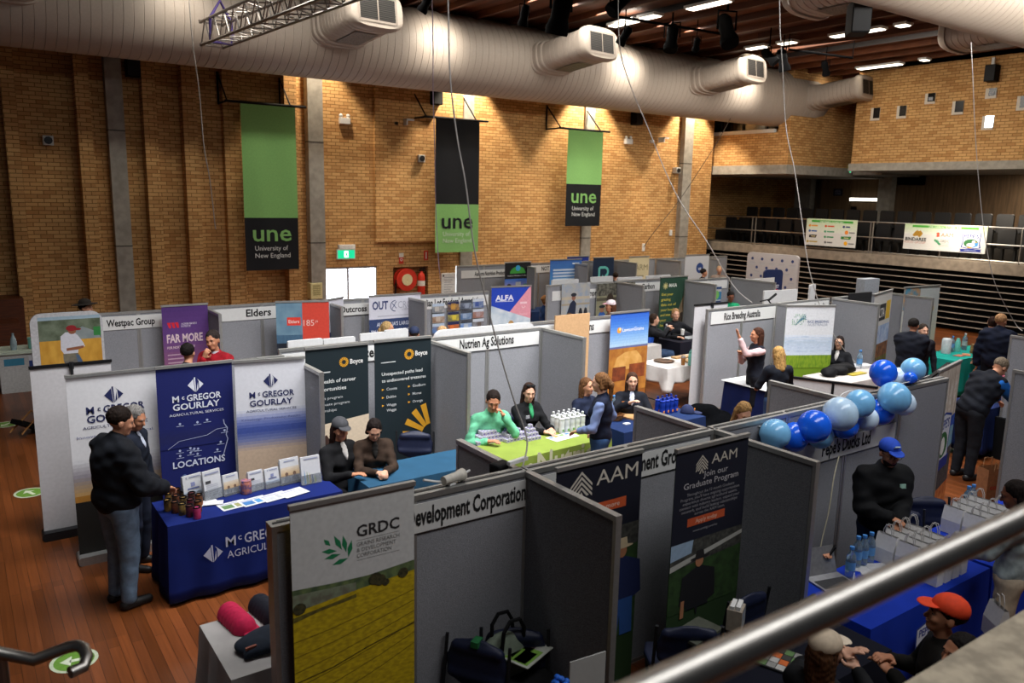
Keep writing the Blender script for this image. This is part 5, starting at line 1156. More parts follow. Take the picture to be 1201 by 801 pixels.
SKIN = {'a':'#c08a6c','b':'#b57d5e','c':'#c99a80','d':'#7a4a34'}
HAIRM = lambda c: M(c,.75,var=.45,scale=90,stretch=(1,1,.12),bump=.6,spec=.15)
def ik(S, T, a, b, pole):
    d = T-S; L = min(d.length, (a+b)*.995); d = d.normalized(); x = (a*a-b*b+L*L)/(2*L); y = sqrt(max(0,a*a-x*x))
    n = (pole-d*pole.dot(d)); n = n.normalized() if n.length > 1e-5 else Vector((0,0,-1))
    return S+d*x+n*y, S+d*L
CUR = [None]; BASE = {}
class HeadPx(tuple): pass
def at(px, py, z):
    p = PZ(px,py,z); h = HeadPx((p.x,p.y)); h.px = (px,py); return h
def person(label, pos, face, H=1.75, sex='m', sit=False, lean=0., head=(0,0,0), rh=None, lh=None, skin='a', hair='short', hairc='#2a1c14',
           top='#15171c', sleeve=None, bottom='#2a3a52', shoe='#161414', curlr=.5, curll=.5, cap=None, capb=None, collar=None, extra=None, h=.010, z0=0., beard=None, glasses=False, patch=None, topname='jacket', build=1., prop=None, rpole=None, lpole=None, vneck=None, bulk=0.):
    s = H/1.75
    rz = atan2(-face[0], face[1])
    t = thing('person', label, 'person', (pos[0],pos[1],z0), rz)
    CUR[0] = t
    f = sex == 'f'
    hipz = .52 if sit else .91*s
    sk = M(SKIN.get(skin,skin),.55,var=.08,scale=8,spec=.3)
    R = Matrix.Rotation(-lean,3,'X'); piv = Vector((0,0,hipz))
    U = lambda x,y,z: piv+R@Vector((x*s,y*s,z*s))          # upper body, measured from the hips
    W = build
    B = SDF(h)
    # trunk
    B.ell(U(0,.0,.02),(.155*s*W,.115*s*W,.13*s),R,'bottom',.04)
    B.ell(U(0,.0,.2),((.135 if f else .15)*s*W,.10*s*W,.17*s),R,'top',.05)
    B.ell(U(0,.0,.36),((.15 if f else .175)*s*W,.115*s*W,.19*s),R,'top',.05)
    if f: 
        for sx in (-1,1): B.ell(U(.07*sx,.085,.36),(.065*s,.055*s,.065*s),R,'top',.03)
    sh = .165*s if f else .19*s
    B.cap(U(-sh/s*.8,-.01,.475),U(sh/s*.8,-.01,.475),.062*s*W,.062*s*W,'top',.05)
    B.cap(U(0,-.015,.5),U(0,.01,.60),.06*s,.052*s,'skin',.025)
    # head
    yaw, pit, rol = head
    RH = R@Matrix.Rotation(yaw,3,'Z')@Matrix.Rotation(-pit,3,'X')@Matrix.Rotation(rol,3,'Y')
    hs = .97*s if f else 1.02*s
    HC = U(0,.012,.61)+RH@Vector((0,.012,.105*hs))
    h_ = lambda x,y,z: HC+RH@(Vector((x,y,z))*hs)
    hr = lambda x,y,z: (x*hs,y*hs,z*hs)
    if hasattr(pos,'px'):          # stand the figure so that its crown meets the sight line
        tp_ = h_(0,0,.125); q = PZ(*pos.px,tp_.z+z0); c_, s_ = cos(rz), sin(rz)
        t.location = (q.x-(tp_.x*c_-tp_.y*s_), q.y-(tp_.x*s_+tp_.y*c_), z0); BASE[pos.px] = (t.location.x,t.location.y)
    def headprims(B):
        B.ell(h_(0,-.014,.03),hr(.075,.094,.088),RH,'skin',.02); B.ell(h_(0,.022,-.03),hr(.060,.068,.082),RH,'skin',.03)
        B.ell(h_(0,.058,-.088),hr(.03,.026,.022),RH,'skin',.03); B.cap(h_(0,.084,.004),h_(0,.104,-.03),.009*hs,.0135*hs,'skin',.012)
        B.ell(h_(0,.072,.022),hr(.046,.018,.012),RH,'skin',.02)
        for sx in (-1,1):
            B.ell(h_(.076*sx,-.01,-.012),hr(.010,.02,.031),RH,'skin',.008); B.ell(h_(.036*sx,.066,-.03),hr(.02,.018,.018),RH,'skin',.02)
            B.ell(h_(.03*sx,.094,.003),hr(.016,.014,.010),RH,'skin',.010,True)
        B.ell(h_(0,.078,-.058),hr(.024,.012,.009),RH,'skin',.01)
    headprims(B)
    # arms and hands
    SL = SDF(h)          # sleeves
    def hand(Wr, d, side, curl):
        d = d.normalized(); up = Vector((0,0,1)) if abs(d.z) < .85 else Vector((0,1,0))
        a = d.cross(up).normalized(); nrm = a.cross(d).normalized()
        if d.z < -.6: a, nrm = Vector((0,1,0))-d*d.y, Vector((1,0,0))*-side; a.normalize(); nrm = (nrm-d*nrm.dot(d)).normalized()
        Rm = Matrix((a,d,nrm)).transposed()
        B.ell(Wr+d*.05*s,(.04*s,.052*s,.017*s),Rm,'skin',.015)
        for q,(o,L) in enumerate(((-.031,.066),(-.0105,.078),(.0105,.073),(.031,.056))):
            p0 = Wr+d*.09*s+a*o*s; c = curl*1.1
            d1 = d*cos(c*.6)-nrm*sin(c*.6); d2 = d*cos(c*1.6)-nrm*sin(c*1.6)
            p1 = p0+d1*L*.5*s; p2 = p1+d2*L*.5*s
            B.cap(p0,p1,.0098*s,.0092*s,'skin',.004); B.cap(p1,p2,.0092*s,.008*s,'skin',.004)
        sg = -1 if a.dot(Vector((side,0,0))) > 0 else 1
        th = (a*sg*.8+d*.55-nrm*.3).normalized(); p0 = Wr+d*.025*s+a*sg*.03*s
        B.cap(p0,p0+th*.035*s,.014*s,.011*s,'skin',.006); B.cap(p0+th*.035*s,p0+(th*.6+d*.5).normalized()*.066*s,.011*s,.009*s,'skin',.006)
    fore_cover = .25
    for side, tgt, curl, pole in ((1,rh,curlr,rpole),(-1,lh,curll,lpole)):
        S_ = U(side*sh/s,-.01,.47)
        if tgt is None: T = S_+Vector((side*.09*s,(.30 if sit else .06)*s,(-.35 if sit else -.53)*s))
        else: T = Vector(tgt)
        E, Wp = ik(S_,T,.29*s,.255*s,Vector(pole) if pole else Vector((side*.7,-.6,-.5)))
        B.cap(S_,E,.052*s*W,.041*s*W,'sleeve',.03); B.cap(E,Wp-(Wp-E)*.08,.042*s*W,.03*s,'sleeve',.015); B.cap(Wp-(Wp-E)*.1,Wp+(Wp-E)*.05,.027*s,.026*s,'skin',.01)
        SL.cap(S_,E,.056*s*W,.045*s*W,'sleeve',.03); SL.cap(E,Wp-(Wp-E)*.09,.046*s*W,.036*s,'sleeve',.015)
        hand(Wp,(Wp-E),side,curl)
    # legs
    LG = SDF(h); SHO = SDF(max(.007,h*.8))
    for side in (-1,1):
        hp = Vector((side*.088*s*W,0,hipz-.01))
        if sit: kn = Vector((side*.11*s,.42*s,.50)); an = Vector((side*.12*s,(.40+.06*side)*s,.09))
        else: kn = Vector((side*.10*s,.025*s,.50*s)); an = Vector((side*.105*s,-.01*s,.085*s))
        B.cap(hp,kn,.078*s*W,.052*s*W,'bottom',.03); B.cap(kn,an,.052*s*W,.034*s,'bottom',.02); 
        LG.cap(hp,kn,.088*s*W,.064*s*W,'bottom',.03); LG.cap(kn,an+Vector((0,0,.01)),.062*s*W,.056*s,'bottom',.02)
        B.cap(an+Vector((0,-.03*s,-.045)),an+Vector((side*.02,.15*s,-.055)),.035*s,.028*s,'shoe',.02)
        SHO.cap(an+Vector((0,-.035*s,-.045)),an+Vector((side*.02,.16*s,-.052)),.044*s,.036*s,'shoe',.02); SHO.cap(an,an+Vector((0,0,-.03)),.045*s,.045*s,'shoe',.02)
    LG.ell(U(0,0,.02),(.16*s*W,.12*s*W,.125*s),R,'bottom',.04)
    tm = top if not isinstance(top,str) else M(top,.85,var=.3,scale=11,spec=.2,bump=.5)
    slm = (M(sleeve,.85,var=.15,scale=9,spec=.15) if sleeve else tm); bm = M(bottom,.85,var=.2,scale=14,spec=.15); shm = M(shoe,.5)
    B.build('body',t,{'skin':sk,'top':tm,'sleeve':slm,'bottom':bm,'shoe':shm})
    TP = SDF(h)
    TP.ell(U(0,.0,.06),(.162*s*W,.122*s*W,.12*s),R,'top',.04); TP.ell(U(0,0,.2),((.145 if f else .157)*s*W,.11*s*W,.17*s),R,'top',.05); TP.ell(U(0,0,.36),((.16 if f else .185)*s*W,.122*s*W,.185*s),R,'top',.05)
    if f:
        for sx in (-1,1): TP.ell(U(.07*sx,.085,.36),(.068*s,.058*s,.068*s),R,'top',.03)
    TP.cap(U(-sh/s*.82,-.01,.475),U(sh/s*.82,-.01,.475),.066*s*W,.066*s*W,'top',.05)
    TP.cap(U(0,-.015,.5),U(0,-.005,.545),.066*s,.06*s,'top',.02)
    if not sleeve: TP.P += SL.P
    TP.build(topname,t,tm,.009+bulk,.0055+bulk*.15,19); 
    if sleeve: SL.build('sleeves',t,slm,.007+bulk*.5,.0045,24)
    LG.build('trousers',t,bm,.006,.003,14); SHO.build('shoes',t,shm,.002)
    if collar: 
        g = G(); n = 18; vs = []; 
        for k in range(n+1):
            q = pi*1.5+.35+(2*pi-.7)*k/n; 
            for r_,zz in ((.072,.52),(.063,.575)): vs.append(U(r_*cos(q),-.008+r_*sin(q)*-1 if 0 else .0+r_*sin(q),zz))
        g.add([v[:] for v in vs],[(2*k,2*k+2,2*k+3,2*k+1) for k in range(n)],M(collar,.8)); o = g.build('collar',t); sm_ = o.modifiers.new('s','SOLIDIFY'); sm_.thickness = .008
    if vneck:
        VN = SDF(.006)
        for y,z,w in ((.058,.545,.03),(.078,.51,.04),(.10,.475,.036),(.118,.44,.026),(.128,.405,.012)): VN.ell(U(0,(y+bulk)*(1 if s > .9 else 1),z),(w*s,.014*s,.028*s),R,'',.03)
        VN.build('shirt_front',t,M(vneck,.8,var=.08))
    if patch:
        u,c = patch[:2]; g = G(); g.add([U(u-.03,.136,.40)[:],U(u+.03,.136,.40)[:],U(u+.03,.132,.44)[:],U(u-.03,.132,.44)[:]],[(0,1,2,3)],M(c,.7)); o = g.build('chest_logo',t); sm_ = o.modifiers.new('s','SOLIDIFY'); sm_.thickness = .012
    # hair
    if hair:
        HR = SDF(min(h,.008)); 
        HR.ell(h_(0,-.024,.040),hr(.083,.098,.091),RH,'',.01)
        HR.ell(h_(0,.094,-.018),hr(.066,.086,.102),RH,'',.012,True) if f else HR.ell(h_(0,.09,-.028),hr(.068,.086,.098),RH,'',.012,True)
        if hair == 'short': HR.ell(h_(0,-.03,-.105),hr(.13,.13,.085),RH,'',.02,True)
        if hair in ('long','pony','bun'):
            for sx in (-1,1): HR.cap(h_(.068*sx,-.012,.02),h_(.072*sx,-.03,-.06 if hair!='long' else -.2),.02*hs,.026*hs,'',.02)
            HR.ell(h_(0,-.05,-.01),hr(.07,.062,.09),RH,'',.03)
        if hair == 'long': 
            HR.cap(h_(0,-.07,-.02),h_(0,-.085,-.23),.062*hs,.05*hs,'',.03); HR.cap(h_(.05,-.06,-.03),h_(.065,-.06,-.24),.04*hs,.03*hs,'',.03); HR.cap(h_(-.05,-.06,-.03),h_(-.065,-.06,-.22),.04*hs,.03*hs,'',.03)
        if hair == 'pony': HR.cap(h_(0,-.1,.03),h_(0,-.135,-.03),.03*hs,.036*hs,'',.02); HR.cap(h_(0,-.135,-.03),h_(.01,-.125,-.22),.036*hs,.018*hs,'',.02)
        if hair == 'bun': HR.ell(h_(0,-.12,.04),hr(.04,.035,.04),RH,'',.02)
        if hair: HR.build('hair',t,HAIRM(hairc),0,.0025,70)
    if beard: 
        BD = SDF(.006); BD.ell(h_(0,.03,-.066),hr(.058,.062,.055),RH,'',.01); BD.ell(h_(0,.085,-.03),hr(.045,.05,.035),RH,'',.01,True); BD.build('beard',t,HAIRM(beard))
    # face details
    g = G()
    ew = M('#8f877d',.4,var=.02); ei = M('#241a14',.3)
    for sx in (-1,1):
        g.T = Matrix.Translation(h_(.03*sx,.075,.003))@RH.to_4x4(); g.ball((0,0,0),(.0115*hs,.008*hs,.0055*hs),ew,10,6); g.ball((0,.0065*hs,0),(.0055*hs,.004*hs,.0055*hs),ei,8,5)
    g.build('eyes',t,smooth=True)
    g = G(); hm = HAIRM(hairc)
    for sx in (-1,1): g.T = Matrix.Translation(h_(.031*sx,.090,.026))@RH.to_4x4()@Matrix.Rotation(.12*sx,4,'Y'); g.ball((0,0,0),(.019*hs,.006*hs,.0038*hs),hm,8,5)
    g.build('eyebrows',t,smooth=True)
    g = G(); g.T = Matrix.Translation(h_(0,.0885,-.058))@RH.to_4x4(); g.ball((0,0,.0035*hs),(.021*hs,.006*hs,.004*hs),M('#8f5148',.5),10,5); g.ball((0,.0005,-.004*hs),(.018*hs,.006*hs,.0045*hs),M('#9c5c50',.5),10,5); g.build('mouth',t,smooth=True)
    if glasses:
        g = G()
        for sx in (-1,1):
            g.tube([h_(sx*.033+.025*cos(q),.103,.004+.019*sin(q)) for q in [2*pi*i/14 for i in range(15)]],.0022*hs,BLACK,6); g.tube([h_(.058*sx,.1,.01),h_(.08*sx,.0,.008)],.0022*hs,BLACK,6)
        g.tube([h_(-.009,.106,.008),h_(.009,.106,.008)],.0022*hs,BLACK,6); g.build('glasses',t)
    if cap:
        CP = SDF(.007); CP.ell(h_(0,-.016,.052),hr(.09,.108,.086),RH,'',.01)
        pl = HC+RH@Vector((0,0,.035*hs)); nn = RH@Vector((0,-.12,1)).normalized()
        co = CP.build('cap',t,M(cap,.8,var=.08),cut=lambda X,Y,Z: (-(nn.x*(X-pl.x)+nn.y*(Y-pl.y)+nn.z*(Z-pl.z))).astype(np.float32))
        BR = SDF(.006); RB = RH@Matrix.Rotation(-.12,3,'X'); BR.ell(h_(0,.098,.054),hr(.07,.076,.0075),RB,'',.01); BR.build('brim',co,M(capb or cap,.8,var=.06))
        if patch and len(patch)>2 and patch[2]:
            g = G(); g.T = Matrix.Translation(h_(0,.085,.10))@RH.to_4x4()@Matrix.Rotation(-.65,4,'X'); g.box(-.022,-.004,-.018,.022,.004,.018,M(patch[2],.7)); g.build('badge',co)
    if extra: extra(t, U, h_, RH, hs)
    return t
# face directions: right of the picture, left, towards and away from the camera
FR, FL, FC, FA = (.82,-.58), (-.82,.58), (-.57,-.82), (.57,.82)
def mixd(a, b, t): v = Vector((a[0]*(1-t)+b[0]*t, a[1]*(1-t)+b[1]*t)).normalized(); return (v.x,v.y)
def loc_of(pos, face, P):     # world point -> the person's own frame
    rz = atan2(-face[0],face[1]); d = Vector((P[0]-pos[0],P[1]-pos[1],0)); c, s_ = cos(-rz), sin(-rz)
    return (d.x*c-d.y*s_, d.x*s_+d.y*c, P[2])
# 1 man in dark jacket and pale jeans
fd = mixd(FA,FR,.42)
p = PZ(146,708,0); person('man in black jacket and faded jeans standing, back to us, at the left table',p,fd,1.80,'m',rh=(.24,.30,1.06),lh=(.05,.33,1.06),head=(-.35,.22,0),build=1.22,bulk=.022,hair='short',hairc='#1c130e',top='#101319',bottom='#64788e',collar='#6a7896',h=.008,curlr=.8,curll=.8,skin='a',lean=.04)
p = at(163,477,1.63); person('grey-haired man in a dark vest seen in profile behind the man in faded jeans',p,FR,1.63,'m',head=(-.15,.35,0),hair='short',hairc='#6d6a66',top='#141924',vneck='#b5bccb',bottom='#1d2230',h=.009,skin='b',build=1.1)
# 3 hat behind the photo wall
p = at(100,352,1.80)
def widehat(c): 
    def fn(t,U,h_,RH,hs):
        HT = SDF(.008); HT.ell(h_(0,-.012,.085),(.082*hs,.1*hs,.07*hs),RH,'',.01); HT.ell(h_(0,-.01,.06),(.18*hs,.2*hs,.011*hs),RH@Matrix.Rotation(.08,3,'X'),'',.015); HT.build('hat',t,M(c,.9,var=.15))
    return fn
person('person in a dark wide-brimmed hat passing behind the photo wall',p,FR,1.78,'m',hair='short',hairc='#2a2018',top='#2c2a26',extra=widehat('#2a241e'),h=.012)
p = at(247,388,1.80); person('man in a red jumper resting his chin on his hand before the purple banner',p,mixd(FC,FL,.25),1.80,'m',head=(.25,.12,.1),rh=(.0,.22,1.47),lh=(.12,.2,1.2),hair='short',hairc='#2b2320',top='#8f1420',bottom='#1c2230',collar='#a9a9b0',skin='b',h=.009,curlr=1.2,topname='jumper',build=1.08)
p = at(220,402,1.72); person('dark-haired man seen from behind next to the man in red',p,FA,1.72,'m',hair='short',hairc='#15110f',top='#171a26',collar='#c9c9cc',h=.011)
# Boyce
chair_spots = []
p = PZ(395,556,.5); 
p = at(400,491,1.34); person('woman in a grey cap and black jacket seated before the left dark green banner',p,mixd(FC,FR,.55),1.7,'f',sit=True,head=(-.2,.15,0),hair='long',hairc='#2a1610',top='#121214',vneck='#c9c5c0',bottom='#131316',cap='#3a3b3f',skin='b',h=.009,rh=(.1,.32,.80),lh=(-.1,.3,.72))
p = at(440,495,1.30); bp = p; bf = mixd(FC,FR,.3)
person('woman in a brown jacket looking down at the blue table',p,bf,1.68,'f',sit=True,lean=.18,head=(-.1,.32,0),hair='pony',hairc='#1a1210',top='#33261d',vneck='#15130f',bottom='#17171a',skin='c',h=.009,rh=(.05,.46,.80),lh=(-.04,.46,.80),curlr=.8,curll=.8)
# Nutrien
p = at(580,460,1.27); person('man in mint green shirt, chin on hand, at the lime green table',p,mixd(FC,FR,.35),1.78,'m',sit=True,lean=.22,head=(-.35,.12,0),hair='short',hairc='#1c130f',top='#62ac86',bottom='#1c2230',skin='b',h=.008,rh=(.16,.36,.79),lh=(-.08,.31,1.06),lpole=(-.6,.2,-1),curll=1.3,collar='#57a07a',topname='shirt')
def sung(t,U,h_,RH,hs):
    g = G()
    for sx in (-1,1): g.T = Matrix.Translation(h_(.034*sx,.045,.115))@RH.to_4x4()@Matrix.Rotation(.7,4,'X'); g.ball((0,0,0),(.03*hs,.008,.02*hs),BLACK,10,6)
    g.T = None; g.tube([h_(-.07,-.02,.09),h_(-.06,.04,.115),h_(.06,.04,.115),h_(.07,-.02,.09)],.003,BLACK,6); g.build('sunglasses',t)
p = at(622,450,1.28); person('woman in a black jacket with sunglasses on her head at the lime green table',p,mixd(FC,FR,.45),1.70,'f',sit=True,lean=.12,head=(-.45,.05,0),hair='long',hairc='#2a1a12',top='#101113',vneck='#2f8f5c',bottom='#17181c',skin='c',h=.008,rh=(.07,.47,.785),lh=(-.08,.44,.785),extra=sung,patch=(.09,'#9a9aa0'))
# Lawson
p = at(703,437,1.70); person('woman in a navy vest with blue sleeves standing before the dark blue table',p,mixd(FR,FA,.35) if 0 else mixd(FL,FA,.25),1.68,'f',head=(.1,.1,0),hair='pony',hairc='#6b4a2c',top='#12182a',sleeve='#7486b0',bottom='#2f4a70',skin='c',h=.009,lh=(-.1,.24,.98),rh=(.2,.1,.95),topname='vest')
p = at(689,443,1.27); person('brown-haired person in navy mostly hidden behind the woman in the vest',p,mixd(FC,FR,.5),1.66,'f',sit=True,hair='long',hairc='#5a3c24',top='#151c30',h=.011)
p = at(742,437,1.27); person('woman in black gesturing at the dark blue table under the orange banner',p,mixd(FC,FL,.05),1.68,'f',sit=True,head=(.05,.0,0),hair='long',hairc='#3a2418',top='#10131c',vneck='#b9bfd0',bottom='#12131a',skin='c',h=.009,rh=(.06,.36,.98),lh=(-.16,.36,.78),patch=(.11,'#c9762c'))
# third row heads
p = at(455,377,1.66); person('ponytailed blonde woman before the wide white and blue banner',p,FR,1.66,'f',hair='pony',hairc='#a08458',top='#8f9096',h=.012)
p = at(486,383,1.62); person('person in a navy cap below the divider left of the little photographs',p,FA,1.60,'m',hair='short',hairc='#2a2018',top='#24304a',cap='#1c2744',h=.012)
p = at(519,382,1.62); person('balding sandy-haired person in front of the little photographs',p,FA,1.64,'m',hair='short',hairc='#b08f66',top='#8a7a66',h=.012)
p = at(641,346,1.58); person('woman in a navy jacket at the back table beside the crouching person poster',p,mixd(FR,FA,.3),1.58,'f',hair='bun',hairc='#8a5f38',top='#1c3560',sleeve='#1c3560',skin='c',h=.011,lh=(-.1,.3,1.1))
p = at(716,352,1.72); person('person in a pink and white cap before the wide group photo poster',p,mixd(FL,FC,.2),1.70,'f',hair='long',hairc='#4a2c1c',top='#6a4a3a',cap='#c9bcc0',capb='#c58a98',skin='b',h=.011)
p = at(668,367,1.62); person('brown head showing above the tan board',p,FA,1.60,'f',hair='short',hairc='#3a2618',top='#3a3a40',h=.012)
p = at(768,368,1.33); person('dark-haired woman in profile raising her hand left of the grazing banner',p,mixd(FR,FC,.2),1.68,'f',sit=True,head=(0,.0,0),hair='bun',hairc='#2c1d14',top='#141519',skin='c',h=.010,rh=(.1,.32,1.06),lh=(-.05,.34,1.0),curlr=1.0)
p = at(793,362,1.50); person('fair-haired woman in black holding a cup before the dark green grazing banner',p,FC,1.76,'f',sit=True,head=(.1,.05,0),hair='bun',hairc='#8f6c46',top='#121317',skin='c',h=.010,rh=(.0,.36,.80),lh=(-.42,.22,.92),patch=(.1,'#a9a9ae'))
p = at(858,342,1.66); person('person in a bright green shirt beside the small blue poster',p,FC,1.66,'m',head=(0,.3,0),hair='short',hairc='#14110f',top='#128a5a',skin='d',h=.011,topname='shirt')
p = at(826,315,1.66); person('dark-haired person in profile left of the round navy logo banner',p,FR,1.66,'m',hair='short',hairc='#1a1412',top='#2a2a30',h=.014)
p = at(722,319,1.66); person('dark head below the turquoise letter banner in the back row',p,FA,1.60,'m',hair='short',hairc='#2a1f18',top='#2a2a30',h=.014)
p = at(844,312,1.66); person('small pale head at the far end below the dark seating',p,FC,1.66,'m',hair='short',hairc='#a9886a',top='#7a6a60',h=.014)
# Rice
p = at(888,384,1.70); person('woman in a navy vest with pale pink sleeves raising her hand',p,mixd(FL,FC,.12),1.70,'f',head=(.0,.0,0),hair='long',hairc='#3a2014',top='#12151f',sleeve='#c5a6a6',bottom='#0f1016',skin='b',h=.009,rh=(.06,.24,1.26),lh=(-.16,.36,1.54),curll=.1,lpole=(-.3,.2,-1),topname='vest')
p = at(912,406,1.62); person('long-haired blonde woman in a dark jacket seen from behind',p,mixd(FA,FL,.15),1.64,'f',head=(.1,.2,0),hair='long',hairc='#9a7846',top='#12161f',bottom='#2a3f5f',h=.009,rh=(.16,.3,.98),lh=(-.14,.3,.98))
p = at(876,475,1.66); person('blonde woman looking down just above the front wall rail',p,mixd(FC,FR,.2),1.62,'f',head=(-.1,.5,0),hair='long',hairc='#7a5c36',top='#c5a9b5',skin='c',h=.009)
p = at(985,394,1.34); person('woman with glasses in a white blouse and black jacket seated right of the leaf banner',p,mixd(FC,FL,.45),1.68,'f',sit=True,head=(.1,.0,0),hair='long',hairc='#1c1412',top='#111216',vneck='#b9b5b0',skin='c',glasses=True,h=.010)
p = at(1073,373,1.74); person('broad man in a navy jumper with crossed arms leaning by the teal table',p,mixd(FR,FA,.6),1.74,'m',head=(-.2,.1,0),hair='short',hairc='#17120f',top='#10131d',bottom='#1c2a44',skin='b',h=.009,build=1.2,bulk=.02,rh=(.0,.32,1.15),lh=(.1,.32,1.1),topname='jumper')
p = at(1084,380,1.66); person('face of a person behind the man in the navy jumper',p,FC,1.62,'m',hair='short',hairc='#2a211a',top='#1a1a20',skin='c',h=.011)
p = at(1176,368,1.78); person('fair-haired man in a long navy coat at the far right',p,mixd(FR,FA,.5),1.80,'m',head=(-.3,.1,0),hair='short',hairc='#9a7450',top='#0f1526',bottom='#0c0e16',skin='a',h=.010,build=1.15,bulk=.03,topname='coat')
p = at(1164,371,1.56); person('dark head mostly hidden behind the man in the long navy coat',p,FA,1.58,'f',hair='bun',hairc='#2a1810',top='#1a1a20',h=.012)
p = PZ(1128,560,0); person('stooping man in a padded dark vest behind the narrow geese banner',(p.x,p.y),mixd(FA,FR,.75),1.78,'m',lean=.55,head=(0,.3,0),hair='short',hairc='#6f6252',top='#0f121a',sleeve='#1f5fae',bottom='#1d1f24',skin='a',h=.010,build=1.15,bulk=.02,topname='vest',rh=(.2,.7,.95),lh=(-.2,.75,.95))
p = PZ(1160,540,0); person('person in a pink top sitting behind the stooping man',(p.x+1.5,p.y+.35),FL,1.62,'f',sit=True,lean=.3,hair='long',hairc='#2a1a14',top='#b05a6c',bottom='#15161f',h=.012)
# Pepe
p = at(1046,519,1.80); pf = mixd(FC,FR,.12)
person('man in a blue cap and black jacket with folded hands at the blue table',at(1047,517,1.63),pf,1.64,'m',head=(-.05,.2,0),hair='short',hairc='#1c140f',top='#0e0f11',bottom='#1c2a44',cap='#1f49b8',capb='#1f49b8',collar='#1f49b8',glasses=True,beard='#2a1d16',patch=(-.10,'#8fb5a5','#c9d9c9'),skin='b',h=.007,build=1.15,bulk=.02,rh=(.10,.29,1.03),lh=(.03,.30,1.0),curlr=.9,curll=.9)
p = PZ(957,640,.8); person('seated person holding a phone, mostly hidden by the dark grey divider',(5.24,3.74),mixd(FR,FC,.3),1.6,'f',sit=True,lean=.1,hair='long',hairc='#20140f',top='#141a30',skin='b',h=.009,head=(0,.5,0),rh=(-.02,.36,.86),lh=(-.1,.36,.86))
# woman in pale trousers
p = at(1192,547,1.66); person('dark-haired woman in cream trousers standing at the right end of the blue table',(6.42,2.42),mixd(FL,FA,.45),1.64,'f',hair='bun',hairc='#17100d',top='#9aa6a6',bottom='#b5a58f',skin='d',h=.008,rh=(.15,.3,1.0),lh=(-.1,.35,1.0),head=(.2,.3,0))
# near right group
OP = at(1116,699,1.27); person('person in a bright orange cap looking up at the right',OP,mixd(FL,FA,.28),1.74,'m',sit=True,head=(.15,-.15,0),hair='short',hairc='#1c130f',top='#14120f',bottom='#15151a',cap='#d8401a',capb='#d8401a',skin='b',h=.007,rh=(.08,.26,.84),lh=(-.06,.27,.82))
PP = at(1128,744,1.30); person('dark-haired person in profile below the orange cap',PP,mixd(FL,FC,.1),1.66,'f',sit=True,z0=-.02,head=(.1,0,0),hair='long',hairc='#120d0b',top='#16171c',skin='b',h=.007,lh=(-.05,.28,.80),rh=(.06,.28,.80))
CW = at(972,741,1.31)
person('woman in a beige cap and dark top with hands raised, bottom right',CW,mixd(FA,FR,.55),1.66,'f',sit=True,head=(-.25,.0,0),hair='long',hairc='#4a2f1c',top='#17181a',bottom='#15151a',cap='#c3b29a',capb='#d3c4ae',skin='c',h=.007,rh=(.05,.30,1.0),lh=(-.06,.32,1.03),curlr=.35,curll=.3)
# ============================================================ TABLES AND WHAT STANDS ON THEM
TT = .74
def table(label, cx, cy, W_, D_, rz=0, legs=True):
    t = thing('folding_table',label,'table',(cx,cy,0),rz)
    g = G(); g.box(-W_/2,-D_/2,TT-.035,W_/2,D_/2,TT,M('#8a8680',.6)); g.build('tabletop',t)
    for sx in (-1,1):
        for sy in (-1,1): g = G(); x = sx*(W_/2-.14); y = sy*(D_/2-.07); g.tube([(x,y,TT-.04),(x,y,0)],.014,DARKM,8); g.build('leg',t)
        g = G(); x = sx*(W_/2-.14); g.tube([(x,-D_/2+.07,.1),(x,D_/2-.07,.1)],.011,DARKM,8); g.build('crossbar',t)
    return t
def cloth(label, tlabel, cx, cy, W_, D_, rz, col, drop=.70, art=None, sheen=0, flare=.03, ruf=.012, col2=None, corner=0.):
    table(tlabel, cx, cy, W_-.03, D_-.03, rz)
    m = M(col,.85,var=.08,scale=5,spec=.15)
    t = thing('tablecloth',label,'tablecloth',(cx,cy,0),rz)
    per = []; nW, nD = max(8,int(W_/.05)), max(6,int(D_/.05))
    for i in range(nW): per.append((-W_/2+W_*i/nW,-D_/2,0,-1))
    for i in range(nD): per.append((W_/2,-D_/2+D_*i/nD,1,0))
    for i in range(nW): per.append((W_/2-W_*i/nW,D_/2,0,1))
    for i in range(nD): per.append((-W_/2,D_/2-D_*i/nD,-1,0))
    n = len(per); rows = 7; vs = []; z = TT+.006
    for j in range(rows+1):
        f_ = j/rows
        for i,(x,y,nx,ny) in enumerate(per):
            xp, yp = per[i-1][:2]; c = (abs(x)>W_/2-.12 and abs(y)>D_/2-.12)
            w = ruf*sin(i*1.05+.6*sin(i*.33))*f_*1.4; o = flare*f_+w+.004*(j>0); s_ = sin(x*3)*.012*f_
            px_, py_ = x+nx*o, y+ny*o
            if c: k = .03*f_; px_ += (1 if x>0 else -1)*k*(ny!=0); py_ += (1 if y>0 else -1)*k*(nx!=0)
            vs.append((px_,py_,z-drop*f_-(corner*f_ if c else 0)+(0 if j == 0 else -.002)+s_*.4))
    fs = [tuple(range(n))]
    for j in range(rows):
        for i in range(n): k = (i+1)%n; fs.append((j*n+i,(j+1)*n+i,(j+1)*n+k,j*n+k))
    g = G(); g.add(vs,fs,m); o = g.build('cloth',t,smooth=True)
    so = o.modifiers.new('s','SOLIDIFY'); so.thickness = .004; so.offset = -1
    if art: a = Art(W_,drop,-D_/2-flare-ruf-.012,z-drop); art(a); a.done(t)
    return t
def corners(pfl, pfr, D_, z=TT):
    A = PZ(*pfl,z); B = PZ(*pfr,z); an = atan2(B.y-A.y,B.x-A.x); c = (A+B)/2; nrm = Vector((-sin(an),cos(an),0))
    c = c+nrm*D_/2; return c.x, c.y, (B-A).length, an
NB = '#11205f'
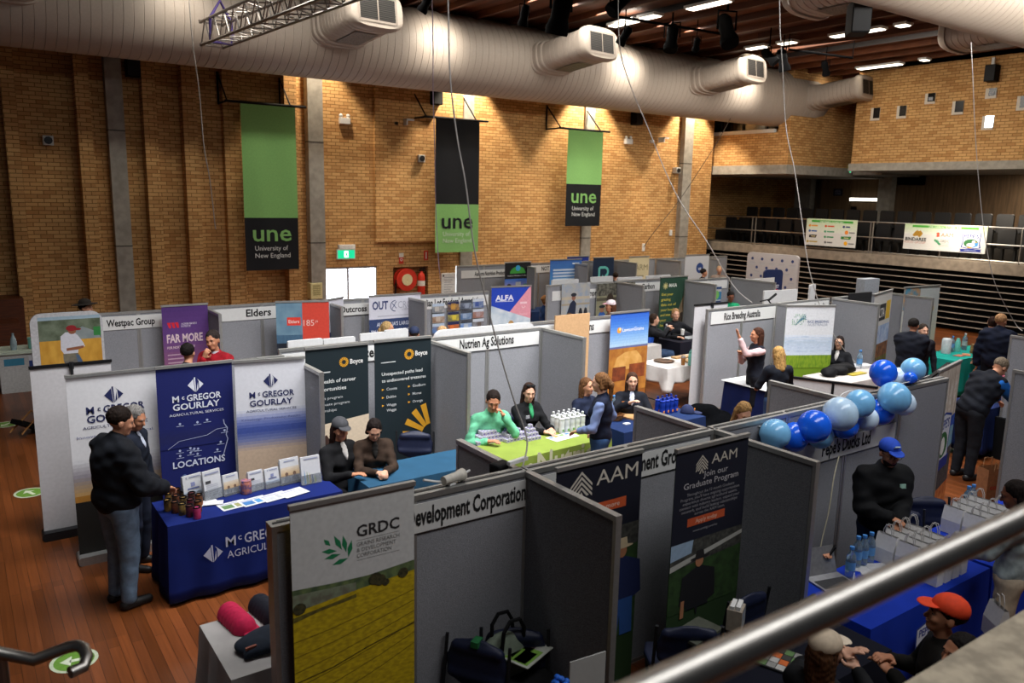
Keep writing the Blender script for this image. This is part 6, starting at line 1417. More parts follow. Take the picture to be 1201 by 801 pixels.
def mcgt(a):
    mcg_logo(a,.22,.45,.052,'#b3b8cc',None)
    a.text('M',.29,.40,.083,'#b3b8cc','L',bold=.012); a.text('c',.358,.34,.052,'#b3b8cc','L',bold=.012); a.text('GREGOR GOURLAY',.393,.40,.083,'#b3b8cc','L',bold=.012,width=.56); a.text('AGRICULTURAL SERVICES',.295,.56,.062,'#b3b8cc','L',width=.64)
cloth('royal blue tablecloth with white diamond logo beside the man in faded jeans','folding table under the royal blue logo cloth',2.15,7.36,1.62,.66,0,NB,.70,mcgt)
cloth('plain mid-blue tablecloth in front of the woman in the brown jacket','folding table under the plain mid-blue cloth',4.02,7.28,1.6,.60,0,'#264c66',.45)
def nut(a): a.text('Nutrien',.56,.31,.235,'#c9cfae',bold=.02,width=.66); a.poly([(.1,.38),(.1,.14),(.17,.08),(.22,.14),(.22,.38),(.19,.38),(.19,.22),(.13,.38)],'#c9cfae',2)
cloth('lime green tablecloth with large white lettering','folding table under the lime green cloth',5.65,7.27,1.60,.64,.05,'#7c8e3c',.7,nut)
cloth('dark blue tablecloth in front of the woman in black and the blue bottles','folding table under the dark blue cloth by the blue bottles',7.47,7.35,1.5,.62,.0,'#17294f',.7,lambda a: a.circ(.1,.6,.06,'#d97a1c'))
cloth('short white tablecloth with hanging corners in the middle aisle','folding table with dark legs under the short white aisle cloth',10.75,9.85,1.6,.72,.05,'#bdb9b4',.26,None,0,.05,.02,None,.14)
cx,cy,w_,an = corners((748,409),(771,405),.6)
cloth('small white tablecloth with blue cups behind the short aisle cloth','small table under the white cloth with blue cups',cx,cy,w_+.25,.6,an,'#b5b1ab',.5)
cx,cy,w_,an = corners((798,402.5),(838,396),.7)
def atl(a):
    for k in range(12): q = 2*pi*k/12; K = a.W/a.H; a.poly([(.36+.085*cos(q-.16),.42+.085*K*sin(q-.16)),(.36+.085*cos(q+.16),.42+.085*K*sin(q+.16)),(.36+.06*cos(q+.1),.42+.06*K*sin(q+.1)),(.36+.06*cos(q-.1),.42+.06*K*sin(q-.1))],'#b3a01c',2)
    a.text('ATLAS',.48,.42,.1,'#c3c3c6','L',bold=.015,width=.3); a.text('CARBON',.48,.62,.1,'#c3c3c6','L',bold=.015,width=.36)
cloth('black tablecloth with a yellow dashed ring before the fair-haired woman','folding table under the black ring logo cloth',cx,cy,w_,.7,an,'#15151f',.7,atl)
cloth('navy tablecloth under a large white sheet left of the blonde woman','folding table under the navy cloth left of the blonde woman',10.45,7.93,.58,.86,0,'#101a44',.62)
g = G(); g.T = Matrix.Translation((10.43,7.93,0)); g.box(-.31,-.45,TT+.012,.33,.47,TT+.018,M('#c9cac9',.6,var=.02)); tag(g.build('paper_sheet'),'large white sheet covering the navy table beside the blonde woman','paper')
cloth('pale grey tablecloth strewn with black bags right of the leaf banner','folding table under the pale grey cloth right of the leaf banner',12.6,7.55,1.9,.75,-.02,'#b3aca6',.5)
def teal(a): a.text('nergy grow',.42,.62,.07,'#a5c9c0',bold=.01,width=.3); a.ring(.66,.55,.055,.014,'#b59a3a',2)
cloth('teal tablecloth with bottles and a gold ring logo at the far right','folding table under the teal cloth',16.35,7.60,2.0,.70,-.0,'#138a7c',.7,teal)
def pepc(a): pepe_shield(a,.385,.38,.085)
PB = '#12309a'
cloth('bright blue tablecloth of the nearer goose crest table with the laptop','folding table under the nearer bright blue cloth',5.85,3.03,1.72,.68,0,PB,.7,pepc)
cloth('bright blue tablecloth of the farther table with white paper bags','folding table under the farther bright blue cloth',7.62,3.03,1.72,.68,0,PB,.7)
cloth('dark navy tablecloth with brochures below the graduate banner','folding table under the dark navy brochure cloth',4.2,2.78,1.35,.62,0,'#12141f',.7)
cloth('white tablecloth with pink and navy caps at the lower left','folding table under the white cap cloth',1.66,4.86,1.0,.74,0,'#a9a6a3',.5,None,0,.05,.03,None,.12)
cloth('dark blue tablecloth on the back table beside the woman in the navy jacket','folding table under the dark blue back cloth',*[ (PZ(622,358,.74).x), PZ(622,358,.74).y-.75 ],1.5,.7,0,'#17294a',.7)
# far-left side table with bag, bottle and mug
A_ = PZ(28,418,.74)
t = thing('side_table','small white table with taped notices in the far left corner','table',(A_.x+.1,16.6,0))
g = G(); g.box(-.45,-.3,.0,.45,.3,.70,M('#b5b5b2',.7)); g.build('cabinet',t); g = G(); g.box(-.5,-.35,.70,.5,.35,.74,M('#b9c4b2',.6)); g.build('tabletop',t)
a = Art(.9,.7,-.3,0.); a.rect(.08,.12,.42,.3,'#3a7f9a'); a.rect(.5,.08,.86,.2,'#c9c9cc'); a.rect(.5,.2,.86,.42,'#2a3f7a'); a.rect(.88,.05,1,.25,'#a54a3a'); a.done(t)
tx, ty = A_.x+.1, 16.6
g = G(); g.lathe([(.05,0),(.055,.12),(.04,.2),(.018,.26),(.02,.3)],M('#8a9aa0',.2,spec=.6),(tx-.2,ty-.1,TT)); tag(g.build('spray_bottle'),'clear pump bottle on the small white table in the far left corner','bottle')
g = G(); g.lathe([(.07,0),(.08,.02),(.085,.17),(.09,.2)],M('#7ab5a8',.5),(tx+.1,ty-.1,TT)); tag(g.build('mug'),'mint green mug on the small white table in the far left corner','mug')
g = G(); g.lathe([(.08,0),(.09,.3),(.05,.38),(.03,.45)],DARKM,(tx+.33,ty,TT)); tag(g.build('flask'),'dark flask beside the mint green mug in the far left corner','flask')
B_ = SDF(.02); q = PZ(8,444,0); B_.ell((0,0,.25),(.42,.3,.3),None,'',.05).ell((.0,.05,.5),(.3,.25,.15),None,'',.05).ell((-.3,.1,.15),(.3,.3,.2),None,'',.05)
t = thing('duffel_bag','dark bag heaped on the floor left of the small white table','bag',(q.x-.25,q.y,0)); B_.build('bag_body',t,M('#26282a',.9,var=.3),0,.01,9)
g = G(); g.tube([(-.25,-.1,.5),(-.1,-.2,.66),(.15,-.15,.62)],.03,M('#6a5a4c',.9),8); g.build('strap',t)
# --------------- chairs
CHN = M('#131a33',.55,var=.12,spec=.4)
def chair(label, x, y, face, z=0):
    rz = atan2(-face[0],face[1]); t = thing('padded_chair',label,'chair',(x,y,z),rz)
    g = G(); g.T = Matrix.Translation((0,.0,0)); g.slab([(-.21,-.18),(.21,-.18),(.23,.1),(.2,.22),(-.2,.22),(-.23,.1)],.42,.47,CHN); g.build('seat',t,bevel=.015)
    bs = SDF(.014); bs.ell((0,-.235,.70),(.22,.028,.17),Matrix.Rotation(.12,3,'X'),'',.02); bs.cap((-.15,-.24,.80),(.15,-.24,.80),.032,.032,'',.03); bs.cap((-.17,-.225,.62),(.17,-.225,.62),.03,.03,'',.03); bs.build('backrest',t,CHN)
    for sx in (-1,1):
        g = G(); g.tube([(sx*.22,-.25,.86),(sx*.225,-.2,.5),(sx*.23,.2,.0)],.012,DARKM,8); g.build('leg',t)
        g = G(); g.tube([(sx*.2,.17,.43),(sx*.215,-.24,0)],.012,DARKM,8); g.build('leg',t)
    g = G(); g.tube([(-.22,-.02,.2),(.22,-.02,.2)],.009,DARKM,6); g.build('stretcher',t); return t
for px,py,z,fc,l in ((1072,612,.84,FC,'navy padded chair right of the man in the blue cap'),(1103,594,.86,FC,'navy padded chair below the narrow geese banner'),(484,513,.86,FC,'empty navy padded chair right of the woman in the brown jacket'),(558,496,.84,FC,'navy padded chair behind the man in the mint green shirt'),(800,712,.86,FA,'navy padded chair in front of the printed black hat'),(848,680,.86,mixd(FA,FL,.4),'navy padded chair against the dark divider below the graduate banner'),(540,775,.86,mixd(FC,FL,.3),'navy padded chair with a green tag at the bottom of the front stand'),(604,772,.80,FC,'dark chair holding the sage tote and leaflets in the front stand')):
    p = PZ(px,py,z)
    c = chair(l,p.x,p.y,fc)
    if 'green tag' in l: g = G(); g.box(-.02,-.28,.83,.03,-.2,.87,M('#1f6a3a',.7)); g.build('tag',c)
p = at(440,495,1.30)
for (x,y,fc,l) in ((*BASE[400,491],mixd(FC,FR,.55),'navy padded chair under the woman in the grey cap'),(*BASE[440,495],bf,'navy padded chair under the woman in the brown jacket'),(*BASE[742,437],FC,'navy padded chair under the woman gesturing at the dark blue table'),(*BASE[622,450],mixd(FC,FR,.45),'navy padded chair under the woman with sunglasses on her head'),(*BASE[CW.px],mixd(FA,FR,.55),'navy padded chair under the woman in the beige cap'),(*BASE[OP.px],mixd(FL,FA,.28),'navy padded chair under the person in the orange cap'),(*BASE[PP.px],mixd(FL,FC,.1),'navy padded chair under the dark-haired person in profile'),(5.24,3.74,mixd(FR,FC,.3),'navy padded chair under the person holding a phone')):
    chair(l,x,y,fc,-.012)
# --------------- balloons
BALC = {'l':'#c0def5','m':'#80c2f0','d':'#1c66ee','p':'#cde3f6'}
def balloon(px, py, rp, c, Y, label, squash=1., tilt=0.):
    q = PY(px,py,Y); r = rp/PXM(q)
    t = thing('balloon',label,'balloon',q[:],0,); m = M(BALC[c],.18,var=.03,spec=.6)
    pr = [(0.001,-1.22)] + [(.10,-1.2),(.05,-1.14)] + [(max(.03,sin(a))*(1 if a>pi/2 else 1), -cos(a)*(1.12 if a < pi/2 else 1.)) for a in [.12+(pi-.13)*k/16 for k in range(17)]]
    g = G(); g.T = Matrix.Rotation(tilt,4,'Y'); g.lathe([(a*r*(.92 if z < -.5 else 1)*squash,z*r) for a,z in pr],m,n=24); g.build('latex_skin',t,smooth=True)
    g = G(); g.T = Matrix.Rotation(tilt,4,'Y'); g.lathe([(.06*r,-1.26*r),(.12*r,-1.22*r),(.04*r,-1.15*r)],m,n=10); g.build('knot',t)
for b in ((909,509,18,'m',3.98,'mid-blue balloon at the left end of the balloon string, drooping over the divider',1,.4),(932,512,17,'d',4.02,'deep blue balloon second from the left end of the balloon string',1,-.5),
          (955,500,19.5,'d',3.9,'deep blue balloon in front left of the big pale one',1,.9),(962,511,15.5,'m',4.02,'mid-blue balloon tucked below the left deep blue pair',1,2.4),(985.5,485.5,19.5,'l',3.88,'large pale blue balloon in the middle of the string',1.05,1.2),
          (991,499,14.5,'d',4.05,'deep blue balloon peeping out below the large pale one',1.1,2.0),(1008.5,473.5,17,'m',3.95,'mid-blue balloon just right above the large pale one',1,1.0),(1016,491,14,'p',3.98,'pale balloon below the mid-blue one in the centre right',1,2.2),
          (1033,483,15.5,'d',4.02,'deep blue balloon left under the oval mid-blue one',1,-2.2),(1049,466.5,17,'m',3.9,'oval mid-blue balloon on the right part of the string',1.12,1.4),(1059,473,14,'p',4.0,'pale balloon half hidden behind the oval mid-blue one',1.05,-1.9),
          (1036,437,15.5,'d',4.12,'deep blue balloon standing upright above the wall rail',1,.0),(1054,444,13,'p',4.28,'pale balloon behind the upright deep blue one',1,.3),(1071,433.5,14,'m',4.18,'mid-blue balloon at the top right of the string',1,.2),(1068,443,6,'d',4.12,'tiny deep blue balloon under the top right one',1.3,.6)):
    balloon(*b[:6],*b[6:])
pts = [PY(x,y,4.1) for x,y in ((890,500),(925,502),(950,492),(975,486),(1000,480),(1025,470),(1045,458),(1056,450),(1075,446),(1090,440))]
g = G(); g.tube(pts,.004,WHITE,5); tag(g.build('balloon_string'),'white string holding the blue balloons together along the wall','string')
cable('power_cord',[PY(984,535,4.0),PY(978,560,3.95),PY(972,600,3.9),PY(962,645,3.85),PY(961,690,3.8)],.006,'cream cord hanging down the wall left of the man in the blue cap',M('#b3ad95',.6))
cable('power_cord',[(2.28,4.15,1.9),(2.42,4.15,1.86),(2.52,4.15,1.87),(2.62,4.15,1.9)],.008,'short white cord on the front wall rail right of the yellow field banner',WHITE)
# lamp fittings clipped on the front rail
p = PY(532,562,4.15); t = thing('clip_lamp','white clip-on lamp head lying on the front wall rail','lamp',(p.x,4.15,1.835),.25)
g = G(); g.T = Matrix.Rotation(pi/2,4,'Y'); g.lathe([(.0,-.09),(.028,-.09),(.03,.03),(.036,.05),(.04,.085),(0,.085)],M('#c3beb2',.5),(-.04,0,0),14); g.build('lamp_head',t,smooth=True); g = G(); g.box(-.05,-.02,-.0,.0,.02,.012,WHITE); g.build('clip',t)
p = PY(588,552,4.3); t = thing('clip_lamp','black and white clip-on lamp behind the front wall rail','lamp',(p.x,4.3,1.80),.2)
g = G(); g.box(-.08,-.05,-.03,.06,.05,.05,BLACK); g.build('lamp_head',t,bevel=.02); g = G(); g.box(-.02,-.1,.05,.16,-.07,.075,WHITE); g.box(-.12,-.1,-.035,.0,-.06,-.01,WHITE); g.build('bracket',t)
p = PY(860,498,4.15)
cable('power_cord',[PY(868,448,8.0)+Vector((0,0,0)),PY(905,440,8.0)] if 0 else [PY(984,468,4.2),PY(988,462,4.2),PY(1000,458,4.2),PY(1010,462,4.2),PY(1012,470,4.2)],.005,'white looped cord above the rail behind the balloons',WHITE)
# --------------- McGregor table goods
def on(px, py, z=TT+.012): return PZ(px,py,z)
ZC = TT+.008
def brochure(px, py, w, h, art, label, rz=0.1, name='brochure_stand'):
    p = on(px,py,ZC); t = thing(name,label,'brochure',(p.x,p.y,ZC),rz)
    o = None
    g = G(); g.T = Matrix.Rotation(-.16,4,'X'); g.box(-w/2,-.012,.004,w/2,.012,h,M('#c5c6c8',.5,var=.02)); g.build('brochures',t)
    g = G(); g.T = Matrix.Rotation(-.16,4,'X'); g.box(-w/2-.006,-.02,0,w/2+.006,-.014,h*.35,M('#d5dade',.1,spec=.6,trans=.8)); g.box(-w/2-.006,.014,0,w/2+.006,.02,h*.9,M('#d5dade',.1,spec=.6,trans=.8)); g.build('acrylic_holder',t)
    a = Art(w,h,-.013,.004); art(a); ob = a.done(t)
    for c in t.children:
        if c.name.startswith(('printed','lettering')): c.rotation_euler = (-.16,0,0)
    return t
def bro1(a): mcg_logo(a,.2,.1,.05,'#2a3a7a',None); a.rect(.32,.08,.9,.12,'#8a90a8'); a.rect(.38,.3,.6,.45,'#7a80a5',2); a.rect(.2,.5,.8,.55,'#5a6490'); a.rect(0,.62,1,.8,'#a9b5c3',1); a.rect(0,.78,1,1,M('#4a5058',.8,h2='#2c3238',scale=40),2)
def bro2(a): a.rect(.1,.1,.9,.15,'#8a90a8'); a.rect(.1,.35,.4,.45,'#3a3a3c'); [a.rect(.12,.5+.06*k,.8,.52+.06*k,'#a9adb8') for k in range(6)]
def bro3(a): a.rect(.2,.1,.8,.14,'#8a90a8'); a.grad(0,.35,1,.7,['#c9bfae','#b5956a'],5,1); [ (a.ell(u,.62,.09,.08,'#6a5040',3,10),a.poly([(u-.17,.95),(u-.14,.74),(u,.7),(u+.15,.76),(u+.18,.95)],'#5a6474',3)) for u in (.3,.72)]; a.rect(0,.92,1,1,'#2a2f3a',4)
def bro4(a): a.rect(.15,.08,.9,.12,'#8a90a8'); [a.poly([(.1+.13*k,1),(.14+.13*k,.45+.06*k),(.2+.14*k,.95)],['#3f86b5','#6a7f3a','#b5983a','#2f4f6a','#8a9a4a'][k],2) for k in range(5)]
for i,(px,py,w,h,ar,l) in enumerate(((228,587,.19,.25,bro1,'leftmost upright brochure of a grey landscape on the royal blue table'),(251,585,.18,.28,bro2,'tall white upright brochure second on the royal blue table'),(272,580,.155,.205,bro3,'small upright brochure of two men, left one on the royal blue table'),(301,575.5,.155,.20,bro2,'small white upright brochure in the middle of the royal blue table'),(320,571.5,.15,.195,bro1,'small upright brochure of a field, right of centre on the royal blue table'),(341,567,.2,.26,bro3,'large upright brochure of two men in caps on the royal blue table'),(365.5,567,.2,.28,bro4,'rightmost upright brochure with leaf-shaped photos on the royal blue table'))): brochure(px,py,w,h,ar,l,[.25,.3,.22,.2,.2,.12,.05][i])
p = on(289,578); g = G(); g.lathe([(.05,0),(.052,.1),(.045,.125),(.048,.13)],M('#2f3f7a',.4,h2='#b5705a',scale=30),p[:],14); tag(g.build('candle_jar'),'small patterned jar among the brochures on the royal blue table','jar')
for i,(px,py,l) in enumerate(((274,592,'flat brochure with green photos nearest the jars'),(298,587.5,'flat brochure with blue sky photos'),(322,582.5,'flat white brochure left of the last one'),(344,578,'rightmost flat white brochure'))):
    p = on(px,py); t = thing('brochure',l+' on the royal blue table','brochure',(p.x,p.y,ZC+.002*i),.12+.04*i)
    g = G(); g.box(-.13,-.09,0,.13,.09,.003,M('#c9cacb',.6,var=.02)); g.build('paper',t)
    g = G(); 
    for u0,v0,u1,v1,c in ((-.11,-.06,-.01,.03,['#5a7a4a','#3a6fa5','#b9bcc0','#c3c4c6'][i]),(.01,-.06,.11,.03,['#8a8a5a','#4a86b5','#a9acb0','#b5b6b8'][i]),(-.11,.045,.06,.06,'#8a90a8')): g.add([(u0,v0,.0036),(u1,v0,.0036),(u1,v1,.0036),(u0,v1,.0036)],[(0,1,2,3)],M(c,.7))
    g.build('printed_artwork',t)
for i,(px,py,a_) in enumerate(((236,591,.4),(244,590,.1),(250,590.5,-.3))):
    p = on(px,py); g = G(); g.T = Matrix.Translation((p.x,p.y,ZC+.004*i+.001))@Matrix.Rotation(a_,4,'Z'); g.box(-.09,-.05,0,.09,.05,.003,M('#c3c3c6',.6)); tag(g.build('paper_slip'),['lowest','middle','top'][i]+' white paper slip of the loose pile right of the jars','paper','paper slips by the jars')
JC = ['#a8803a','#8a4a2a','#b0904a','#7a1f3a','#a5602a']
k = 0
for r_ in range(3):
    for c_ in range(5):
        p = on(197+8.6*c_+1.2*r_,597+2.2*c_-7.6*r_+1.5); k += 1
        t = thing('stubby_holder','dark-rimmed patterned can holder in the cluster at the left end of the royal blue table','can holder',(p.x,p.y,ZC),k,'can holders at the left end of the royal blue table')
        col = '#b01f5a' if (r_==0 and c_==4) else JC[(r_*5+c_)%5]
        if r_==0 and c_==4: t['label'] = 'bright pink can holder at the front right of the can holder cluster'; del t['group']
        g = G(); g.lathe([(.030,0),(.033,.008),(.034,.10)],M(col,.6,h2='#3a2a1a' if col!='#b01f5a' else '#d04a80',scale=22),n=14); g.build('sleeve',t,smooth=True); g = G(); g.lathe([(.034,.10),(.034,.112),(.027,.112),(.026,.06),(0,.06)],BLACK,n=14,caps=False); g.build('rim',t)
p = on(210,574); 
def pet_bottle(p, label, s=1., group=None, cap='#3f7fc0', lab='#5a8fc0', body='#a9c4d8'):
    t = thing('water_bottle',label,'bottle',(p[0],p[1],p[2]),0,group)
    g = G(); g.lathe([(0,0),(.03*s,0),(.033*s,.01*s),(.033*s,.14*s),(.03*s,.16*s),(.014*s,.19*s),(.013*s,.205*s),(0,.205*s)],M(body,.08,spec=.6,trans=.75,var=.02),n=16); g.build('bottle_body',t,smooth=True)
    g = G(); g.lathe([(0,.205*s),(.016*s,.205*s),(.016*s,.225*s),(0,.226*s)],M(cap,.4),n=12); g.build('cap',t)
    g = G(); g.lathe([(.0338*s,.06*s),(.0338*s,.12*s)],M(lab,.5),n=16,caps=False); g.build('label_band',t); return t
pet_bottle((1.62,7.58,ZC),'clear bottle behind the leftmost upright brochure',1.1,None,'#3a4a6a','#2c3f7a','#5a6a80')
# --------------- Nutrien table goods
proto = None; k = 0
def small_pack(p, rz, label, group):
    global proto
    if proto is None:
        proto = thing('ball_box',label,'box',p,rz,group)
        g = G(); g.rbox(-.022,-.022,0,.022,.022,.044,.006,M('#bcbac2',.5,var=.04)); g.build('carton',proto); g = G(); g.box(-.014,-.0232,.012,.014,-.0225,.03,M('#6a5f92',.6)); g.box(-.014,-.014,.0442,.014,.014,.0446,M('#6a5f92',.6)); g.build('logo',proto); return
    r = clone(proto,p,rz,label); r['group'] = group
rnd = random.Random(3)
def pile(pa, pb, nx, ny, layers, label, group, depth=.05):
    A = on(*pa,ZC); B = on(*pb,ZC); d = (B-A); L = d.length; d.normalize(); n_ = Vector((-d.y,d.x,0))
    for z in range(layers):
        for i in range(nx-z*2 if nx > 4 else nx-z):
            for j in range(max(1,ny-z)):
                q = A+d*(.0505*(i+z*(1 if nx>4 else .5)))+n_*(.0505*(j+z*.5)); small_pack((q.x,q.y,ZC+.045*z),atan2(d.y,d.x)+rnd.uniform(-.04,.04),label,group)
pile((561,522),(600,515),8,5,3,'small white and purple box in the left heap on the lime green table','white boxes in the left heap')
pile((595,519),(622,513),7,4,3,'small white and purple box in the middle heap on the lime green table','white boxes in the middle heap')
pile((620,517),(640,513),4,4,4,'small white box in the little pyramid on the lime green table','white boxes in the little pyramid')
p = on(660,512); t = thing('leaflet','white leaflet with colour pictures beside the white bottles on the lime green table','leaflet',(p.x,p.y,ZC),.12); g = G(); g.box(-.2,-.1,0,.2,.1,.002,M('#c9cccb',.6)); g.build('paper',t)
g = G(); [g.add([(-.18+.09*k,.03,.0026),(-.11+.09*k,.03,.0026),(-.11+.09*k,.08,.0026),(-.18+.09*k,.08,.0026)],[(0,1,2,3)],M(['#5a7fa5','#c98a3a','#6a9a4a','#4a6fb0'][k],.7)) for k in range(4)]; g.build('printed_artwork',t)
p = on(610,507); g = G(); g.T = Matrix.Translation((p.x,p.y,ZC))@Matrix.Rotation(.2,4,'Z'); g.box(-.15,-.1,0,.15,.1,.002,M('#a9c98a',.6)); tag(g.build('leaflet'),'pale green leaflet behind the heaps of white boxes','leaflet')
sq = None
def squeeze(p, label, col, group, capc=None, logo='#6a9a4a'):
    t = thing('drink_bottle',label,'bottle',p,0,group)
    g = G(); g.lathe([(0,0),(.035,0),(.037,.01),(.037,.07),(.033,.085),(.037,.1),(.037,.15),(.033,.165)],M(col,.35,var=.03),n=16); g.build('bottle_body',t,smooth=True)
    g = G(); g.lathe([(.035,.165),(.037,.17),(.037,.185),(.016,.195),(.014,.215),(.018,.22),(.016,.235),(0,.236)],M(capc or col,.4,var=.03),n=16); g.build('cap',t,smooth=True)
    g = G(); g.lathe([(.0376,.03),(.0376,.06)],M(logo,.6),n=6,caps=False); g.box(-.014,-.0385,.03,.014,-.0378,.055,M(logo,.6)) ; g = G(); g.box(-.014,-.0385,.025,.014,-.0375,.055,M(logo,.6)); g.build('logo',t); return t
base = on(672,506,ZC); b0 = None
for r_ in range(3):
    for c_ in range(5):
        q = base+Vector((-.05+.083*c_-.0,.02+.085*r_-.10*0,0))+Vector((-.12,0,0))
        if b0 is None: b0 = squeeze((q.x,q.y,ZC),'white sports bottle in the block at the right end of the lime green table','#c6c8c8','white sports bottles')
        else: clone(b0,(q.x,q.y,ZC))
# --------------- Lawson table goods
base = on(786,484,ZC); b1 = None
for r_ in range(2):
    for c_ in range(4):
        q = base+Vector((-.16+.085*c_,.0+.09*r_,0))
        if b1 is None: b1 = squeeze((q.x,q.y,ZC),'royal blue sports bottle in the block on the dark blue table','#122f8a','royal blue sports bottles',None,'#d9822c')
        else: clone(b1,(q.x,q.y,ZC))
def loose_cap(p, rz, label, col, group=None, logo=None, s=1.):
    t = thing('baseball_cap',label,'cap',p,rz,group); m = M(col,.85,var=.12)
    cs = SDF(.011); cs.ell((0,0,.0),(.09*s,.10*s,.12*s),None,'',.01); cs.build('crown',t,m,cut=lambda X,Y,Z: (.002-Z).astype(np.float32))
    bs = SDF(.009); bs.ell((0,.13*s,.012),(.075*s,.08*s,.012),Matrix.Rotation(-.1,3,'X'),'',.01); bs.build('brim',t,m,cut=lambda X,Y,Z: (.001-Z).astype(np.float32))
    if logo: g = G(); g.T = Matrix.Translation((0,.092*s,.055))@Matrix.Rotation(-.4,4,'X'); g.box(-.02,-.003,-.015,.02,.006,.015,M(logo,.7)); g.build('badge',t)
    return t
p = on(806,484,ZC); loose_cap((p.x,p.y,ZC),pi+.8,'navy cap with an orange badge at the right end of the dark blue table','#141f42',None,'#d9822c')
p = on(722,492,ZC); t = thing('bread_basket','small tan woven basket beside the woman in the vest','basket',(p.x,p.y,ZC)); g = G(); g.lathe([(.08,0),(.11,.07),(.12,.075),(.108,.07),(.078,.008),(0,.008)],M('#a9794a',.8,h2='#7a5430',scale=40),n=16,caps=False); g.build('weave',t)
p = on(737,488); g = G(); g.T = Matrix.Translation((p.x,p.y,ZC))@Matrix.Rotation(.3,4,'Z'); g.box(-.12,-.16,0,.12,.16,.02,M('#b58a5a',.7)); tag(g.build('paper_folder'),'tan paper folder on the dark blue table','folder')
p = on(735,497); g = G(); g.T = Matrix.Translation((p.x,p.y,ZC)); g.box(-.045,-.03,0,.045,.03,.012,M('#c9c9c9',.6)); tag(g.build('card_stack'),'small white card stack at the edge of the dark blue table','cards')
pet_bottle(on(687,490,ZC),'water bottle with a blue label left of the woman in the vest',1.2); pet_bottle(on(719,486,ZC),'clear water bottle right of the woman in the vest',1.2)
# --------------- aisle table goods
TZ = TT+.008
q = PZ(779,424,TZ); g = G(); g.lathe([(0,0),(.16,0),(.19,.02),(.18,.02),(.15,.008),(0,.008)],M('#2a2622',.5,h2='#6a4a30',scale=14),q[:],20); tag(g.build('platter'),'dark serving platter on the short white aisle cloth','platter')
q = PZ(809.5,428.5,TZ); bt = thing('water_flask','mint green flask on the short white aisle cloth','bottle',q[:]); g = G(); g.lathe([(0,0),(.042,0),(.042,.19),(.03,.215)],M('#6fb5a4',.4),n=16); g.build('flask_body',bt,smooth=True); g = G(); g.lathe([(.032,.215),(.032,.25),(.02,.26),(0,.26)],M('#5fa595',.4),n=14); g.tube([(-.025,0,.25),(0,0,.29),(.025,0,.25)],.007,M('#5fa595',.4),6); g.build('lid',bt)
q = PZ(801,428,TZ); ct = thing('iced_drink','clear cup of amber drink beside the mint green flask','cup',q[:]); g = G(); g.lathe([(0,0),(.032,0),(.042,.13)],M('#a06a30',.2,spec=.6),n=14); g.build('drink',ct); g = G(); g.lathe([(.043,.13),(.04,.16),(.02,.175),(0,.176)],M('#c9c4bd',.2,trans=.6),n=14); g.build('lid',ct)
for i,(px,py) in enumerate(((795,420),(803,419),(812,419),(806,424))):
    q = PZ(px,py,TZ); g = G(); g.T = Matrix.Translation(q)@Matrix.Rotation(.4*i,4,'Z'); g.box(-.11,-.07,0,.11,.07,.03,M('#a9865a',.7)); tag(g.build('paper_packet'),'tan paper packet at the back of the short white aisle cloth','packet','tan packets on the aisle table')
for i,(px,py) in enumerate(((761,402),(764.5,401.5),(768,401))):
    q = PZ(px,py,TZ); g = G(); g.lathe([(.035,0),(.045,.11),(.04,.11),(.03,.01)],M('#1a4fae',.4),q[:],14); tag(g.build('paper_cup'),'blue cup on the small white cloth left of the black ring logo cloth','cup','blue cups')
# --------------- Maia table goods
q = PZ(800,398,TZ); g = G()
for i,(px,py) in enumerate(((791,397),(796,398),(800,397.5))):
    q = PZ(px,py,TZ); g = G(); g.lathe([(0,0),(.05,0),(.055,.09),(.05,.10),(0,.10)],BLACK,q[:],14); tag(g.build('black_mug'),'small black mug in the row on the black ring logo cloth','mug','black mugs')
pet_bottle(PZ(781,396,TZ),'clear water bottle in front of the woman raising her hand',1.3,None,'#c9c9c9','#8a7a8a')
q = PZ(812,395.5,TZ); g = G(); g.T = Matrix.Translation(q); g.box(-.25,-.12,0,.2,.12,.006,M('#c3c6c8',.6)); tag(g.build('paper_sheet'),'white papers on the black ring logo cloth','paper')
q = PZ(800.5,390,.93); g = G(); g.lathe([(0,0),(.03,0),(.04,.11),(.042,.12),(0,.12)],WHITE,(q.x,q.y,.78+.1),14); tag(g.build('paper_cup'),'white takeaway cup held by the fair-haired woman','cup')
# --------------- Rice / black bag table
b_ = SDF(.02)
for (x,y,r_) in ((0,0,.2),(.3,.03,.18),(-.28,-.02,.16),(.12,.1,.17)): b_.ell((x,y,.06),(r_,r_*.8,.09),None,'',.05)
q = PZ(990,437,TZ); t = thing('black_bag','crumpled black bag heaped on the pale grey cloth','bag',(q.x-.2,q.y,TZ)); b_.build('bag_body',t,M('#0c0c0e',.7,var=.3,spec=.15),0,.012,14)
q = PZ(997,428,TZ); g = G(); g.lathe([(0,0),(.035,0),(.045,.11),(0,.11)],M('#c9c9cb',.5),q[:],14); tag(g.build('paper_cup'),'white paper cup beside the seated woman with glasses','cup')
q = PZ(1007,431,TZ); g = G(); g.T = Matrix.Translation(q)@Matrix.Rotation(-.3,4,'Z'); g.box(-.25,-.12,0,.25,.12,.05,M('#b9b9ba',.6)); tag(g.build('paper_pile'),'white pile of papers right of the paper cup','paper')
q = PZ(1005,439,TZ); g = G(); g.T = Matrix.Translation(q); g.box(-.2,-.06,0,.2,.06,.02,M('#a5942a',.6)); tag(g.build('yellow_folder'),'yellow folder peeking from under the black bag','folder')
pet_bottle((13.05,7.78,TZ),'clear water bottle with a blue label on the pale grey cloth',1.5)
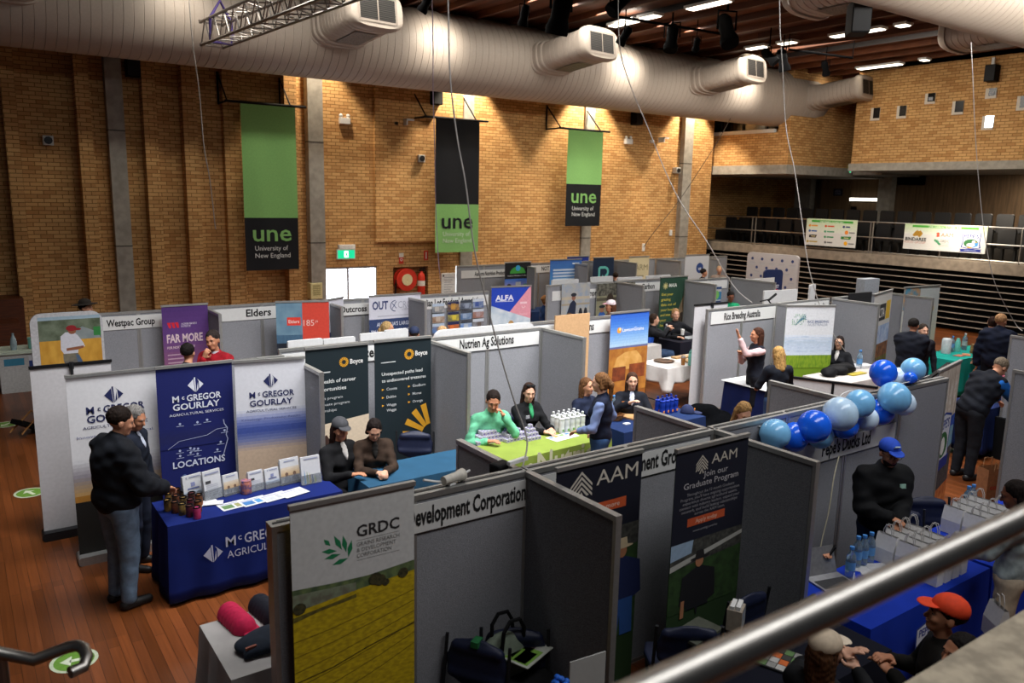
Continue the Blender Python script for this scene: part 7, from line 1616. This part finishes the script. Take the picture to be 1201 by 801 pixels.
# things left of the navy table: dark coat draped
b_ = SDF(.025); b_.ell((0,0,.16),(.28,.35,.2),None,'',.08).ell((-.1,.1,.3),(.16,.25,.14),None,'',.08).ell((-.25,-.1,.08),(.3,.3,.1),None,'',.08)
q = PZ(838,480,0); t = thing('dark_coat','black coat heaped on the floor beside the pink sleeved woman\'s table','coat',(9.75,8.2,0)); b_.build('cloth',t,M('#08090b',.95,var=.3,spec=.03),0,.015,9)
# --------------- teal table goods
def onteal(px, py):
    q = PZ(px,py,TZ)
    return Vector((min(max(q.x,15.45),17.25),min(max(q.y-.22,7.32),7.86),TZ))
def item(name, px, py, prof, col, label, cat, z=TZ, n=14, **k):
    q = onteal(px,py); g = G(); g.lathe(prof,M(col,.4,**k),q[:],n); return tag(g.build(name,smooth=True),label,cat)
item('white_jug',1096,412,[(0,0),(.09,0),(.09,.28),(.07,.3),(0,.3)],'#b5b9b9','white bag-like jug at the left end of the teal table','jug')
item('water_flask',1109.5,410,[(0,0),(.05,0),(.05,.2),(.035,.22),(.03,.27),(0,.27)],'#5fae9f','mint flask in the middle of the teal table','bottle')
item('snack_jar',1128,412,[(0,0),(.06,0),(.06,.13),(.05,.15),(.05,.18),(0,.18)],'#6a4428','brown jar with a green lid on the teal table','jar',h2='#9a7a4a')
pet_bottle(onteal(1103,410),'clear bottle with a blue label left of the mint flask',1.4); pet_bottle(onteal(1117.5,408),'clear bottle right of the mint flask on the teal table',1.5,None,'#c9c9c9','#a9b5b5')
for i,(px,py,c) in enumerate(((1112,415,'#a5604a'),(1120,414,'#b5704a'),(1134,411,'#7a9a4a'),(1142,410,'#a9705a'),(1138,413,'#7a6aa5'))):
    q = onteal(px,py); g = G(); g.T = Matrix.Translation(q)@Matrix.Rotation(.5*i,4,'Z'); g.box(-.12,-.07,0,.12,.07,.01,M(c,.6)); tag(g.build('leaflet'),['red-brown leaflet at the left of the row','orange leaflet beside the red-brown one','green leaflet right of the brown jar','pale red leaflet at the far right','violet leaflet near the front edge'][i]+' on the teal table','leaflet')
# --------------- Pepe table goods
PW = M('#d3d2d0',.7,var=.04)
bag = None
def paper_bag(p, rz, label, group=None, w=.17, d=.09, h=.24):
    t = thing('paper_bag',label,'bag',p,rz,group)
    g = G(); 
    b = [(-w/2,-d/2),(w/2,-d/2),(w/2,d/2),(-w/2,d/2)]; k = .32
    vs = [(x,y,0) for x,y in b]+[(x,y,h*.5) for x,y in b]+[(x,y*k,h) for x,y in b]
    vs[5] = (w/2,-d/2,h*.5)
    fs = [(0,3,2,1)]+[(i,(i+1)%4,4+(i+1)%4,4+i) for i in range(4)]+[(4+i,4+(i+1)%4,8+(i+1)%4,8+i) for i in range(4)]
    g.add(vs,fs,PW); o = g.build('bag_body',t)
    for s in (-1,1):
        g = G(); g.tube([(-.038,s*d*k/2,h-.04),(-.034,s*d*k/2,h+.04),(-.015,s*d*k/2,h+.085),(.015,s*d*k/2,h+.085),(.034,s*d*k/2,h+.04),(.038,s*d*k/2,h-.04)],.0035,M('#bdbab6',.7),5); g.build('handle',t)
    g = G(); g.box(-.03,-d/2-.002,h*.2,.03,-d/2-.001,h*.42,M('#3c3c40',.7)); g.build('printed_logo',t); return t
c1 = PZ(1040,668,TZ)
k = 0
lab1 = 'white paper bag with twisted handles in the left cluster on the nearer blue cloth'
for r_ in range(3):
    for c_ in range(4):
        x = 6.04+.125*c_; y = 2.84+.19*r_
        if x > 6.8: continue
        q = (x+.02*r_, y, TZ); 
        if bag is None: bag = paper_bag(q,1.53,lab1,'white bags, left cluster')
        else: clone(bag,q,1.53+.06*((r_+c_)%2)); 
lab2 = 'white paper bag with twisted handles in the right cluster on the farther blue cloth'
for r_ in range(3):
    for c_ in range(4):
        b2 = clone(bag,(7.12+.15*c_+.02*r_,2.84+.19*r_,TZ),1.53+.06*((r_+c_)%2),lab2); b2['group'] = 'white bags, right cluster'
for i,(px,py) in enumerate(((996,677),(1003.7,664),(1011,662.5),(1019,659))): pet_bottle(PZ(px,py,TZ),['nearest water bottle beside the laptop','second water bottle behind the laptop','third water bottle left of the paper bags','fourth water bottle next to the paper bags'][i],1.15)
for i,(px,py) in enumerate(((1133,600),(1138.5,598))): pet_bottle(PZ(px,py,TZ),['left','right'][i]+' of the two water bottles behind the right cluster of bags',1.15)
q = PZ(973,684,TZ); t = thing('laptop','silver laptop open at the left end of the nearer blue cloth','laptop',(q.x+.02,q.y,TZ),-.25+pi)
g = G(); g.box(-.16,-.11,0,.16,.11,.014,M('#9a9a9c',.35,.6)); g.build('base',t); g = G(); g.box(-.14,-.03,.0142,.14,.095,.016,M('#1b1b1d',.6,h2='#2c2c2e',scale=90)); g.build('keyboard',t)
g = G(); g.T = Matrix.Translation((0,.11 if 0 else -.11,.012))@Matrix.Rotation(1.35 if 0 else -.35,4,'X') if 0 else Matrix.Translation((0,-.115,.012))@Matrix.Rotation(.35,4,'X'); g.box(-.16,-.006,0,.16,.0,.21,M('#9a9a9c',.35,.6)); g.build('screen_lid',t)
for i,(px,py,w,h) in enumerate(((1016,668,.07,.1),(1023,670,.08,.1),(1030,666,.07,.09))):
    q = PZ(px,py,TZ); g = G(); g.T = Matrix.Translation(q)@Matrix.Rotation(.5+.3*i,4,'Z'); g.box(-w,-h,0,w,h,.003+.002*i,M(['#a9abb0','#b5b6b8','#a5a6a9'][i],.6)); tag(g.build('leaflet'),['left','middle','right'][i]+' white leaflet between the bottles and the left bag cluster','leaflet')
q = PZ(990,690,TZ); t = thing('striped_card','folded blue and white striped card in front of the laptop','card',(q.x+.05,q.y-.06,TZ),.5); g = G(); g.T = Matrix.Rotation(-.3,4,'X'); g.box(-.16,-.003,0,.16,.003,.07,M('#b9bcc6',.6)); g.build('card',t); a = Art(.32,.07,-.003); [a.poly([(.08*k_,0),(.08*k_+.05,0),(.08*k_+.03,1),(.08*k_-.0,1)],'#2a45a5',1) for k_ in range(12)]; a.done(t)
for c in t.children:
    if c.name.startswith('printed'): c.rotation_euler = (-.3,0,0)
for i in range(4):
    q = PZ(1098-i*7,610+i*4,TZ)
q = PZ(1096,640,TZ); t = thing('leaflet','pale green leaflet right of the left bag cluster','leaflet',(6.86,2.95,TZ),.4); g = G(); g.box(-.09,-.06,0,.09,.06,.004,M('#a9b58a',.6)); g.build('paper',t)
q = PZ(1163,597,TZ); loose_cap((8.2,2.95,TZ),.6,'white and navy cap at the far end of the farther blue cloth','#b3b6bd')
# white bag held by woman in cream trousers
q = PZ(1152,672,.62); paper_bag((6.18,2.38,.46),.9,'white paper bag hanging beside the woman in cream trousers',None,.2,.1,.26)
# phone
fq = mixd(FR,FC,.3); ph = Vector((5.24,3.74,0))+Matrix.Rotation(atan2(-fq[0],fq[1]),3,'Z')@Vector((-.06,.46,.90))
g = G(); g.T = Matrix.Translation(ph)@Matrix.Rotation(.6,4,'Z')@Matrix.Rotation(.5,4,'X'); g.box(-.035,-.005,-.075,.035,.005,.075,BLACK); tag(g.build('mobile_phone'),'black phone in the hands of the seated person behind the divider','phone')
# AAM table
NZ = TT+.008
t = thing('brochure_stand','photo card of two people standing at the right end of the dark navy cloth','brochure',(4.62,2.92,NZ),.1); g = G(); g.T = Matrix.Rotation(-.2,4,'X'); g.box(-.11,-.01,0,.11,.01,.22,M('#3a3a36',.6)); g.build('card',t); a = Art(.22,.22,-.01)
a.rect(0,0,1,.25,'#8a8a86'); a.rect(0,.15,1,.55,M('#2c3a22',.8,h2='#4a5a3a',scale=30)); a.rect(0,.5,1,1,'#3f5a2a'); a.rect(.55,.05,.95,.13,'#c4552a',3)
for u,c in ((.3,'#4a3426'),(.65,'#1f2a4a')): a.ell(u,.3,.07,.08,'#a9805f',4,10); a.rect(u-.1,.36,u+.1,.65,c,3); a.rect(u-.08,.65,u+.08,.98,'#7a8fae',3)
a.done(t)
for c in t.children:
    if c.name.startswith('printed'): c.rotation_euler = (-.2,0,0)
q = PZ(862,735,NZ); t = thing('leaflet_box','open white box of leaflets tied with string on the dark navy cloth','box',(q.x,q.y,NZ),.5); g = G(); g.box(-.07,-.05,0,.07,.05,.15,M('#9a8f80',.7)); g.build('box',t); g = G(); g.box(-.06,-.035,.15,.06,-.005,.18,WHITE); g.box(-.06,.005,.15,.06,.035,.175,WHITE); g.build('leaflets',t); a = Art(.14,.15,-.05); a.rect(.05,.1,.95,.9,M('#5a6f8a',.8,h2='#a9a49a',scale=30)); a.done(t)
q = PZ(818,742,NZ); g = G(); g.T = Matrix.Translation((q.x,q.y,NZ))@Matrix.Rotation(.15,4,'Z'); g.box(-.16,-.1,0,.16,.1,.02,M('#4a4d42',.7)); tag(g.build('folder'),'grey-green folder on the dark navy cloth below the graduate banner','folder')
q = PZ(870,783,NZ); ct = thing('coffee_cup','dark red takeaway cup with a white lid near the handrail','cup',(q.x,q.y,NZ)); g = G(); g.lathe([(0,0),(.03,0),(.04,.1)],M('#4a1518',.5),n=14); g.build('cup',ct); g = G(); g.lathe([(.042,.1),(.042,.108),(.036,.118),(0,.118)],WHITE,n=14); g.build('lid',ct)
q = PZ(915,775,NZ); t = thing('display_tray','tray of orange, green and white picture cards on the dark navy cloth','tray',(q.x,q.y,NZ),.35); g = G(); g.box(-.14,-.12,0,.14,.12,.012,DARKM); g.build('tray',t)
for i in range(4):
    for j in range(4): g = G(); x,y = -.13+.066*i,-.115+.058*j; g.box(x,y,.012,x+.06,y+.052,.016,M(['#c9662f','#5a7a4a','#b5b3ae','#3a3a36','#8a8a86'][(i*3+j*2)%5],.6)); g.build('picture_card',t)
# --------------- cap table, lower left
p = PZ(275,728,TZ)
for i in range(6): loose_cap((1.36+.006*i,5.22-.042*i,TZ),pi+.35,'hot pink cap in the nested row on the white cloth','#c01848','hot pink caps',None,.92)
for i in range(6): loose_cap((1.57+.006*i,5.22-.042*i,TZ),pi+.35,'black cap in the nested row on the white cloth beside the yellow field banner','#0f1220','black caps',None,.92)
t = thing('folded_garment','folded navy jacket in front of the nested caps on the white cloth','garment',(1.48,4.76,TZ),.1); fg = SDF(.012); fg.ell((0,0,.035),(.22,.14,.05),None,'',.02); fg.cap((-.18,-.09,.03),(.17,-.1,.03),.03,.03,'',.03); fg.build('cloth',t,M('#16202e',.9,var=.2),0,.006,16); g = G(); g.box(-.19,-.09,.06,-.12,-.075,.076,M('#9a5a4a',.7)); g.build('care_label',t)
q = PZ(256,790,0.2); t = thing('storage_crate','dark crate of white bottle tops beside the white cloth','crate',(0.86,4.86,.0),.2)
g = G()
for a_ in ((-.17,-.24,-.15,.24),(.15,-.24,.17,.24),(-.17,-.24,.17,-.22),(-.17,.22,.17,.24)): g.box(a_[0],a_[1],0,a_[2],a_[3],.32,M('#1d1a18',.8))
g.box(-.17,-.24,0,.17,.24,.02,M('#1d1a18',.8)); g.build('crate',t); g = G(); g.box(-.14,-.21,.02,.14,.21,.26,M('#3a3632',.9)); g.build('liner',t)
rnd = random.Random(5); k = 0
for i in range(5):
    for j in range(7):
        g = G(); g.lathe([(0,0),(.022,0),(.026,.02),(.012,.03),(.012,.045),(0,.045)],M('#b9b9bb',.5),(-.11+.055*i+rnd.uniform(-.001,.001),-.18+.06*j,.262+rnd.uniform(0,.02)),10); o = g.build('bottle_top'); o.location = t.location; o.rotation_euler = t.rotation_euler; tag(o,'white bottle top lying in the dark crate at the lower left','bottle top','white bottle tops')
# --------------- front stand goods
q = PZ(600,755,.80); p0 = (q.x,q.y)
tb = SDF(.014); tb.ell((0,0,.0),(.22,.10,.17),None,'',.03); tb.ell((0,.02,.12),(.2,.07,.1),None,'',.04)
t = thing('tote_bag','sage green tote bag with black handles on the chair in the front stand','bag',(p0[0],p0[1]+.05,.63),.1); tb.build('bag_body',t,M('#6f7a6a',.8,var=.12),0,.006,12)
for s in (-1,1): g = G(); g.tube([(-.09,s*.05,.12),(-.08,s*.06,.28),(-.03,s*.06,.34),(.05,s*.06,.33),(.09,s*.06,.26),(.1,s*.05,.12)],.013,BLACK,8); g.build('handle',t)
q2 = PZ(612,768,.70); t = thing('leaflet','green and white printed leaflet resting on the sage tote','leaflet',(q2.x,q2.y-.05,.74),.35); g = G(); g.box(-.15,-.11,0,.15,.11,.006,M('#a9aca2',.6)); g.build('paper',t)
g = G()
for u0,v0,u1,v1,c in ((-.13,-.09,.06,.09,'#6f9a3a'),(.02,-.02,.13,.09,'#3a2c28'),(-.12,-.07,.02,.02,'#2c3022'),(-.1,.04,0,.07,'#b5c49a')): g.add([(u0,v0,.0066),(u1,v0,.0066),(u1,v1,.0066),(u0,v1,.0066)],[(0,1,2,3)],M(c,.7))
g.build('printed_artwork',t)
cb = SDF(.02); cb.ell((0,0,.0),(.34,.2,.12),None,'',.05).ell((-.2,0,-.12),(.2,.2,.2),None,'',.05).ell((.22,0,-.12),(.16,.18,.2),None,'',.05)
q3 = PZ(575,795,.62); t = thing('dark_coat','black coat draped at the bottom of the front stand','coat',(q3.x+.1,q3.y-.1,.5)); cb.build('cloth',t,M('#0d0e10',.95,var=.3),0,.012,10)
q4 = PZ(690,783,.9); t = thing('notice_sheet','blank white sheet standing at the foot of the dark divider, bottom centre','sheet',(3.0,3.12,.0),-.1)
pA = PY(670,778,3.12); pB = PY(708,778,3.12); t.location = ((pA.x+pB.x)/2,3.12,0); w = (pB.x-pA.x)/2
g = G(); g.box(-w,-.004,pA.z-.3,w,.004,pA.z,M('#a9aaa6',.7,var=.02)); g.build('sheet',t); g = G(); g.tube([(0,.012,0),(0,.012,pA.z-.05)],.01,DARKM,8); g.lathe([(.12,0),(.12,.02),(.02,.03)],DARKM,(0,.012,0),16); g.build('stand',t)
q5 = PY(657,797,3.05); t = thing('blue_rosette','bright blue ruffled rosette at the bottom edge left of the white sheet','rosette',(q5.x,3.05,q5.z-.03)); rb = SDF(.006)
for k_ in range(9): rb.ell((.035*cos(k_*.7),.035*sin(k_*.7),.012*(k_%3)),(.018,.018,.016),None,'',.006)
rb.build('petals',t,M('#1a5fc4',.6,var=.2)); g = G(); g.tube([(0,0,-.01),(0,.05,-(q5.z-.03)+.0)],.006,DARKM,6); g.build('stick',t)
# --------------- right-hand aisle goods
q = PZ(1160,585,0); t = thing('carrier_bag','brown paper carrier bag with red lettering on the floor at the right','bag',(q.x,q.y,0),-.35); w,d,h = .3,.17,.42
g = G(); g.add([(-w/2,-d/2,0),(w/2,-d/2,0),(w/2,d/2,0),(-w/2,d/2,0),(-w/2,-d/2,h),(w/2,-d/2,h),(w/2,d/2,h),(-w/2,d/2,h)],[(0,3,2,1),(0,1,5,4),(1,2,6,5),(2,3,7,6),(3,0,4,7)],M('#8a5c3a',.8,var=.12)); g.build('bag_body',t)
for s in (-1,1): g = G(); g.tube([(-.07,s*d/2,h-.03),(-.06,s*d/2,h+.1),(.06,s*d/2,h+.1),(.07,s*d/2,h-.03)],.005,M('#9a7350',.8),6); g.build('handle',t)
a = Art(w,h,-d/2); a.text('coles',.5,.62,.3,'#a5281f',bold=.02,width=.72); a.done(t)
q = PZ(1170,560,0); t = thing('steel_case','black road case with steel edges behind the brown carrier bag','case',(q.x+1.25,q.y+.45,0),-.2); g = G(); g.box(-.4,-.3,0,.4,.3,.62,BLACK); g.build('case',t); g = G()
for z in (.0,.6): 
    for y in (-.3,.3): g.tube([(-.4,y,z),(.4,y,z)],.012,ALU,6)
g.build('edge_trim',t)
t2 = thing('wicker_tray','brown woven tray on the black road case','tray',(q.x+1.25,q.y+.45,.622)); g = G(); g.lathe([(.2,0),(.24,.08),(.22,.08),(.19,.01)],M('#6a4a2c',.8,h2='#3a2818',scale=40),n=20); g.build('weave',t2)
q = PZ(1172,470,TT); cloth('navy tablecloth with two water bottles at the far right edge','folding table under the navy cloth at the far right edge',12.55,5.45,1.1,.6,0,'#16244e',.65)
for i,(px,py) in enumerate(((1168,472),(1173,470))): pet_bottle(PZ(px,py,TZ),['left','right'][i]+' water bottle on the navy cloth at the far right edge',1.4)
# floor stickers
for i,(px,py,r_) in enumerate(((35,578,.17),(87,775,.17),(7,498,.17))):
    q = PZ(px,py,0); t = thing('arrow_sticker',['round green arrow sticker on the floor left of the white banner','round green arrow sticker under the curled stair handrail','round green arrow sticker far left near the wooden steps'][i],'sticker',(q.x,q.y,.002),.4+i)
    g = G(); g.lathe([(r_,0),(r_,.0015),(0,.0016)],M('#b5c0a5',.6),n=28); g.build('border',t); g = G(); g.lathe([(r_*.84,.0018),(0,.0019)],M('#5f8a2f',.6),n=28,caps=False); g.build('disc',t)
    g = G(); z = .0024
    for P in ([(-.02,-.1),(.02,-.1),(.02,.03),(-.02,.03)],[(-.07,.02),(.07,.02),(0,.1)]): g.add([(x,y,z) for x,y in P],[tuple(range(len(P)))],M('#c9d2ba',.6))
    g.build('arrow',t)
# fallen chair by the left banner
q = PZ(28,508,0); t = thing('camp_chair','black and tan folded chair lying on the floor left of the white banner','chair',(q.x+.1,q.y,0),.6); g = G(); g.T = Matrix.Rotation(.5,4,'Y'); g.box(-.3,-.12,.05,.25,.12,.12,BLACK); g.build('seat',t)
for s in (-1,1): g = G(); g.tube([(-.25,s*.12,.05),(.1,s*.1,.3),(.4,s*.12,.02)],.014,M('#a5743f',.6),8); g.build('leg',t)
# small things on the right wall far stands: microphone-like lamp on rail
q = PZ(905,352,1.86); t = thing('desk_lamp','black angled clip lamp on the rail behind the pink sleeved woman','lamp',(q.x-.25,8.98,1.832)); g = G(); g.tube([(-.25,0,.05),(-.05,0,.07),(.05,0,.0)],.012,BLACK,6); g.tube([(-.02,0,.06),(.18,0,.16)],.022,BLACK,8); g.build('arm',t)
